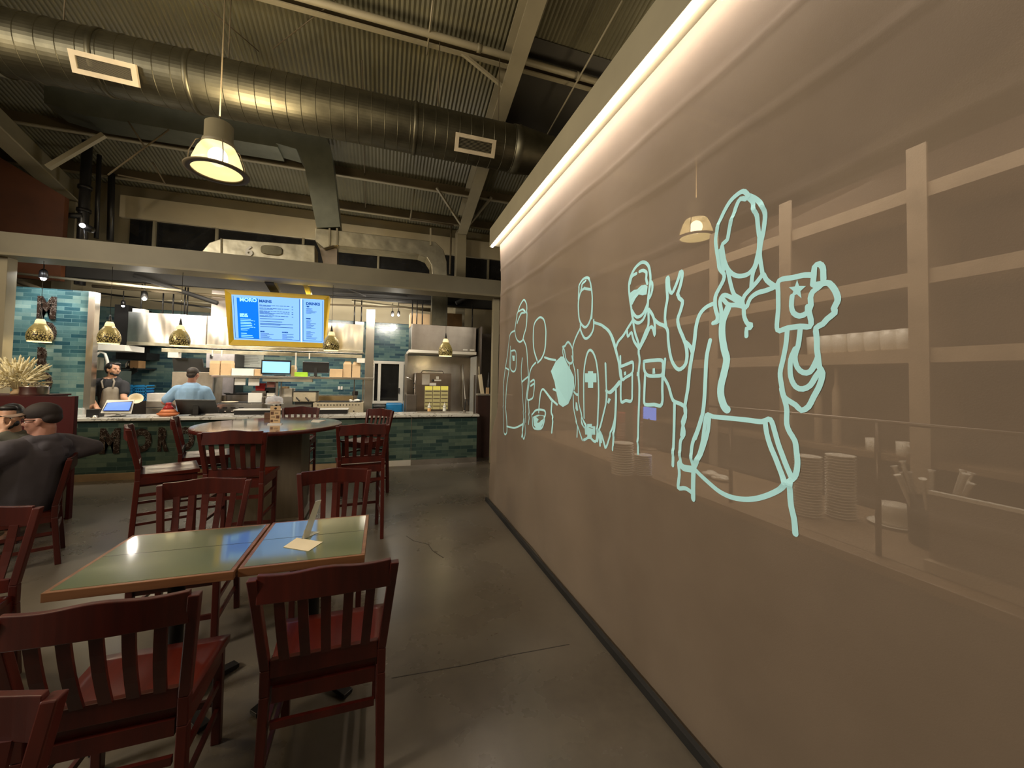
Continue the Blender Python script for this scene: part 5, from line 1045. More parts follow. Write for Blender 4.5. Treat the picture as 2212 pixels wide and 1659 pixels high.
for x0_, x1_ in ((918, 933), (935.5, 950), (952.5, 967)):
    q0, q1 = PY(x0_, 834, 8.745), PY(x1_, 884, 8.745); wo = B((q0.x, 8.742, q1.z), (q1.x, 8.75, q0.z)).build('oven_window', OVENG, t)
    mb = MB()
    for k in range(5): zk = q1.z+(q0.z-q1.z)*(0.12+0.16*k); mb.box((q0.x+0.01, 8.736, zk), (q1.x-0.01, 8.742, zk+0.018))
    mb.build('rack_bars', OV, wo)
    B((q0.x, 8.738, q0.z-(q0.z-q1.z)*0.16), (q1.x, 8.742, q0.z)).build('bright_top', emis('oven_lamp_yellow', (0.9, 0.75, 0.12), 0.55), wo)
q = PY(935, 803, 8.85); MB().path([(q.x-0.25, 8.9, b2_), (q.x-0.22, 8.9, b2_+0.05), (q.x+0.22, 8.9, b2_+0.05), (q.x+0.25, 8.9, b2_)], 0.008, 6).build('top_rack', IRON, t)
q0, q1 = PY(912, 808, 8.745), PY(928, 831, 8.745); B((q0.x, 8.744, q1.z), (q1.x, 8.75, q0.z)).build('notice', plain('grey_notice_paper', (0.42, 0.38, 0.32), 0.8), t)
q0, q1 = PY(942, 813, 8.745), PY(948, 819, 8.745); B((q0.x, 8.744, q1.z), (q1.x, 8.75, q0.z)).build('badge', WHITE, t)
q0, q1 = PY(928, 827, 8.745), PY(942, 833, 8.745); B((q0.x, 8.744, q1.z), (q1.x, 8.75, q0.z)).build('label_plate', WHITE, t)
q0, q1 = PY(938, 820, 8.745), PY(953, 823, 8.745); B((q0.x, 8.744, q1.z), (q1.x, 8.75, q0.z)).build('lettering_bar', WHITE, t)
MB().lathe(PY(935, 822, 8.744), [(0.028, 0), (0.028, 0.012), (0, 0.012)], 14, ax=(0, -1, 0)).build('knob', BLACK, t)
(a0, a1, a2), (b0, b1, b2_) = rect(877, 853, 900, 895, 8.45, 0.4, bz=0.80)
t = thing('juice_dispenser', 'dark steel dispenser with a lever tap left of the oven', 'dispenser', ((a0+b0)/2, 8.45, 0.8)); B((a0, 8.45, 0.80), (b0, 8.8, b2_)).build('body', STEELD, t, bevel=0.01)
for y in (828, 838): MB().ball(PY(894, y, 8.6), 0.02).build('dark_knob', BLACK, t)
MB().tube((b0-0.03, 8.6, 0.8), (b0-0.03, 8.6, PY(894, 806, 8.6).z), 0.02, n=8).build('stem', STEELD, t); MB().tube(PY(877, 814, 8.55), PY(893, 822, 8.55), 0.012, n=8).build('lever', STEEL, t)
tag(B((ox0-0.02, 8.22, 0), (ox1+0.04, 9.38, 0.80)).build('steel_worktable', STEEL), 'steel worktable carrying the oven', 'table')
for (x0_, x1_, y0_), lb in zip([(886, 928, 676), (962, 998, 676)], ['cardboard box on the oven hood, left of the riser', 'brown cardboard box on the oven hood, right of the riser']):
    q0, q1 = PY(x0_, 690, 9.0), PY(x1_, 690, 9.0); tag(B((q0.x, 9.0, oz1), (q1.x, 9.4, PY(x0_, y0_, 9.0).z)).build('cardboard_box', KRAFT if x0_ < 900 else plain('brown_box_card', (0.30, 0.17, 0.07), 0.8)), lb, 'box')
# dark cabinet right of the counter
q0, q1 = PY(1031, 900, 8.0), PY(1064, 900, 8.0)
DKR = plain('dark_brown_laminate', (0.05, 0.022, 0.016), 0.5)
t = thing('dark_cabinet', 'dark brown cabinet between the counter and the curtain', 'cabinet', (q0.x, 8.0, 0)); zc_ = PY(1045, 851, 8.0).z
B((q0.x, 8.0, 0.0), (q0.x+0.75, 8.26, zc_-0.03)).build('body', DKR, t); B((q0.x-0.01, 7.98, zc_-0.03), (q0.x+0.76, 8.27, zc_)).build('grey_top', plain('grey_laminate_top', (0.35, 0.32, 0.27), 0.4), t)
q = PY(1042, 850, 8.12); t = thing('cutting_board', 'pale cutting board leaning on the dark cabinet', 'board', (q.x, 8.1, zc_))
A_ = PY(1037, 808, 8.2); MB().hexa([(q.x-0.03, 8.14, zc_), (q.x+0.045, 8.14, zc_), (q.x+0.045, 8.165, zc_), (q.x-0.03, 8.165, zc_)], [(A_.x-0.03, 8.25, A_.z-0.02), (A_.x+0.05, 8.25, A_.z), (A_.x+0.05, 8.27, A_.z), (A_.x-0.03, 8.27, A_.z-0.02)]).build('board_body', CARD, t)
MB().tube((A_.x+0.0, 8.26, A_.z-0.02), (A_.x-0.01, 8.27, PY(1035, 792, 8.25).z), 0.012, n=8).build('handle', CARD, t)
q = PY(1055, 850, 8.2); tag(MB().lathe((q.x, 8.2, zc_), [(0.04, 0), (0.045, 0.1), (0.03, 0.28), (0.012, 0.40), (0.012, 0.46), (0, 0.46)], 16).build('dark_bottle', BLACK), 'tall black bottle on the dark cabinet', 'bottle')
q = PY(1053, 851, 8.1); tag(B((q.x-0.03, 8.08, zc_), (q.x+0.03, 8.12, zc_+0.13)).build('wood_block', KRAFT), 'small pale wood block on the dark cabinet before the bottle', 'block')
struct(B((PY(1029, 800, 9.5).x+0.1, 9.5, 0), (6.0, 9.58, 2.75)), 'wall_service_end', plain('dim_brown_wall', (0.09, 0.07, 0.05), 0.7), keep=True)

# ================================================================== COOK LINE
LX0, LX1 = PY(300, 880, 8.8).x, PY(790, 880, 8.8).x; LZ = 0.80
tag(B((LX0, 8.85, 0), (LX1, 9.65, LZ)).build('cook_line_table', STEEL), 'long steel table under the cooking equipment', 'table')
# pass shelf
sx0, sx1 = PY(457, 812, 8.9).x, PY(806, 818, 8.9).x; SZ = PY(630, 813, 8.9).z
t = thing('pass_shelf', 'long steel pass shelf loaded with boxes and screens', 'shelf', ((sx0+sx1)/2, 8.95, SZ))
B((sx0, 8.88, SZ-0.045), (sx1, 9.30, SZ)).build('shelf_board', STEEL, t, bevel=0.003)
for x, w_ in ((460, 0.02), (598, 0.04), (607, 0.02), (765, 0.02), (784, 0.03)): q = PY(x, 840, 9.0); B((q.x-w_/2, 9.0, LZ), (q.x+w_/2, 9.0+w_, SZ-0.045)).build('shelf_post', STEEL if w_ > 0.025 else STEELD, t)
q0, q1 = PY(567, 818, 8.9), PY(675, 818, 8.9); B((q0.x, 8.9, SZ-0.11), (q1.x, 9.0, SZ-0.05)).build('heat_lamp_bar', GALVL, t)
def takeout(x0_, y0_, x1_, label, group='stacks of kraft takeaway boxes on the pass shelf', round_=False, Y=8.98):
    q0, q1 = PY(x0_, 800, Y), PY(x1_, 800, Y); zt_ = PY((x0_+x1_)/2, y0_, Y).z; t = thing('takeout_box_stack', label, 'boxes', ((q0.x+q1.x)/2, Y, SZ), group=group)
    n_ = 5; c = 0.03 if round_ else 0.012
    for k in range(n_):
        z0_, z1_ = SZ+(zt_-SZ)*k/n_, SZ+(zt_-SZ)*(k+1)/n_; mb = MB()
        if k == n_-1: mb.hexa([(q0.x, Y, z0_), (q1.x, Y, z0_), (q1.x, Y+0.2, z0_), (q0.x, Y+0.2, z0_)], [(q0.x+c, Y+c, z1_), (q1.x-c, Y+c, z1_), (q1.x-c, Y+0.2-c, z1_), (q0.x+c, Y+0.2-c, z1_)])
        else: mb.hexa([(q0.x+0.004, Y+0.004, z0_), (q1.x-0.004, Y+0.004, z0_), (q1.x-0.004, Y+0.196, z0_), (q0.x+0.004, Y+0.196, z0_)], [(q0.x, Y, z1_), (q1.x, Y, z1_), (q1.x, Y+0.2, z1_), (q0.x, Y+0.2, z1_)])
        mb.build('takeout_box', KRAFT, t)
takeout(452, 779, 474.5, 'kraft takeaway box stack at the left end of the pass shelf'); takeout(476, 779, 499, 'kraft takeaway box stack second from the left end of the pass shelf')
takeout(628, 789, 637, 'kraft box stack half hidden right of the lit order screen', Y=9.05)
takeout(741, 780, 759, 'tall rounded kraft stack near the right end of the pass shelf, left one', round_=True); takeout(760.5, 781, 778, 'tall rounded kraft stack nearest the right end of the pass shelf', round_=True)
def sbox(x0_, y0_, x1_, mat, name, label, cat, Y=8.95, d=0.2, z0_=None, bevel=0.003):
    z0_ = SZ if z0_ is None else z0_
    q0, q1 = PY(x0_, 805, Y), PY(x1_, 805, Y); return tag(B((q0.x, Y, z0_), (q1.x, Y+d, PY((x0_+x1_)/2, y0_, Y).z)).build(name, mat, bevel=bevel), label, cat)
sbox(500, 796, 548, PAPER, 'white_carton', 'low white printed carton on the pass shelf', 'box'); sbox(549.5, 797, 563, KRAFT, 'small_carton', 'small brown carton left of the lit order screen', 'box', d=0.12)
sbox(636, 804, 664, plain('lime_green_card', (0.35, 0.62, 0.03), 0.6), 'green_box', 'flat lime green box on the pass shelf', 'box', Y=8.9, d=0.1); sbox(712, 797, 740, KRAFT, 'kraft_carton', 'low kraft carton right of the dark monitor', 'box')
# order screens
t = thing('order_screen', 'lit pale blue order screen on the pass shelf', 'monitor', (PY(597, 808, 8.95).x, 8.95, SZ))
q0, q1 = PY(565, 777, 8.95), PY(628, 809, 8.95); B((q0.x, 8.94, q1.z), (q1.x, 8.97, q0.z)).build('bezel', BLACK, t); q0, q1 = PY(567.5, 780.5, 8.94), PY(625.5, 806, 8.94); B((q0.x, 8.932, q1.z), (q1.x, 8.94, q0.z)).build('lit_display', SCRP, t); B((q0.x+0.2, 8.97, SZ), (q0.x+0.4, 9.08, SZ+0.02)).build('stand', BLACK, t)
t = thing('order_monitor', 'dark monitor seen from behind on the pass shelf', 'monitor', (PY(682, 808, 8.95).x, 8.95, SZ))
q0, q1 = PY(654, 781, 8.95), PY(710, 806, 8.95); B((q0.x, 8.95, q1.z), (q1.x, 8.99, q0.z)).build('screen_back', BLACK, t, bevel=0.008); q = PY(682, 800, 8.94); B((q.x-0.03, 8.93, SZ), (q.x+0.03, 8.95, q.z+0.05)).build('stand', BLACKM, t); B((q.x-0.1, 8.90, SZ), (q.x+0.1, 9.0, SZ+0.01)).build('base', BLACK, t)
# big dark monitor over the man in blue, on its steel cabinet
q0, q1 = PY(372, 803, 9.1), PY(458, 858, 9.1)
t = thing('steel_fridge', 'plain steel cabinet behind the man in blue', 'cabinet', ((q0.x+q1.x)/2, 9.1, LZ)); B((q0.x, 9.1, LZ), (q1.x, 9.6, q0.z)).build('body', plain('dull_steel_panel', (0.33, 0.28, 0.22), 0.4, 0.5), t, bevel=0.004); fz = q0.z
t = thing('wall_monitor', 'black monitor standing on the steel cabinet above the man in blue', 'monitor', (PY(405, 803, 9.12).x, 9.15, fz))
quad_panel([(372, 772), (437, 775), (441, 802), (375, 802)], 9.15, 9.15, 0.03, 'screen_back', BLACK, t); q = PY(440, 796, 9.14); B((q.x-0.05, 9.14, fz), (q.x+0.10, 9.2, q.z+0.02)).build('side_bracket', BLACK, t)
# steel doors and papers behind the shelf
t = thing('upright_fridge', 'pale upright fridge behind the left end of the pass shelf', 'fridge', (PY(476, 830, 9.9).x, 9.9, 0)); q0, q1 = PY(446, 763, 9.9), PY(508, 763, 9.9)
B((q0.x, 9.9, 0), (q1.x, 10.4, q0.z)).build('door', plain('pale_fridge_steel', (0.42, 0.39, 0.40), 0.35, 0.5), t, bevel=0.006); B((q1.x, 9.88, 0), (q1.x+0.03, 10.4, q0.z)).build('dark_edge', BLACK, t); q = PY(456, 768, 9.88); B((q.x-0.02, 9.87, q.z-0.06), (q.x+0.02, 9.9, q.z+0.02)).build('latch', BLACK, t)
q0, q1 = PY(510, 762, 10.45), PY(568, 794, 10.45); t = thing('wall_notice', 'large pale paper notice with a green note on the tiled back wall', 'notice', (q0.x, 10.47, q1.z))
B((q0.x, 10.47, q1.z), (q1.x, 10.49, q0.z)).build('sheet', plain('pale_notice', (0.45, 0.47, 0.42), 0.7), t); q2, q3 = PY(512, 768, 10.44), PY(522, 777, 10.44); B((q2.x, 10.465, q3.z), (q3.x, 10.47, q2.z)).build('green_note', plain('note_green', (0.22, 0.45, 0.08), 0.8), t)
mb = MB(); random.seed(5)
for k in range(7): z_ = q0.z-(q0.z-q1.z)*(0.15+0.11*k); xs = q0.x+(q1.x-q0.x)*0.30; mb.box((xs, 10.466, z_), (xs+(q1.x-q0.x)*random.uniform(0.2, 0.6), 10.47, z_+0.008))
mb.build('written_lines', plain('pencil_grey', (0.15, 0.15, 0.14), 0.8), t)
for x0_, x1_, y0_, y1_, lb in ((507, 530, 816, 832, 'paper order slip hanging under the pass shelf, left'), (537, 560, 817, 833, 'paper order slip hanging under the pass shelf, right')):
    q0, q1 = PY(x0_, y0_, 8.93), PY(x1_, y1_, 8.93); tag(B((q0.x, 8.93, q1.z), (q1.x, 8.935, SZ-0.045)).build('order_slip', plain('grey_slip_paper', (0.55, 0.53, 0.48), 0.8)), lb, 'paper', group='order slips under the pass shelf')
# crates, tubs, trays
def lbox(x0_, y0_, x1_, y1_, Y, d, mat, name, label, cat, base=None, group=None, bevel=0.004):
    q0, q1 = PY(x0_, (y0_+y1_)/2, Y), PY(x1_, (y0_+y1_)/2, Y); z0_ = PY((x0_+x1_)/2, y1_, Y).z if base is None else base
    return tag(B((q0.x, Y, z0_), (q1.x, Y+d, PY((x0_+x1_)/2, y0_, Y).z)).build(name, mat, bevel=bevel), label, cat, group)
CZ = PY(290, 866, 9.6).z; q0, q1 = PY(225, 866, 9.6), PY(330, 866, 9.6); tag(B((q0.x-0.5, 9.55, 0), (q1.x, 10.3, CZ)).build('back_table', STEELD), 'dark steel table carrying the blue crates', 'table')
for x0_, x1_, lb in ((264, 288, 'left blue plastic crate behind the man in the apron'), (290, 315, 'right blue plastic crate beside the white tub')):
    q0, q1 = PY(x0_, 850, 9.65), PY(x1_, 850, 9.65); zt_ = PY(x0_, 833, 9.65).z; t = thing('plastic_crate', lb, 'crate', ((q0.x+q1.x)/2, 9.65, CZ), group='blue crates on the back table')
    mb = MB(); w_ = 0.012
    for k in range(6): z_ = CZ+(zt_-CZ)*k/5.2; mb.box((q0.x, 9.65, z_), (q1.x, 9.65+w_, z_+0.022)); mb.box((q0.x, 9.65, z_), (q0.x+w_, 9.95, z_+0.022)); mb.box((q1.x-w_, 9.65, z_), (q1.x, 9.95, z_+0.022))
    for k in range(7): x = q0.x+(q1.x-q0.x-w_)*k/6; mb.box((x, 9.652, CZ), (x+w_, 9.66, zt_))
    mb.build('lattice', BLUEC, t); B((q0.x+0.01, 9.68, CZ), (q1.x-0.01, 9.94, CZ+(zt_-CZ)*0.75)).build('liner', plain('deep_blue', (0.01, 0.07, 0.22), 0.5), t); B((q0.x-0.005, 9.645, zt_-0.03), (q1.x+0.005, 9.66, zt_)).build('top_rim', BLUEC, t)
lbox(317, 849, 360, 866, 8.95, 0.3, plain('translucent_tub', (0.62, 0.58, 0.52), 0.4), 'white_tub', 'white plastic tub behind the tagine', 'tub'); C.objects[-1].location.z = LZ; 
tb = C.objects[-1]; tb.location.z = PY(338, 867, 8.95).z
lbox(315, 867, 362, 880, 8.93, 0.35, STEEL, 'steel_pan', 'upper steel pan under the white tub', 'pan', group='steel pans under the white tub'); lbox(315, 881, 360, 895, 8.93, 0.35, STEEL, 'steel_pan', 'lower steel pan under the white tub', 'pan', base=LZ, group='steel pans under the white tub')
# griddle with flatbread
gx0, gx1 = PY(462, 880, 8.87).x, PY(566, 880, 8.87).x; gz = PY(515, 872, 8.87).z
t = thing('flat_griddle', 'steel flat top griddle with flatbread at the cook line', 'griddle', ((gx0+gx1)/2, 8.87, LZ))
B((gx0, 8.87, LZ), (gx1, 9.5, gz)).build('body', STEEL, t, bevel=0.005); B((gx0+0.02, 8.93, gz), (gx1-0.02, 9.48, gz+0.012)).build('cooking_plate', BLACKM, t)
B((gx0, 9.46, gz), (gx1, 9.5, gz+0.14)).box((gx1-0.03, 8.95, gz), (gx1, 9.5, gz+0.12)).build('splash_guard', STEELD, t)
for x in (468, 486, 503, 521): q = PY(x, 881, 8.865); B((q.x-0.04, 8.865, q.z-0.010), (q.x+0.04, 8.872, q.z+0.010)).build('vent_slot', BLACK, t)
for x in (470, 486, 501): q = PY(x, 890, 8.865); MB().lathe(q, [(0.022, 0), (0.022, 0.02), (0.0, 0.02)], 14, ax=(0, -1, 0)).build('knob', STEELD, t)
q = PY(495, 866, 9.1); MB().lathe((q.x, 9.15, gz+0.013), [(0.14, 0), (0.135, 0.012), (0, 0.016)], 24).build('flatbread', CARD, t)
q = PY(510, 851, 9.7); tag(B((q.x-0.32, 9.66, 0), (q.x+0.5, 9.87, q.z-0.03)).build('steel_stand', STEEL), 'narrow steel stand behind the griddle', 'stand'); t = thing('shallow_pan', 'wide shallow pan behind the griddle', 'pan', (q.x, 9.76, q.z-0.03)); MB().lathe((q.x, 9.76, q.z-0.03), [(0.16, 0), (0.24, 0.05), (0.25, 0.05), (0.17, 0.0)], 24).build('pan_body', BLACKM, t)
TZ = q.z-0.03
lbox(536, 849, 566, 856, 9.0, 0.3, WHITE, 'white_tray', 'white tray standing at the right end of the griddle', 'tray', base=gz+0.012); lbox(576, 849, 593, 856, 9.05, 0.3, WHITE, 'white_tray', 'small white tray left of the grey lidded tub', 'tray', base=None)
# prep unit between griddle and range
px0, px1 = PY(568, 860, 9.0).x, PY(632, 860, 9.0).x; pz = PY(600, 857, 9.0).z
tag(B((px0, 9.0, LZ), (px1, 9.5, pz)).build('prep_unit', STEEL, bevel=0.004), 'steel prep unit between the griddle and the cream press', 'unit')
lbox(603, 839, 631, 856, 9.05, 0.3, plain('warm_grey_tub', (0.42, 0.38, 0.32), 0.5), 'lidded_tub', 'grey lidded tub under the pass shelf', 'tub', base=pz); lbox(608, 835, 622, 839, 9.1, 0.15, KRAFT, 'small_kraft_box', 'small box on the grey lidded tub', 'box')
for k, (y0_, y1_) in enumerate([(828, 833), (833.5, 838.5), (839, 844)]): lbox(551+k*0.5, y0_, 574-k, y1_, 9.1, 0.2, RED, 'red_carton', ['top', 'middle', 'bottom'][k]+' red carton of the little stack behind the order slips', 'box', group='red cartons behind the order slips', base=None if k < 2 else None)
q = PY(562, 845, 9.1); tag(B((q.x-0.15, 9.1, gz+0.01), (q.x+0.15, 9.35, q.z+0.005)).build('steel_riser', STEELD), 'steel riser under the red cartons', 'riser')
lbox(576, 817, 594, 824, 8.92, 0.1, WHITE, 'receipt_printer', 'white receipt printer under the pass shelf', 'printer'); lbox(576, 825, 593, 837, 9.1, 0.1, plain('faded_pink_card', (0.42, 0.17, 0.14), 0.7), 'pink_carton', 'faded pink carton under the receipt printer', 'box')
lbox(574, 838, 592, 848, 9.1, 0.2, BLACKM, 'black_bin', 'black bin under the pink carton', 'bin', base=pz)
# panini press
q0, q1 = PY(632, 866, 8.9), PY(681, 866, 8.9); zt_ = PY(656, 848, 8.9).z; zm = PY(656, 868, 8.9).z
CRM = plain('cream_enamel', (0.55, 0.47, 0.33), 0.35, 0.3)
t = thing('sandwich_press', 'cream steel press with two black handles', 'press', ((q0.x+q1.x)/2, 8.9, LZ))
B((q0.x, 8.95, zm), (q1.x, 9.35, zt_)).build('upper_body', CRM, t, bevel=0.006); B((q0.x-0.02, 8.9, LZ), (q1.x-0.07, 9.4, zm-0.06)).build('lower_body', STEEL, t, bevel=0.004); B((q0.x+0.02, 9.0, zm-0.06), (q1.x-0.03, 9.35, zm)).build('plates', BLACKM, t); B((q0.x, 8.96, zt_), (q1.x, 9.34, zt_+0.02)).build('dark_top', BLACKM, t)
for x in (643, 663): a_, b_ = PY(x-3, 859, 8.93), PY(x+4, 866, 8.88); MB().tube((a_.x, 8.94, a_.z), (b_.x, 8.86, b_.z), 0.013, n=8).build('handle', BLACK, t)
# range
q0, q1 = PY(676, 880, 8.84), PY(785, 880, 8.84); zr_ = PY(730, 870, 8.84).z
t = thing('gas_range', 'pale steel gas range with round knobs at the right of the cook line', 'stove', ((q0.x+q1.x)/2, 8.84, LZ))
B((q0.x, 8.84, LZ), (q1.x, 9.45, zr_)).build('body', CRM, t, bevel=0.005); B((q0.x+0.05, 8.9, zr_), (q1.x-0.05, 9.4, zr_+0.012)).build('hob_top', BLACKM, t)
qa, qb = PY(684, 862, 9.42), PY(766, 862, 9.42); B((qa.x, 9.42, zr_), (qb.x, 9.45, PY(725, 856, 9.42).z)).build('back_splash', plain('warm_splash_steel', (0.45, 0.33, 0.16), 0.4, 0.6), t)
for i in range(14): x = q0.x+0.09+i*(q1.x-q0.x-0.18)/13; B((x-0.010, 8.836, zr_-0.055), (x+0.010, 8.842, zr_-0.035)).build('vent_slot', BLACK, t)
for x in (693, 729): MB().lathe(PY(x, 888, 8.84), [(0.038, 0), (0.038, 0.02), (0.0, 0.022)], 16, ax=(0, -1, 0)).build('knob', WHITE, t)
for x in (711, 747, 764): MB().lathe(PY(x, 888, 8.84), [(0.014, 0), (0.014, 0.02), (0.0, 0.02)], 12, ax=(0, -1, 0)).build('small_knob', BLACK, t)
q = PY(766, 866, 9.0); mb = MB(); random.seed(9)
for k in range(9): mb.ball((q.x+random.uniform(-0.10, 0.10), 9.0+random.uniform(0, 0.06), zr_+0.02+random.uniform(0, 0.035)), (0.035, 0.03, 0.022), 8, 6)
tag(mb.build('crumpled_towel', WHITE), 'crumpled white towel on the right end of the range', 'towel')
q0, q1 = PY(680, 853, 9.5), PY(770, 853, 9.5); tag(B((q0.x, 9.66, 0), (q1.x, 10.2, PY(725, 854, 9.66).z)).build('rear_worktable', STEEL), 'rear steel worktable behind the range', 'table')
q = PY(768, 850, 9.7); tag(B((q.x-0.07, 9.68, PY(725, 854, 9.66).z), (q.x+0.05, 9.8, PY(770, 845, 9.7).z)).build('dark_canister', BLACK, bevel=0.01), 'small dark canister near the stainless pillar', 'canister')
q = PY(735, 838, 10.48); t = thing('wall_outlet', 'white double outlet on the tiled back wall', 'outlet', (q.x, 10.48, q.z-0.04)); 
for dx in (-0.03, 0.03): B((q.x+dx-0.022, 10.485, q.z-0.04), (q.x+dx+0.022, 10.50, q.z+0.04)).build('socket_plate', WHITE, t)
# bins below the window
q0, q1 = PY(834, 885, 9.9), PY(869, 885, 9.9); tag(B((q0.x, 9.9, 0), (q1.x, 10.3, PY(850, 872, 9.9).z)).build('blue_bin', BLUEC, bevel=0.02), 'tall blue bin below the window', 'bin')
q0, q1 = PY(806, 885, 9.7), PY(832, 885, 9.7); t = thing('green_bin', 'green bin with a black bag below the window', 'bin', ((q0.x+q1.x)/2, 9.9, 0)); B((q0.x, 9.7, 0), (q1.x, 10.1, PY(820, 884, 9.7).z)).build('body', plain('bin_green', (0.0, 0.16, 0.07), 0.5), t, bevel=0.02); B((q0.x-0.01, 9.69, PY(820, 884, 9.7).z), (q1.x+0.01, 10.1, PY(820, 876, 9.7).z)).build('bag_rim', BLACK, t, bevel=0.02)
# left corner of the kitchen: white hood edge, slicer, shelf
q0, q1 = PY(196, 750, 8.9), PY(271, 750, 8.9); tag(B((q0.x, 8.9, PY(230, 757, 8.9).z), (q1.x, 9.5, PY(230, 744, 8.9).z)).build('white_shelf_hood', WHITE, bevel=0.004), 'white under lit shelf at the left corner of the kitchen', 'shelf')
q0, q1 = PY(246, 700, 9.6), PY(276, 700, 9.6); tag(B((q0.x, 9.6, PY(260, 757, 9.6).z), (q1.x, 10.4, PY(260, 658, 9.6).z)).build('dark_storage_rack', BLACKM), 'dark storage rack between the white side wall and the hood', 'rack')
q = PY(192, 792, 8.8); zq = PY(200, 800, 8.8).z; tag(B((PY(186, 800, 8.8).x, 8.8, 0), (PY(232, 800, 8.8).x, 9.5, zq)).build('side_worktable', STEEL), 'steel side table behind the column', 'table')
t = thing('food_mixer', 'pale food machine with a curved white arm at the left corner', 'machine', (PY(200, 800, 8.85).x, 8.85, zq))
(a0, a1, a2), (b0, b1, b2_) = rect(190, 771, 209, 800, 8.85, 0.2); B((a0, 8.85, zq), (b0, 9.05, b2_)).build('machine_body', GALVL, t, bevel=0.01)
MB().path([PY(203, 778, 8.95), PY(208, 766, 8.95), PY(217, 760, 8.95), PY(227, 764, 8.95), PY(232, 780, 8.95), PY(232, 800, 8.95)], 0.022, 10).build('curved_arm', WHITE, t)
q0, q1 = PY(262, 797, 9.8), PY(296, 797, 9.8); t = thing('black_wall_shelf', 'black wall shelf with brackets behind the man in the apron', 'shelf', (q0.x, 9.8, PY(280, 798, 9.8).z)); B((q0.x, 9.8, PY(280, 798, 9.8).z), (q1.x, 10.5, PY(280, 795, 9.8).z)).build('board', BLACK, t); B((q0.x-0.2, 10.0, PY(280, 776, 9.8).z), (q1.x+0.05, 10.5, PY(280, 760, 9.8).z)).build('upper_shelf', BLACK, t)
MB().beam(PY(266, 815, 9.85), PY(294, 798, 9.85), 0.04, 0.1).build('bracket', BLACK, t)
q0, q1 = PY(281, 785, 9.85), PY(299, 785, 9.85); tag(B((q0.x, 9.85, PY(280, 795, 9.8).z), (q1.x, 10.1, PY(290, 779, 9.85).z)).build('spice_carton', plain('brown_box_card', (0.30, 0.17, 0.07), 0.8)), 'brown carton on the black wall shelf', 'box')
q = PY(271, 786, 9.85); tag(MB().lathe((q.x, 9.95, PY(280, 795, 9.8).z), [(0.045, 0), (0.05, 0.08), (0.02, 0.14), (0, 0.15)], 14).build('steel_shaker', STEEL), 'steel shaker on the black wall shelf', 'shaker')
# unseen glowing panels added on the left wall to colour the hood's reflection
t = thing('reflection_panels', 'unseen red and yellow glow panels added for the hood reflection', 'sign', (-8.28, 0.6, 2.6))
B((-8.29, -1.0, 2.6), (-8.26, 0.3, 4.0)).build('yellow_half', emis('reflection_yellow', (0.75, 0.62, 0.22), 1.3), t); B((-8.29, 0.3, 2.6), (-8.26, 1.0, 4.0)).build('red_half', emis('reflection_red', (0.8, 0.06, 0.06), 1.3), t); B((-8.29, 1.7, 2.6), (-8.26, 2.2, 4.0)).build('yellow_strip', emis('reflection_yellow', (0.75, 0.62, 0.22), 1.3), t)

# ================================================================== PEOPLE
def cap(mb, a, b_, ra, rb=None, n=12):
    rb = ra if rb is None else rb; a = Vector(a); b_ = Vector(b_)
    mb.path([a, b_], [ra, rb], n); mb.ball(a, ra, n, 8); mb.ball(b_, rb, n, 8)
def chain(mb, pts, rs, n=12):
    for i in range(len(pts)-1): cap(mb, pts[i], pts[i+1], rs[i], rs[i+1], n)
def organic(mb, name, mat, parent, voxel=0.010, smooth=3, local=False):
    o = mb.build(name, mat, parent, local=local)
    r = o.modifiers.new('remesh', 'REMESH'); r.mode = 'VOXEL'; r.voxel_size = voxel; r.use_smooth_shade = True
    s_ = o.modifiers.new('smooth', 'SMOOTH'); s_.factor = 0.6; s_.iterations = smooth
    return o
def head_frame(c, face, up=(0, 0, 1)):
    f = Vector(face).normalized(); r = f.cross(Vector(up)).normalized(); u = r.cross(f).normalized()
    M_ = Matrix((r, f, u)).transposed(); return lambda x, y, z: Vector(c)+M_ @ Vector((x, y, z)), M_
def head(mb, P, M_, s=1.0):
    # local axes: x to the person's right, y forward, z up; origin at the centre of the skull
    mb.ball(P(0, -0.012*s, 0.025*s), (0.076*s, 0.096*s, 0.090*s), 20, 14, M_)
    mb.ball(P(0, 0.018*s, -0.035*s), (0.062*s, 0.072*s, 0.080*s), 18, 12, M_)
    mb.ball(P(0, 0.050*s, -0.088*s), (0.034*s, 0.030*s, 0.026*s), 14, 10, M_)          # chin
    mb.ball(P(0, 0.076*s, 0.012*s), (0.050*s, 0.016*s, 0.012*s), 14, 8, M_)             # brow
    mb.path([P(0, 0.083*s, 0.005*s), P(0, 0.100*s, -0.022*s), P(0, 0.106*s, -0.036*s)], [0.009*s, 0.012*s, 0.015*s], 10)  # nose
    mb.ball(P(0, 0.084*s, -0.062*s), (0.024*s, 0.012*s, 0.009*s), 12, 8, M_)            # lips
    for q in (-1, 1):
        mb.ball(P(q*0.040*s, 0.060*s, -0.025*s), (0.024*s, 0.020*s, 0.026*s), 12, 8, M_)
        mb.ball(P(q*0.078*s, -0.010*s, -0.012*s), (0.010*s, 0.020*s, 0.032*s), 12, 8, M_)
def eyes(P, M_, parent, s=1.0):
    for q in (-1, 1):
        e = MB().ball(P(q*0.031*s, 0.072*s, -0.006*s), (0.013*s, 0.010*s, 0.008*s), 12, 8, M_); eo = e.build('eye', WHITE, parent)
        MB().ball(P(q*0.031*s, 0.080*s, -0.006*s), (0.006*s, 0.004*s, 0.006*s), 10, 6, M_).build('iris', BLACK, eo)
        MB().path([P(q*0.014*s, 0.092*s, 0.014*s), P(q*0.032*s, 0.092*s, 0.021*s), P(q*0.052*s, 0.080*s, 0.014*s)], [0.004*s, 0.005*s, 0.003*s], 6).build('eyebrow', HAIR, parent)
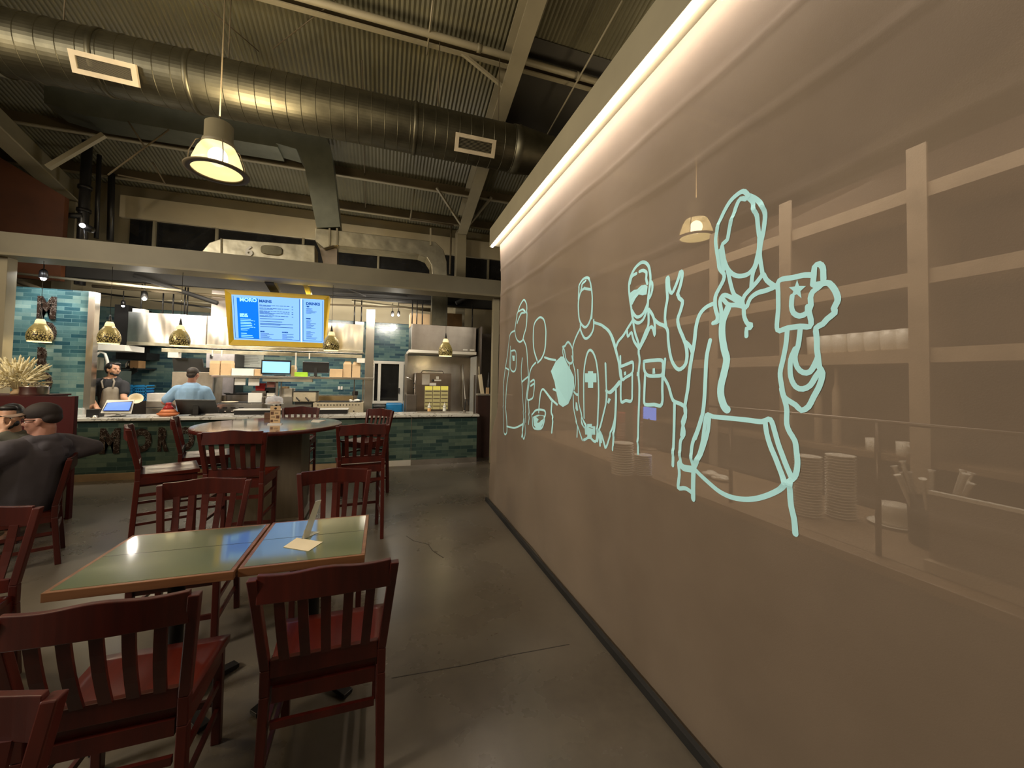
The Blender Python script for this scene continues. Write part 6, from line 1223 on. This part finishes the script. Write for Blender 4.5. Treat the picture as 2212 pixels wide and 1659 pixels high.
def hand(mb, w_, d, nrm_, s=1.0, curl=0.5, spread=0.12):
    """palm and five fingers from wrist w_ along d, palm facing nrm_"""
    d = Vector(d).normalized(); n_ = (Vector(nrm_)-d*Vector(nrm_).dot(d)).normalized(); side = d.cross(n_).normalized(); w_ = Vector(w_)
    for k in (-1, 0, 1): cap(mb, w_+side*k*0.022*s, w_+d*0.075*s+side*k*0.026*s, 0.018*s, 0.015*s, 8)
    for k, L in enumerate((0.062, 0.075, 0.080, 0.072, 0.055)[1:]):
        o_ = (k-1.5)*0.021*s; p0 = w_+d*0.085*s+side*o_; d1 = (d+side*o_*spread*10+n_*curl*0.4).normalized(); p1 = p0+d1*L*0.55*s; d2 = (d1+n_*curl).normalized(); p2 = p1+d2*L*0.5*s
        chain(mb, [p0, p1, p2], [0.0095*s, 0.0085*s, 0.007*s], 8)
    t0 = w_+d*0.025*s-side*0.030*s; t1 = t0+(d*0.6-side*0.7+n_*0.3).normalized()*0.042*s; t2 = t1+(d*0.9-side*0.2+n_*0.4).normalized()*0.034*s
    chain(mb, [t0, t1, t2], [0.014*s, 0.011*s, 0.009*s], 8)

# --- cook in black tee and grey apron, looking to the right
T = thing('person', 'cook in black tee and grey apron leaning on the counter, looking right', 'person', (-4.42, 8.55, 0))
hc = Vector((-4.39, 8.50, 1.675)); P, M_ = head_frame(hc, (0.86, -0.48, 0.06))
mb = MB(); head(mb, P, M_, 1.02)
cap(mb, P(0, -0.025, -0.06), (-4.43, 8.53, 1.50), 0.055, 0.062)
cap(mb, (-4.44, 8.55, 1.42), (-4.45, 8.60, 1.12), 0.15, 0.14); cap(mb, (-4.45, 8.60, 1.1), (-4.47, 8.62, 0.95), 0.14, 0.155)
cap(mb, (-4.62, 8.55, 1.43), (-4.27, 8.55, 1.41), 0.065, 0.06)
chain(mb, [(-4.63, 8.53, 1.42), (-4.66, 8.46, 1.18), (-4.44, 8.24, 1.035)], [0.058, 0.047, 0.030]); hand(mb, (-4.43, 8.23, 1.03), (0.7, -0.45, -0.35), (-0.2, -0.2, -1), 1.0, 0.3)
chain(mb, [(-4.26, 8.55, 1.40), (-4.20, 8.44, 1.19), (-4.04, 8.30, 1.14)], [0.055, 0.044, 0.030]); hand(mb, (-4.03, 8.29, 1.14), (0.8, -0.4, 0.1), (0, -0.2, -1), 1.0, 0.5)
for s_ in (-1, 1): chain(mb, [(-4.47+s_*0.09, 8.62, 0.95), (-4.47+s_*0.11, 8.62, 0.50), (-4.47+s_*0.11, 8.63, 0.06)], [0.09, 0.062, 0.045]); cap(mb, (-4.47+s_*0.11, 8.63, 0.045), (-4.44+s_*0.11, 8.48, 0.035), 0.045, 0.035)
organic(mb, 'body', SKIN, T, 0.009)
eyes(P, M_, T, 1.02)
mb = MB(); mb.ball(P(0, -0.030, 0.040), (0.084, 0.100, 0.086), 18, 12, M_); mb.ball(P(-0.02, 0.045, 0.088), (0.060, 0.040, 0.030), 14, 8, M_); mb.ball(P(0, -0.075, -0.02), (0.07, 0.045, 0.06), 14, 8, M_)
for q in (-1, 1): mb.ball(P(q*0.066, 0.01, 0.045), (0.024, 0.05, 0.045), 12, 8, M_)
random.seed(2)
for k in range(26): a = random.uniform(0, 2*PI); r_ = random.uniform(0.2, 0.8); mb.ball(P(0.07*r_*math.cos(a), -0.02+0.08*r_*math.sin(a), 0.108-0.03*r_*r_), (0.018, 0.02, 0.018), 8, 6, M_)
organic(mb, 'hair', HAIR, T, 0.008, 2)
mb = MB(); mb.ball(P(0, 0.052, -0.092), (0.042, 0.034, 0.026), 14, 8, M_)
for q in (-1, 1): mb.ball(P(q*0.046, 0.030, -0.072), (0.022, 0.036, 0.024), 12, 8, M_)
mb.ball(P(0, 0.094, -0.050), (0.026, 0.008, 0.005), 12, 6, M_); organic(mb, 'beard', HAIR, T, 0.007, 2)
mb = MB(); cap(mb, (-4.60, 8.55, 1.44), (-4.28, 8.55, 1.42), 0.082, 0.075); cap(mb, (-4.44, 8.56, 1.40), (-4.45, 8.60, 1.10), 0.170, 0.160); cap(mb, (-4.45, 8.60, 1.10), (-4.47, 8.62, 0.92), 0.16, 0.168)
cap(mb, (-4.63, 8.54, 1.42), (-4.655, 8.49, 1.27), 0.076, 0.074); cap(mb, (-4.26, 8.55, 1.41), (-4.22, 8.49, 1.28), 0.072, 0.068); organic(mb, 'tee_shirt', TEE, T, 0.010)
mb = MB(); cap(mb, (-4.40, 8.50, 1.30), (-4.40, 8.53, 1.12), 0.125, 0.145); cap(mb, (-4.40, 8.53, 1.12), (-4.42, 8.55, 0.80), 0.150, 0.165); organic(mb, 'apron', APRON, T, 0.010)
MB().path([(-4.45, 8.37, 1.36), (-4.50, 8.42, 1.47), (-4.48, 8.50, 1.535), (-4.40, 8.50, 1.54), (-4.33, 8.42, 1.47), (-4.32, 8.37, 1.36)], 0.013, 8).build('neck_strap', APRON, T)
mb = MB()
for s_ in (-1, 1): chain(mb, [(-4.47+s_*0.09, 8.62, 0.92), (-4.47+s_*0.11, 8.62, 0.50), (-4.47+s_*0.11, 8.63, 0.12)], [0.10, 0.078, 0.062])
organic(mb, 'trousers', TEE, T, 0.012)
q = PY(290, 860, 8.15); t = thing('white_bowl', 'white round bowl held up by the cook in the apron', 'bowl', (q.x, 8.2, q.z-0.05)); MB().lathe((q.x, 8.2, q.z-0.04), [(0.03, -0.01), (0.07, 0.02), (0.095, 0.07), (0.09, 0.07), (0.06, 0.025), (0, 0.005)], 24, ax=(0.35, -0.75, 0.5)).build('bowl_body', CARD, t)

# --- man in light blue tee seen from behind
T = thing('person', 'man in light blue tee seen from behind at the cook line', 'person', (-3.23, 8.42, 0))
hc = Vector((-3.22, 8.42, 1.62)); P, M_ = head_frame(hc, (0.18, 0.95, -0.12))
mb = MB(); head(mb, P, M_, 1.0); cap(mb, P(0, -0.02, -0.06), (-3.24, 8.42, 1.42), 0.056, 0.066)
cap(mb, (-3.43, 8.42, 1.34), (-3.05, 8.42, 1.33), 0.07, 0.07); cap(mb, (-3.24, 8.42, 1.28), (-3.24, 8.40, 0.98), 0.16, 0.15)
chain(mb, [(-3.45, 8.42, 1.33), (-3.62, 8.42, 1.12), (-3.56, 8.66, 1.02)], [0.062, 0.050, 0.034]); hand(mb, (-3.56, 8.66, 1.02), (0.2, 0.9, -0.2), (0, 0, -1), 1.0, 0.5)
chain(mb, [(-3.02, 8.42, 1.32), (-2.95, 8.50, 1.08), (-3.02, 8.70, 0.99)], [0.062, 0.050, 0.034]); hand(mb, (-3.02, 8.70, 0.99), (-0.2, 0.9, -0.1), (0, 0, -1), 1.0, 0.5)
for s_ in (-1, 1): chain(mb, [(-3.24+s_*0.09, 8.42, 0.95), (-3.24+s_*0.11, 8.42, 0.50), (-3.24+s_*0.11, 8.43, 0.06)], [0.09, 0.062, 0.045]); cap(mb, (-3.24+s_*0.11, 8.42, 0.04), (-3.24+s_*0.11, 8.58, 0.035), 0.04, 0.035)
organic(mb, 'body', SKIND, T, 0.009)
mb = MB(); mb.ball(P(0, -0.022, 0.034), (0.083, 0.101, 0.088), 20, 14, M_); mb.ball(P(0, -0.062, -0.022), (0.070, 0.052, 0.060), 16, 10, M_); organic(mb, 'hair', plain('dark_brown_hair', (0.025, 0.017, 0.013), 0.6, var=0.3, scale=60), T, 0.008, 2)
mb = MB(); cap(mb, (-3.42, 8.42, 1.34), (-3.06, 8.42, 1.33), 0.088, 0.086); cap(mb, (-3.24, 8.42, 1.30), (-3.24, 8.40, 1.0), 0.185, 0.180); cap(mb, (-3.24, 8.40, 1.0), (-3.24, 8.40, 0.88), 0.18, 0.175)
for s_ in (-1, 1): cap(mb, (-3.24+s_*0.10, 8.42, 1.26), (-3.24+s_*0.08, 8.41, 1.0), 0.13, 0.12)
cap(mb, (-3.45, 8.42, 1.33), (-3.58, 8.42, 1.17), 0.088, 0.085); cap(mb, (-3.03, 8.42, 1.32), (-2.965, 8.46, 1.16), 0.088, 0.082); cap(mb, (-3.24, 8.42, 1.40), (-3.24, 8.42, 1.36), 0.085, 0.10); organic(mb, 'tee_shirt', BLUET, T, 0.011)
MB().path([(-3.24+0.062*math.cos(a), 8.42+0.062*math.sin(a), 1.462) for a in [k*PI/8 for k in range(17)]], 0.007, 6).build('neck_cord', BLACK, T)
mb = MB()
for s_ in (-1, 1): chain(mb, [(-3.24+s_*0.09, 8.42, 0.90), (-3.24+s_*0.11, 8.42, 0.50), (-3.24+s_*0.11, 8.43, 0.12)], [0.11, 0.08, 0.064])
organic(mb, 'trousers', TEE, T, 0.012)

# --- seated man in dark cap and grey hoodie, seen from behind his shoulder
T = thing('person', 'seated man in dark cap and grey hoodie with one arm over his chair back', 'person', (-2.95, 4.50, 0))
hc = Vector((-2.77, 4.45, 1.215)); P, M_ = head_frame(hc, (-0.97, -0.20, -0.04))
mb = MB(); head(mb, P, M_, 1.02); cap(mb, P(0, -0.03, -0.06), (-2.76, 4.46, 1.03), 0.062, 0.078)
cap(mb, (-2.84, 4.27, 0.99), (-2.74, 4.64, 0.99), 0.075, 0.075); cap(mb, (-2.80, 4.45, 0.92), (-2.86, 4.45, 0.62), 0.15, 0.16); cap(mb, (-2.86, 4.45, 0.62), (-2.88, 4.46, 0.56), 0.16, 0.17)
chain(mb, [(-2.84, 4.25, 0.99), (-3.05, 4.10, 0.82), (-3.28, 4.28, 0.84)], [0.066, 0.055, 0.036]); hand(mb, (-3.29, 4.29, 0.84), (-0.8, 0.5, 0.0), (0, 0, -1), 1.0, 0.4)
chain(mb, [(-2.73, 4.66, 0.99), (-2.585, 4.76, 0.93), (-2.70, 4.60, 0.88)], [0.060, 0.050, 0.034]); hand(mb, (-2.70, 4.60, 0.88), (-0.6, -0.6, -0.2), (-1, 0, 0), 1.0, 0.6)
for y in (4.36, 4.56): chain(mb, [(-2.90, y, 0.54), (-3.34, y, 0.53), (-3.36, y, 0.08)], [0.095, 0.07, 0.048]); cap(mb, (-3.36, y, 0.045), (-3.52, y, 0.035), 0.042, 0.035)
organic(mb, 'body', SKIND, T, 0.008)
eyes(P, M_, T, 1.02)
mb = MB(); cap(mb, (-2.83, 4.28, 0.985), (-2.74, 4.63, 0.985), 0.098, 0.098); cap(mb, (-2.79, 4.45, 0.92), (-2.84, 4.45, 0.62), 0.185, 0.195); cap(mb, (-2.84, 4.40, 0.86), (-2.86, 4.40, 0.60), 0.17, 0.185); cap(mb, (-2.84, 4.45, 0.62), (-2.87, 4.46, 0.52), 0.195, 0.19)
chain(mb, [(-2.84, 4.24, 0.985), (-3.05, 4.08, 0.82), (-3.25, 4.25, 0.84)], [0.096, 0.080, 0.055]); chain(mb, [(-2.73, 4.67, 0.985), (-2.585, 4.77, 0.925), (-2.69, 4.62, 0.88)], [0.090, 0.072, 0.056])
organic(mb, 'hoodie', HOODIE, T, 0.010, 4)
mb = MB(); chain(mb, [(-2.86, 4.36, 1.035), (-2.76, 4.36, 1.045), (-2.69, 4.46, 1.05), (-2.72, 4.56, 1.045), (-2.82, 4.56, 1.03)], [0.035, 0.050, 0.056, 0.050, 0.035]); cap(mb, (-2.70, 4.38, 0.99), (-2.67, 4.54, 0.99), 0.062, 0.062); cap(mb, (-2.66, 4.42, 0.93), (-2.65, 4.50, 0.93), 0.045, 0.045); cap(mb, (-2.70, 4.44, 0.96), (-2.69, 4.50, 1.0), 0.07, 0.06)
organic(mb, 'hood', HOODIE, T, 0.009, 4)
mb = MB()
for y in (4.36, 4.56): chain(mb, [(-2.88, y, 0.54), (-3.34, y, 0.53), (-3.36, y, 0.12)], [0.112, 0.086, 0.066])
cap(mb, (-2.86, 4.38, 0.52), (-2.86, 4.54, 0.52), 0.12, 0.12); organic(mb, 'trousers', TEE, T, 0.012)
mb = MB(); mb.ball(P(0, -0.014, 0.068), (0.090, 0.114, 0.088), 22, 14, M_); mb.ball(P(0, -0.060, 0.022), (0.084, 0.070, 0.058), 18, 12, M_)
o = organic(mb, 'cap_crown', CAPD, T, 0.008, 2)
mb = MB(); vs = []
for r_ in range(4):
    for k in range(9): a = -0.95+1.9*k/8; rr = 0.10+0.028*r_; vs.append(P(0.085*math.sin(a)*(1.0-0.05*r_), 0.005+rr*math.cos(a)*0.95+0.012*r_, 0.070-0.006*r_-0.02*math.sin(a)**2))
mb.add(vs, [(r_*9+k, r_*9+k+1, (r_+1)*9+k+1, (r_+1)*9+k) for r_ in range(3) for k in range(8)], True); mb.build('cap_brim', CAPB, T, solid=0.006)
MB().path([P(-0.079, -0.02, 0.01), P(-0.081, 0.04, 0.012), P(-0.060, 0.088, 0.004)], 0.003, 6).build('glasses_arm', IRON, T)

# --- second seated man, half hidden, hand raised to his mouth
T = thing('person', 'dark haired seated man raising his hand to his mouth at the left edge', 'person', (-3.52, 5.25, 0))
hc = Vector((-3.44, 5.16, 1.19)); P, M_ = head_frame(hc, (0.22, -0.95, -0.10))
mb = MB(); head(mb, P, M_, 1.0); cap(mb, P(0, -0.03, -0.06), (-3.47, 5.24, 1.00), 0.056, 0.066)
cap(mb, (-3.66, 5.25, 0.95), (-3.28, 5.25, 0.95), 0.07, 0.07); cap(mb, (-3.47, 5.25, 0.88), (-3.47, 5.27, 0.58), 0.15, 0.16)
chain(mb, [(-3.27, 5.24, 0.95), (-3.22, 5.02, 0.90), (-3.38, 5.00, 1.05)], [0.055, 0.045, 0.030]); hand(mb, (-3.385, 5.005, 1.055), (-0.35, 0.10, 0.85), (0, 1, 0), 1.0, 0.9)
chain(mb, [(-3.67, 5.24, 0.95), (-3.74, 5.02, 0.82), (-3.60, 4.88, 0.80)], [0.055, 0.045, 0.030]); hand(mb, (-3.60, 4.88, 0.80), (0.4, -0.8, 0), (0, 0, -1), 1.0, 0.4)
for x in (-3.56, -3.38): chain(mb, [(x, 5.25, 0.55), (x, 5.14, 0.50), (x, 5.16, 0.08)], [0.09, 0.07, 0.045]); cap(mb, (x, 5.16, 0.045), (x, 5.02, 0.035), 0.042, 0.035)
organic(mb, 'body', SKIN, T, 0.008); eyes(P, M_, T, 1.0)
mb = MB(); mb.ball(P(0, -0.028, 0.036), (0.084, 0.100, 0.088), 18, 12, M_); mb.ball(P(0, 0.040, 0.088), (0.062, 0.042, 0.028), 14, 8, M_)
for q in (-1, 1): mb.ball(P(q*0.070, 0.0, 0.03), (0.020, 0.05, 0.045), 12, 8, M_)
organic(mb, 'hair', HAIR, T, 0.008, 2)
mb = MB(); mb.ball(P(0, 0.05, -0.092), (0.042, 0.034, 0.028), 14, 8, M_)
for q in (-1, 1): mb.ball(P(q*0.05, 0.028, -0.065), (0.020, 0.036, 0.03), 12, 8, M_)
organic(mb, 'beard', HAIR, T, 0.007, 2)
mb = MB(); cap(mb, (-3.65, 5.25, 0.95), (-3.29, 5.25, 0.95), 0.085, 0.085); cap(mb, (-3.47, 5.25, 0.88), (-3.47, 5.27, 0.56), 0.175, 0.18); cap(mb, (-3.27, 5.24, 0.95), (-3.22, 5.03, 0.90), 0.074, 0.066); cap(mb, (-3.22, 5.03, 0.90), (-3.36, 5.0, 1.02), 0.062, 0.05); cap(mb, (-3.67, 5.24, 0.95), (-3.74, 5.02, 0.82), 0.074, 0.062); cap(mb, (-3.74, 5.02, 0.82), (-3.63, 4.91, 0.80), 0.062, 0.05)
organic(mb, 'sweater', plain('grey_green_knit', (0.085, 0.08, 0.06), 0.9, bmp=0.3), T, 0.010)
mb = MB()
for x in (-3.56, -3.38): chain(mb, [(x, 5.25, 0.55), (x, 5.14, 0.50), (x, 5.16, 0.14)], [0.11, 0.085, 0.062])
organic(mb, 'trousers', TEE, T, 0.012)
dup(CH, (-3.47, 5.22, 0), PI, 'dark slat back chair under the man raising his hand')

# ================================================================== THE CLOSED STALL BEHIND THE CURTAIN
LEDGE = 0.975
STN = plain('tan_stall_laminate', (0.22, 0.15, 0.09), 0.5); SHB = plain('pale_shelf_wood', (0.44, 0.35, 0.25), 0.55); BACKW = plain('brown_stall_wall', (0.11, 0.075, 0.048), 0.7)
CER = plain('white_ceramic', (0.85, 0.82, 0.74), 0.25, var=0.03); CUPR = plain('dull_red_cup', (0.50, 0.09, 0.06), 0.4)
struct(B((3.62, -1.5, 0.0), (3.70, 4.95, 3.3)), 'wall_stall_back', BACKW, keep=True)
t = thing('stall_counter', 'long tan counter behind the curtain carrying plates and bowls', 'counter', (2.15, 1.9, 0))
B((1.86, -1.0, 0.0), (2.52, 4.7, LEDGE-0.04)).build('body', BACKW, t); B((1.80, -1.05, LEDGE-0.04), (2.56, 4.75, LEDGE)).build('top', STN, t, bevel=0.004)
t = thing('sneeze_guard', 'thin glass guard with a dark rail behind the curtain', 'guard', (1.9, 1.9, LEDGE))
B((1.885, -0.6, LEDGE), (1.893, 4.2, 1.50)).build('glass_pane', plain('thin_glass', (0.9, 0.9, 0.9), 0.05, alpha=0.06), t)
MB().tube((1.89, -0.6, 1.505), (1.89, 4.2, 1.505), 0.008, n=8).build('rail', STEELD, t)
for y in (1.05, 1.75, 2.6, 4.15): MB().tube((1.89, y, LEDGE), (1.89, y, 1.50), 0.010, n=8).build('post', STEELD, t)
t = thing('stall_shelf_unit', 'pale open shelf unit on the back wall of the closed stall', 'shelf', (3.3, 1.8, 0))
zA, zB, zC = PX(1985, 768, 3.2).z, PX(1985, 600, 3.2).z, PX(1985, 415, 3.2).z
for z_ in (zA, zB, zC): B((3.2, -0.4, z_-0.045), (3.6, 4.5, z_+0.045)).build('shelf_board', SHB, t)
B((3.2, -0.4, 1.15), (3.6, 4.5, 1.19)).build('shelf_board', STN, t)
for x, w_ in ((1986, 0.10), (1697, 0.10), (1541, 0.10)): q = PX(x, 800, 3.19); B((3.185, q.y-w_/2, 0.0), (3.2, q.y+w_/2, zC+0.3)).build('upright', SHB, t)
for x in (1986, 1697): q = PX(x, 800, 3.19); B((3.2, q.y-0.02, 0), (3.6, q.y+0.02, zC)).build('side_panel', SHB, t)
# white cups in a row on the shelf
proto = None
for k, x in enumerate((1762, 1790, 1818, 1852, 1889, 1925, 1960)):
    q = PX(x, 740, 3.28); c = Vector((3.30, q.y*3.30/3.28, zA+0.045)); lb = 'white cup in the shelf row behind the curtain, number %s from the left' % ['one', 'two', 'three', 'four', 'five', 'six', 'seven'][k]
    if proto is None:
        proto = thing('white_cup', lb, 'cup', c, group='white cups on the stall shelf'); MB().lathe((0, 0, 0), [(0.045, 0), (0.055, 0.01), (0.062, 0.14), (0.058, 0.14), (0.05, 0.02), (0, 0.015)], 20).build('cup_body', CER, proto, local=True)
    else: dup(proto, c, None, lb)
def stack(xc, yb, yt, wpx, label, mat, cat, n=14, bowl=False, name='plate_stack', item='plate', zb=LEDGE, off=0.0):
    q = PZ(xc, yb, zb); r_ = wpx/2*((q-CO).dot(RM @ Vector((0, 0, -1))))/F*0.92; d = ray(xc, yt); hz_ = (CO+d*((q.x+off)/d.x)).z-zb
    c = (q.x+r_*0.5, q.y*(q.x+r_*0.5)/q.x, zb); t = thing(name, label, cat, c)
    for k in range(n):
        z0_ = zb+hz_*k/n; h_ = hz_/n
        MB().lathe((c[0], c[1], z0_), [(r_*0.62, 0), (r_*0.95, h_*0.55), (r_, h_*0.7), (r_, h_*0.8), (r_*0.9, h_*0.75), (0, h_*0.6)], 24).build(item, mat, t)
    return c, r_, hz_
stack(1344, 1030, 958, 52, 'taller stack of plates behind the curtain under the red cups', CER, 'plates')
stack(1389, 1030, 984, 42, 'shorter stack of plates behind the curtain', CER, 'plates', 11)
stack(1745, 1118, 986, 58, 'left tall stack of bowls behind the curtain', CER, 'bowls', 22, name='bowl_stack', item='bowl')
stack(1816, 1122, 984, 60, 'right tall stack of bowls behind the curtain', CER, 'bowls', 22, name='bowl_stack', item='bowl')
for x, yb, yt, w_, lb in ((1341, 962, 890, 24, 'left stack of red paper cups behind the curtain'), (1378, 975, 878, 24, 'right stack of red paper cups behind the curtain')):
    q = PZ(x, yb, LEDGE); q = Vector((2.40, q.y*2.40/q.x, LEDGE)); hz_ = PX(x, yt, 2.40).z-LEDGE; r_ = 0.045; t = thing('paper_cup_stack', lb, 'cups', q)
    for k in range(12):
        z0_ = LEDGE+hz_*k/12; MB().lathe((q.x, q.y, z0_), [(r_*1.05, 0), (r_*1.0, hz_/12*0.8), (r_*0.96, hz_/12)], 16).build('paper_cup', CUPR if k > 7 else plain('pinkish_paper_cup', (0.55, 0.32, 0.25), 0.5), t)
q = PZ(1905, 1140, LEDGE); t = thing('cake_plate', 'white plate with a squat clear lidded tub behind the curtain', 'plate', (q.x, q.y, LEDGE))
MB().lathe((q.x+0.09, q.y, LEDGE), [(0.05, 0), (0.095, 0.010), (0.10, 0.014), (0.09, 0.012), (0, 0.008)], 28).build('plate', CER, t); MB().lathe((q.x+0.09, q.y, LEDGE+0.012), [(0.066, 0), (0.070, 0.01), (0.066, 0.085), (0.055, 0.095), (0, 0.098)], 24).build('tub', plain('frosted_tub', (0.62, 0.58, 0.50), 0.35), t)
q = PZ(1528, 1034, LEDGE); mb = MB(); random.seed(21)
for k in range(8): mb.ball((q.x+0.05+random.uniform(-0.03, 0.03), q.y+random.uniform(-0.09, 0.09), LEDGE+0.014+random.uniform(0, 0.018)), (0.03, 0.045, 0.014), 10, 6)
tag(mb.build('folded_towel', CER), 'crumpled pale towel on the counter behind the curtain', 'towel')
q = PZ(2014, 1196, LEDGE); c = Vector((q.x+0.10, q.y*(q.x+0.10)/q.x, LEDGE)); t = thing('utensil_canister', 'dark canister full of pale wooden utensils behind the curtain', 'canister', c)
ztc = PX(2014, 1078, c.x).z; MB().lathe(c, [(0.068, 0), (0.072, 0.01), (0.075, ztc-LEDGE), (0.068, ztc-LEDGE), (0.066, 0.02), (0, 0.015)], 24).build('canister_body', IRON, t)
random.seed(4)
for k in range(12):
    a = random.uniform(0, 2*PI); e_ = c+Vector((0.11*math.cos(a), 0.11*math.sin(a), ztc-LEDGE+random.uniform(0.07, 0.13))); b0 = c+Vector((0.03*math.cos(a), 0.03*math.sin(a), 0.05)); MB().path([b0, e_, e_+(e_-b0).normalized()*0.012], [0.006, 0.008, 0.014], 6).build('utensil', CER, t)
a_, b_ = PZ(2078, 1215, LEDGE), PZ(2190, 1262, LEDGE); t = thing('menu_binder', 'grey panel standing on a pale base behind the curtain at the right edge', 'board', (a_.x, a_.y, LEDGE))
MB().beam(Vector((1.93, a_.y, LEDGE+0.02)), Vector((1.93, b_.y-0.10, LEDGE+0.02)), 0.06, 0.04).build('base', SHB, t)
zp = PX(2078, 1080, 1.95).z; B((1.935, b_.y-0.25, LEDGE+0.03), (1.95, a_.y, zp)).build('panel', plain('grey_panel', (0.20, 0.16, 0.12), 0.5), t); B((1.93, b_.y-0.25, zp), (1.955, a_.y, zp+0.012)).build('top_edge', CER, t)
for x, lb in ((1885, 'small white mug behind the curtain, left'), (1952, 'small white mug behind the curtain, right')):
    q = PX(x, 945, 3.22); t = thing('mug', lb, 'mug', (3.27, q.y*3.27/3.22, 1.19), group='mugs on the lower stall shelf'); z_ = 1.19
    MB().lathe((3.27, q.y*3.27/3.22, z_), [(0.035, 0), (0.038, 0.005), (0.04, 0.09), (0.035, 0.09), (0.033, 0.01), (0, 0.008)], 18).build('mug_body', CER, t); y_ = q.y*3.27/3.22; MB().path([(3.24, y_-0.035, z_+0.02), (3.23, y_-0.06, z_+0.035), (3.23, y_-0.06, z_+0.06), (3.24, y_-0.035, z_+0.075)], 0.006, 8).build('handle', CER, t)
q = PX(1402, 893, 2.5); t = thing('blue_tablet', 'small glowing blue screen on a stand behind the curtain', 'tablet', (2.5, q.y, LEDGE))
B((2.50, q.y-0.09, q.z-0.06), (2.515, q.y+0.09, q.z+0.06)).build('lit_display', emis('small_blue_screen', (0.15, 0.30, 1.0), 2.2), t); MB().tube((2.51, q.y, LEDGE), (2.51, q.y, q.z-0.05), 0.015, n=8).build('stand', BLACK, t); MB().lathe((2.50, q.y, LEDGE), [(0.08, 0), (0.07, 0.015), (0, 0.02)], 18).build('base', STN, t)
for x, y0_, y1_, lb in ((1807, 796, 872, 'tall slim pale bottle behind the curtain'), (1768, 820, 880, 'shorter slim pale bottle behind the curtain')):
    q = PX(x, y1_, 3.25); t_ = MB().lathe((3.28, q.y*3.28/3.25, 1.19), [(0.025, 0), (0.028, 0.01), (0.028, (PX(x, y0_, 3.28).z-1.19)*0.7), (0.012, (PX(x, y0_, 3.28).z-1.19)*0.8), (0.012, PX(x, y0_, 3.28).z-1.19), (0, PX(x, y0_, 3.28).z-1.19)], 14).build('slim_bottle', SHB); tag(t_, lb, 'bottle')
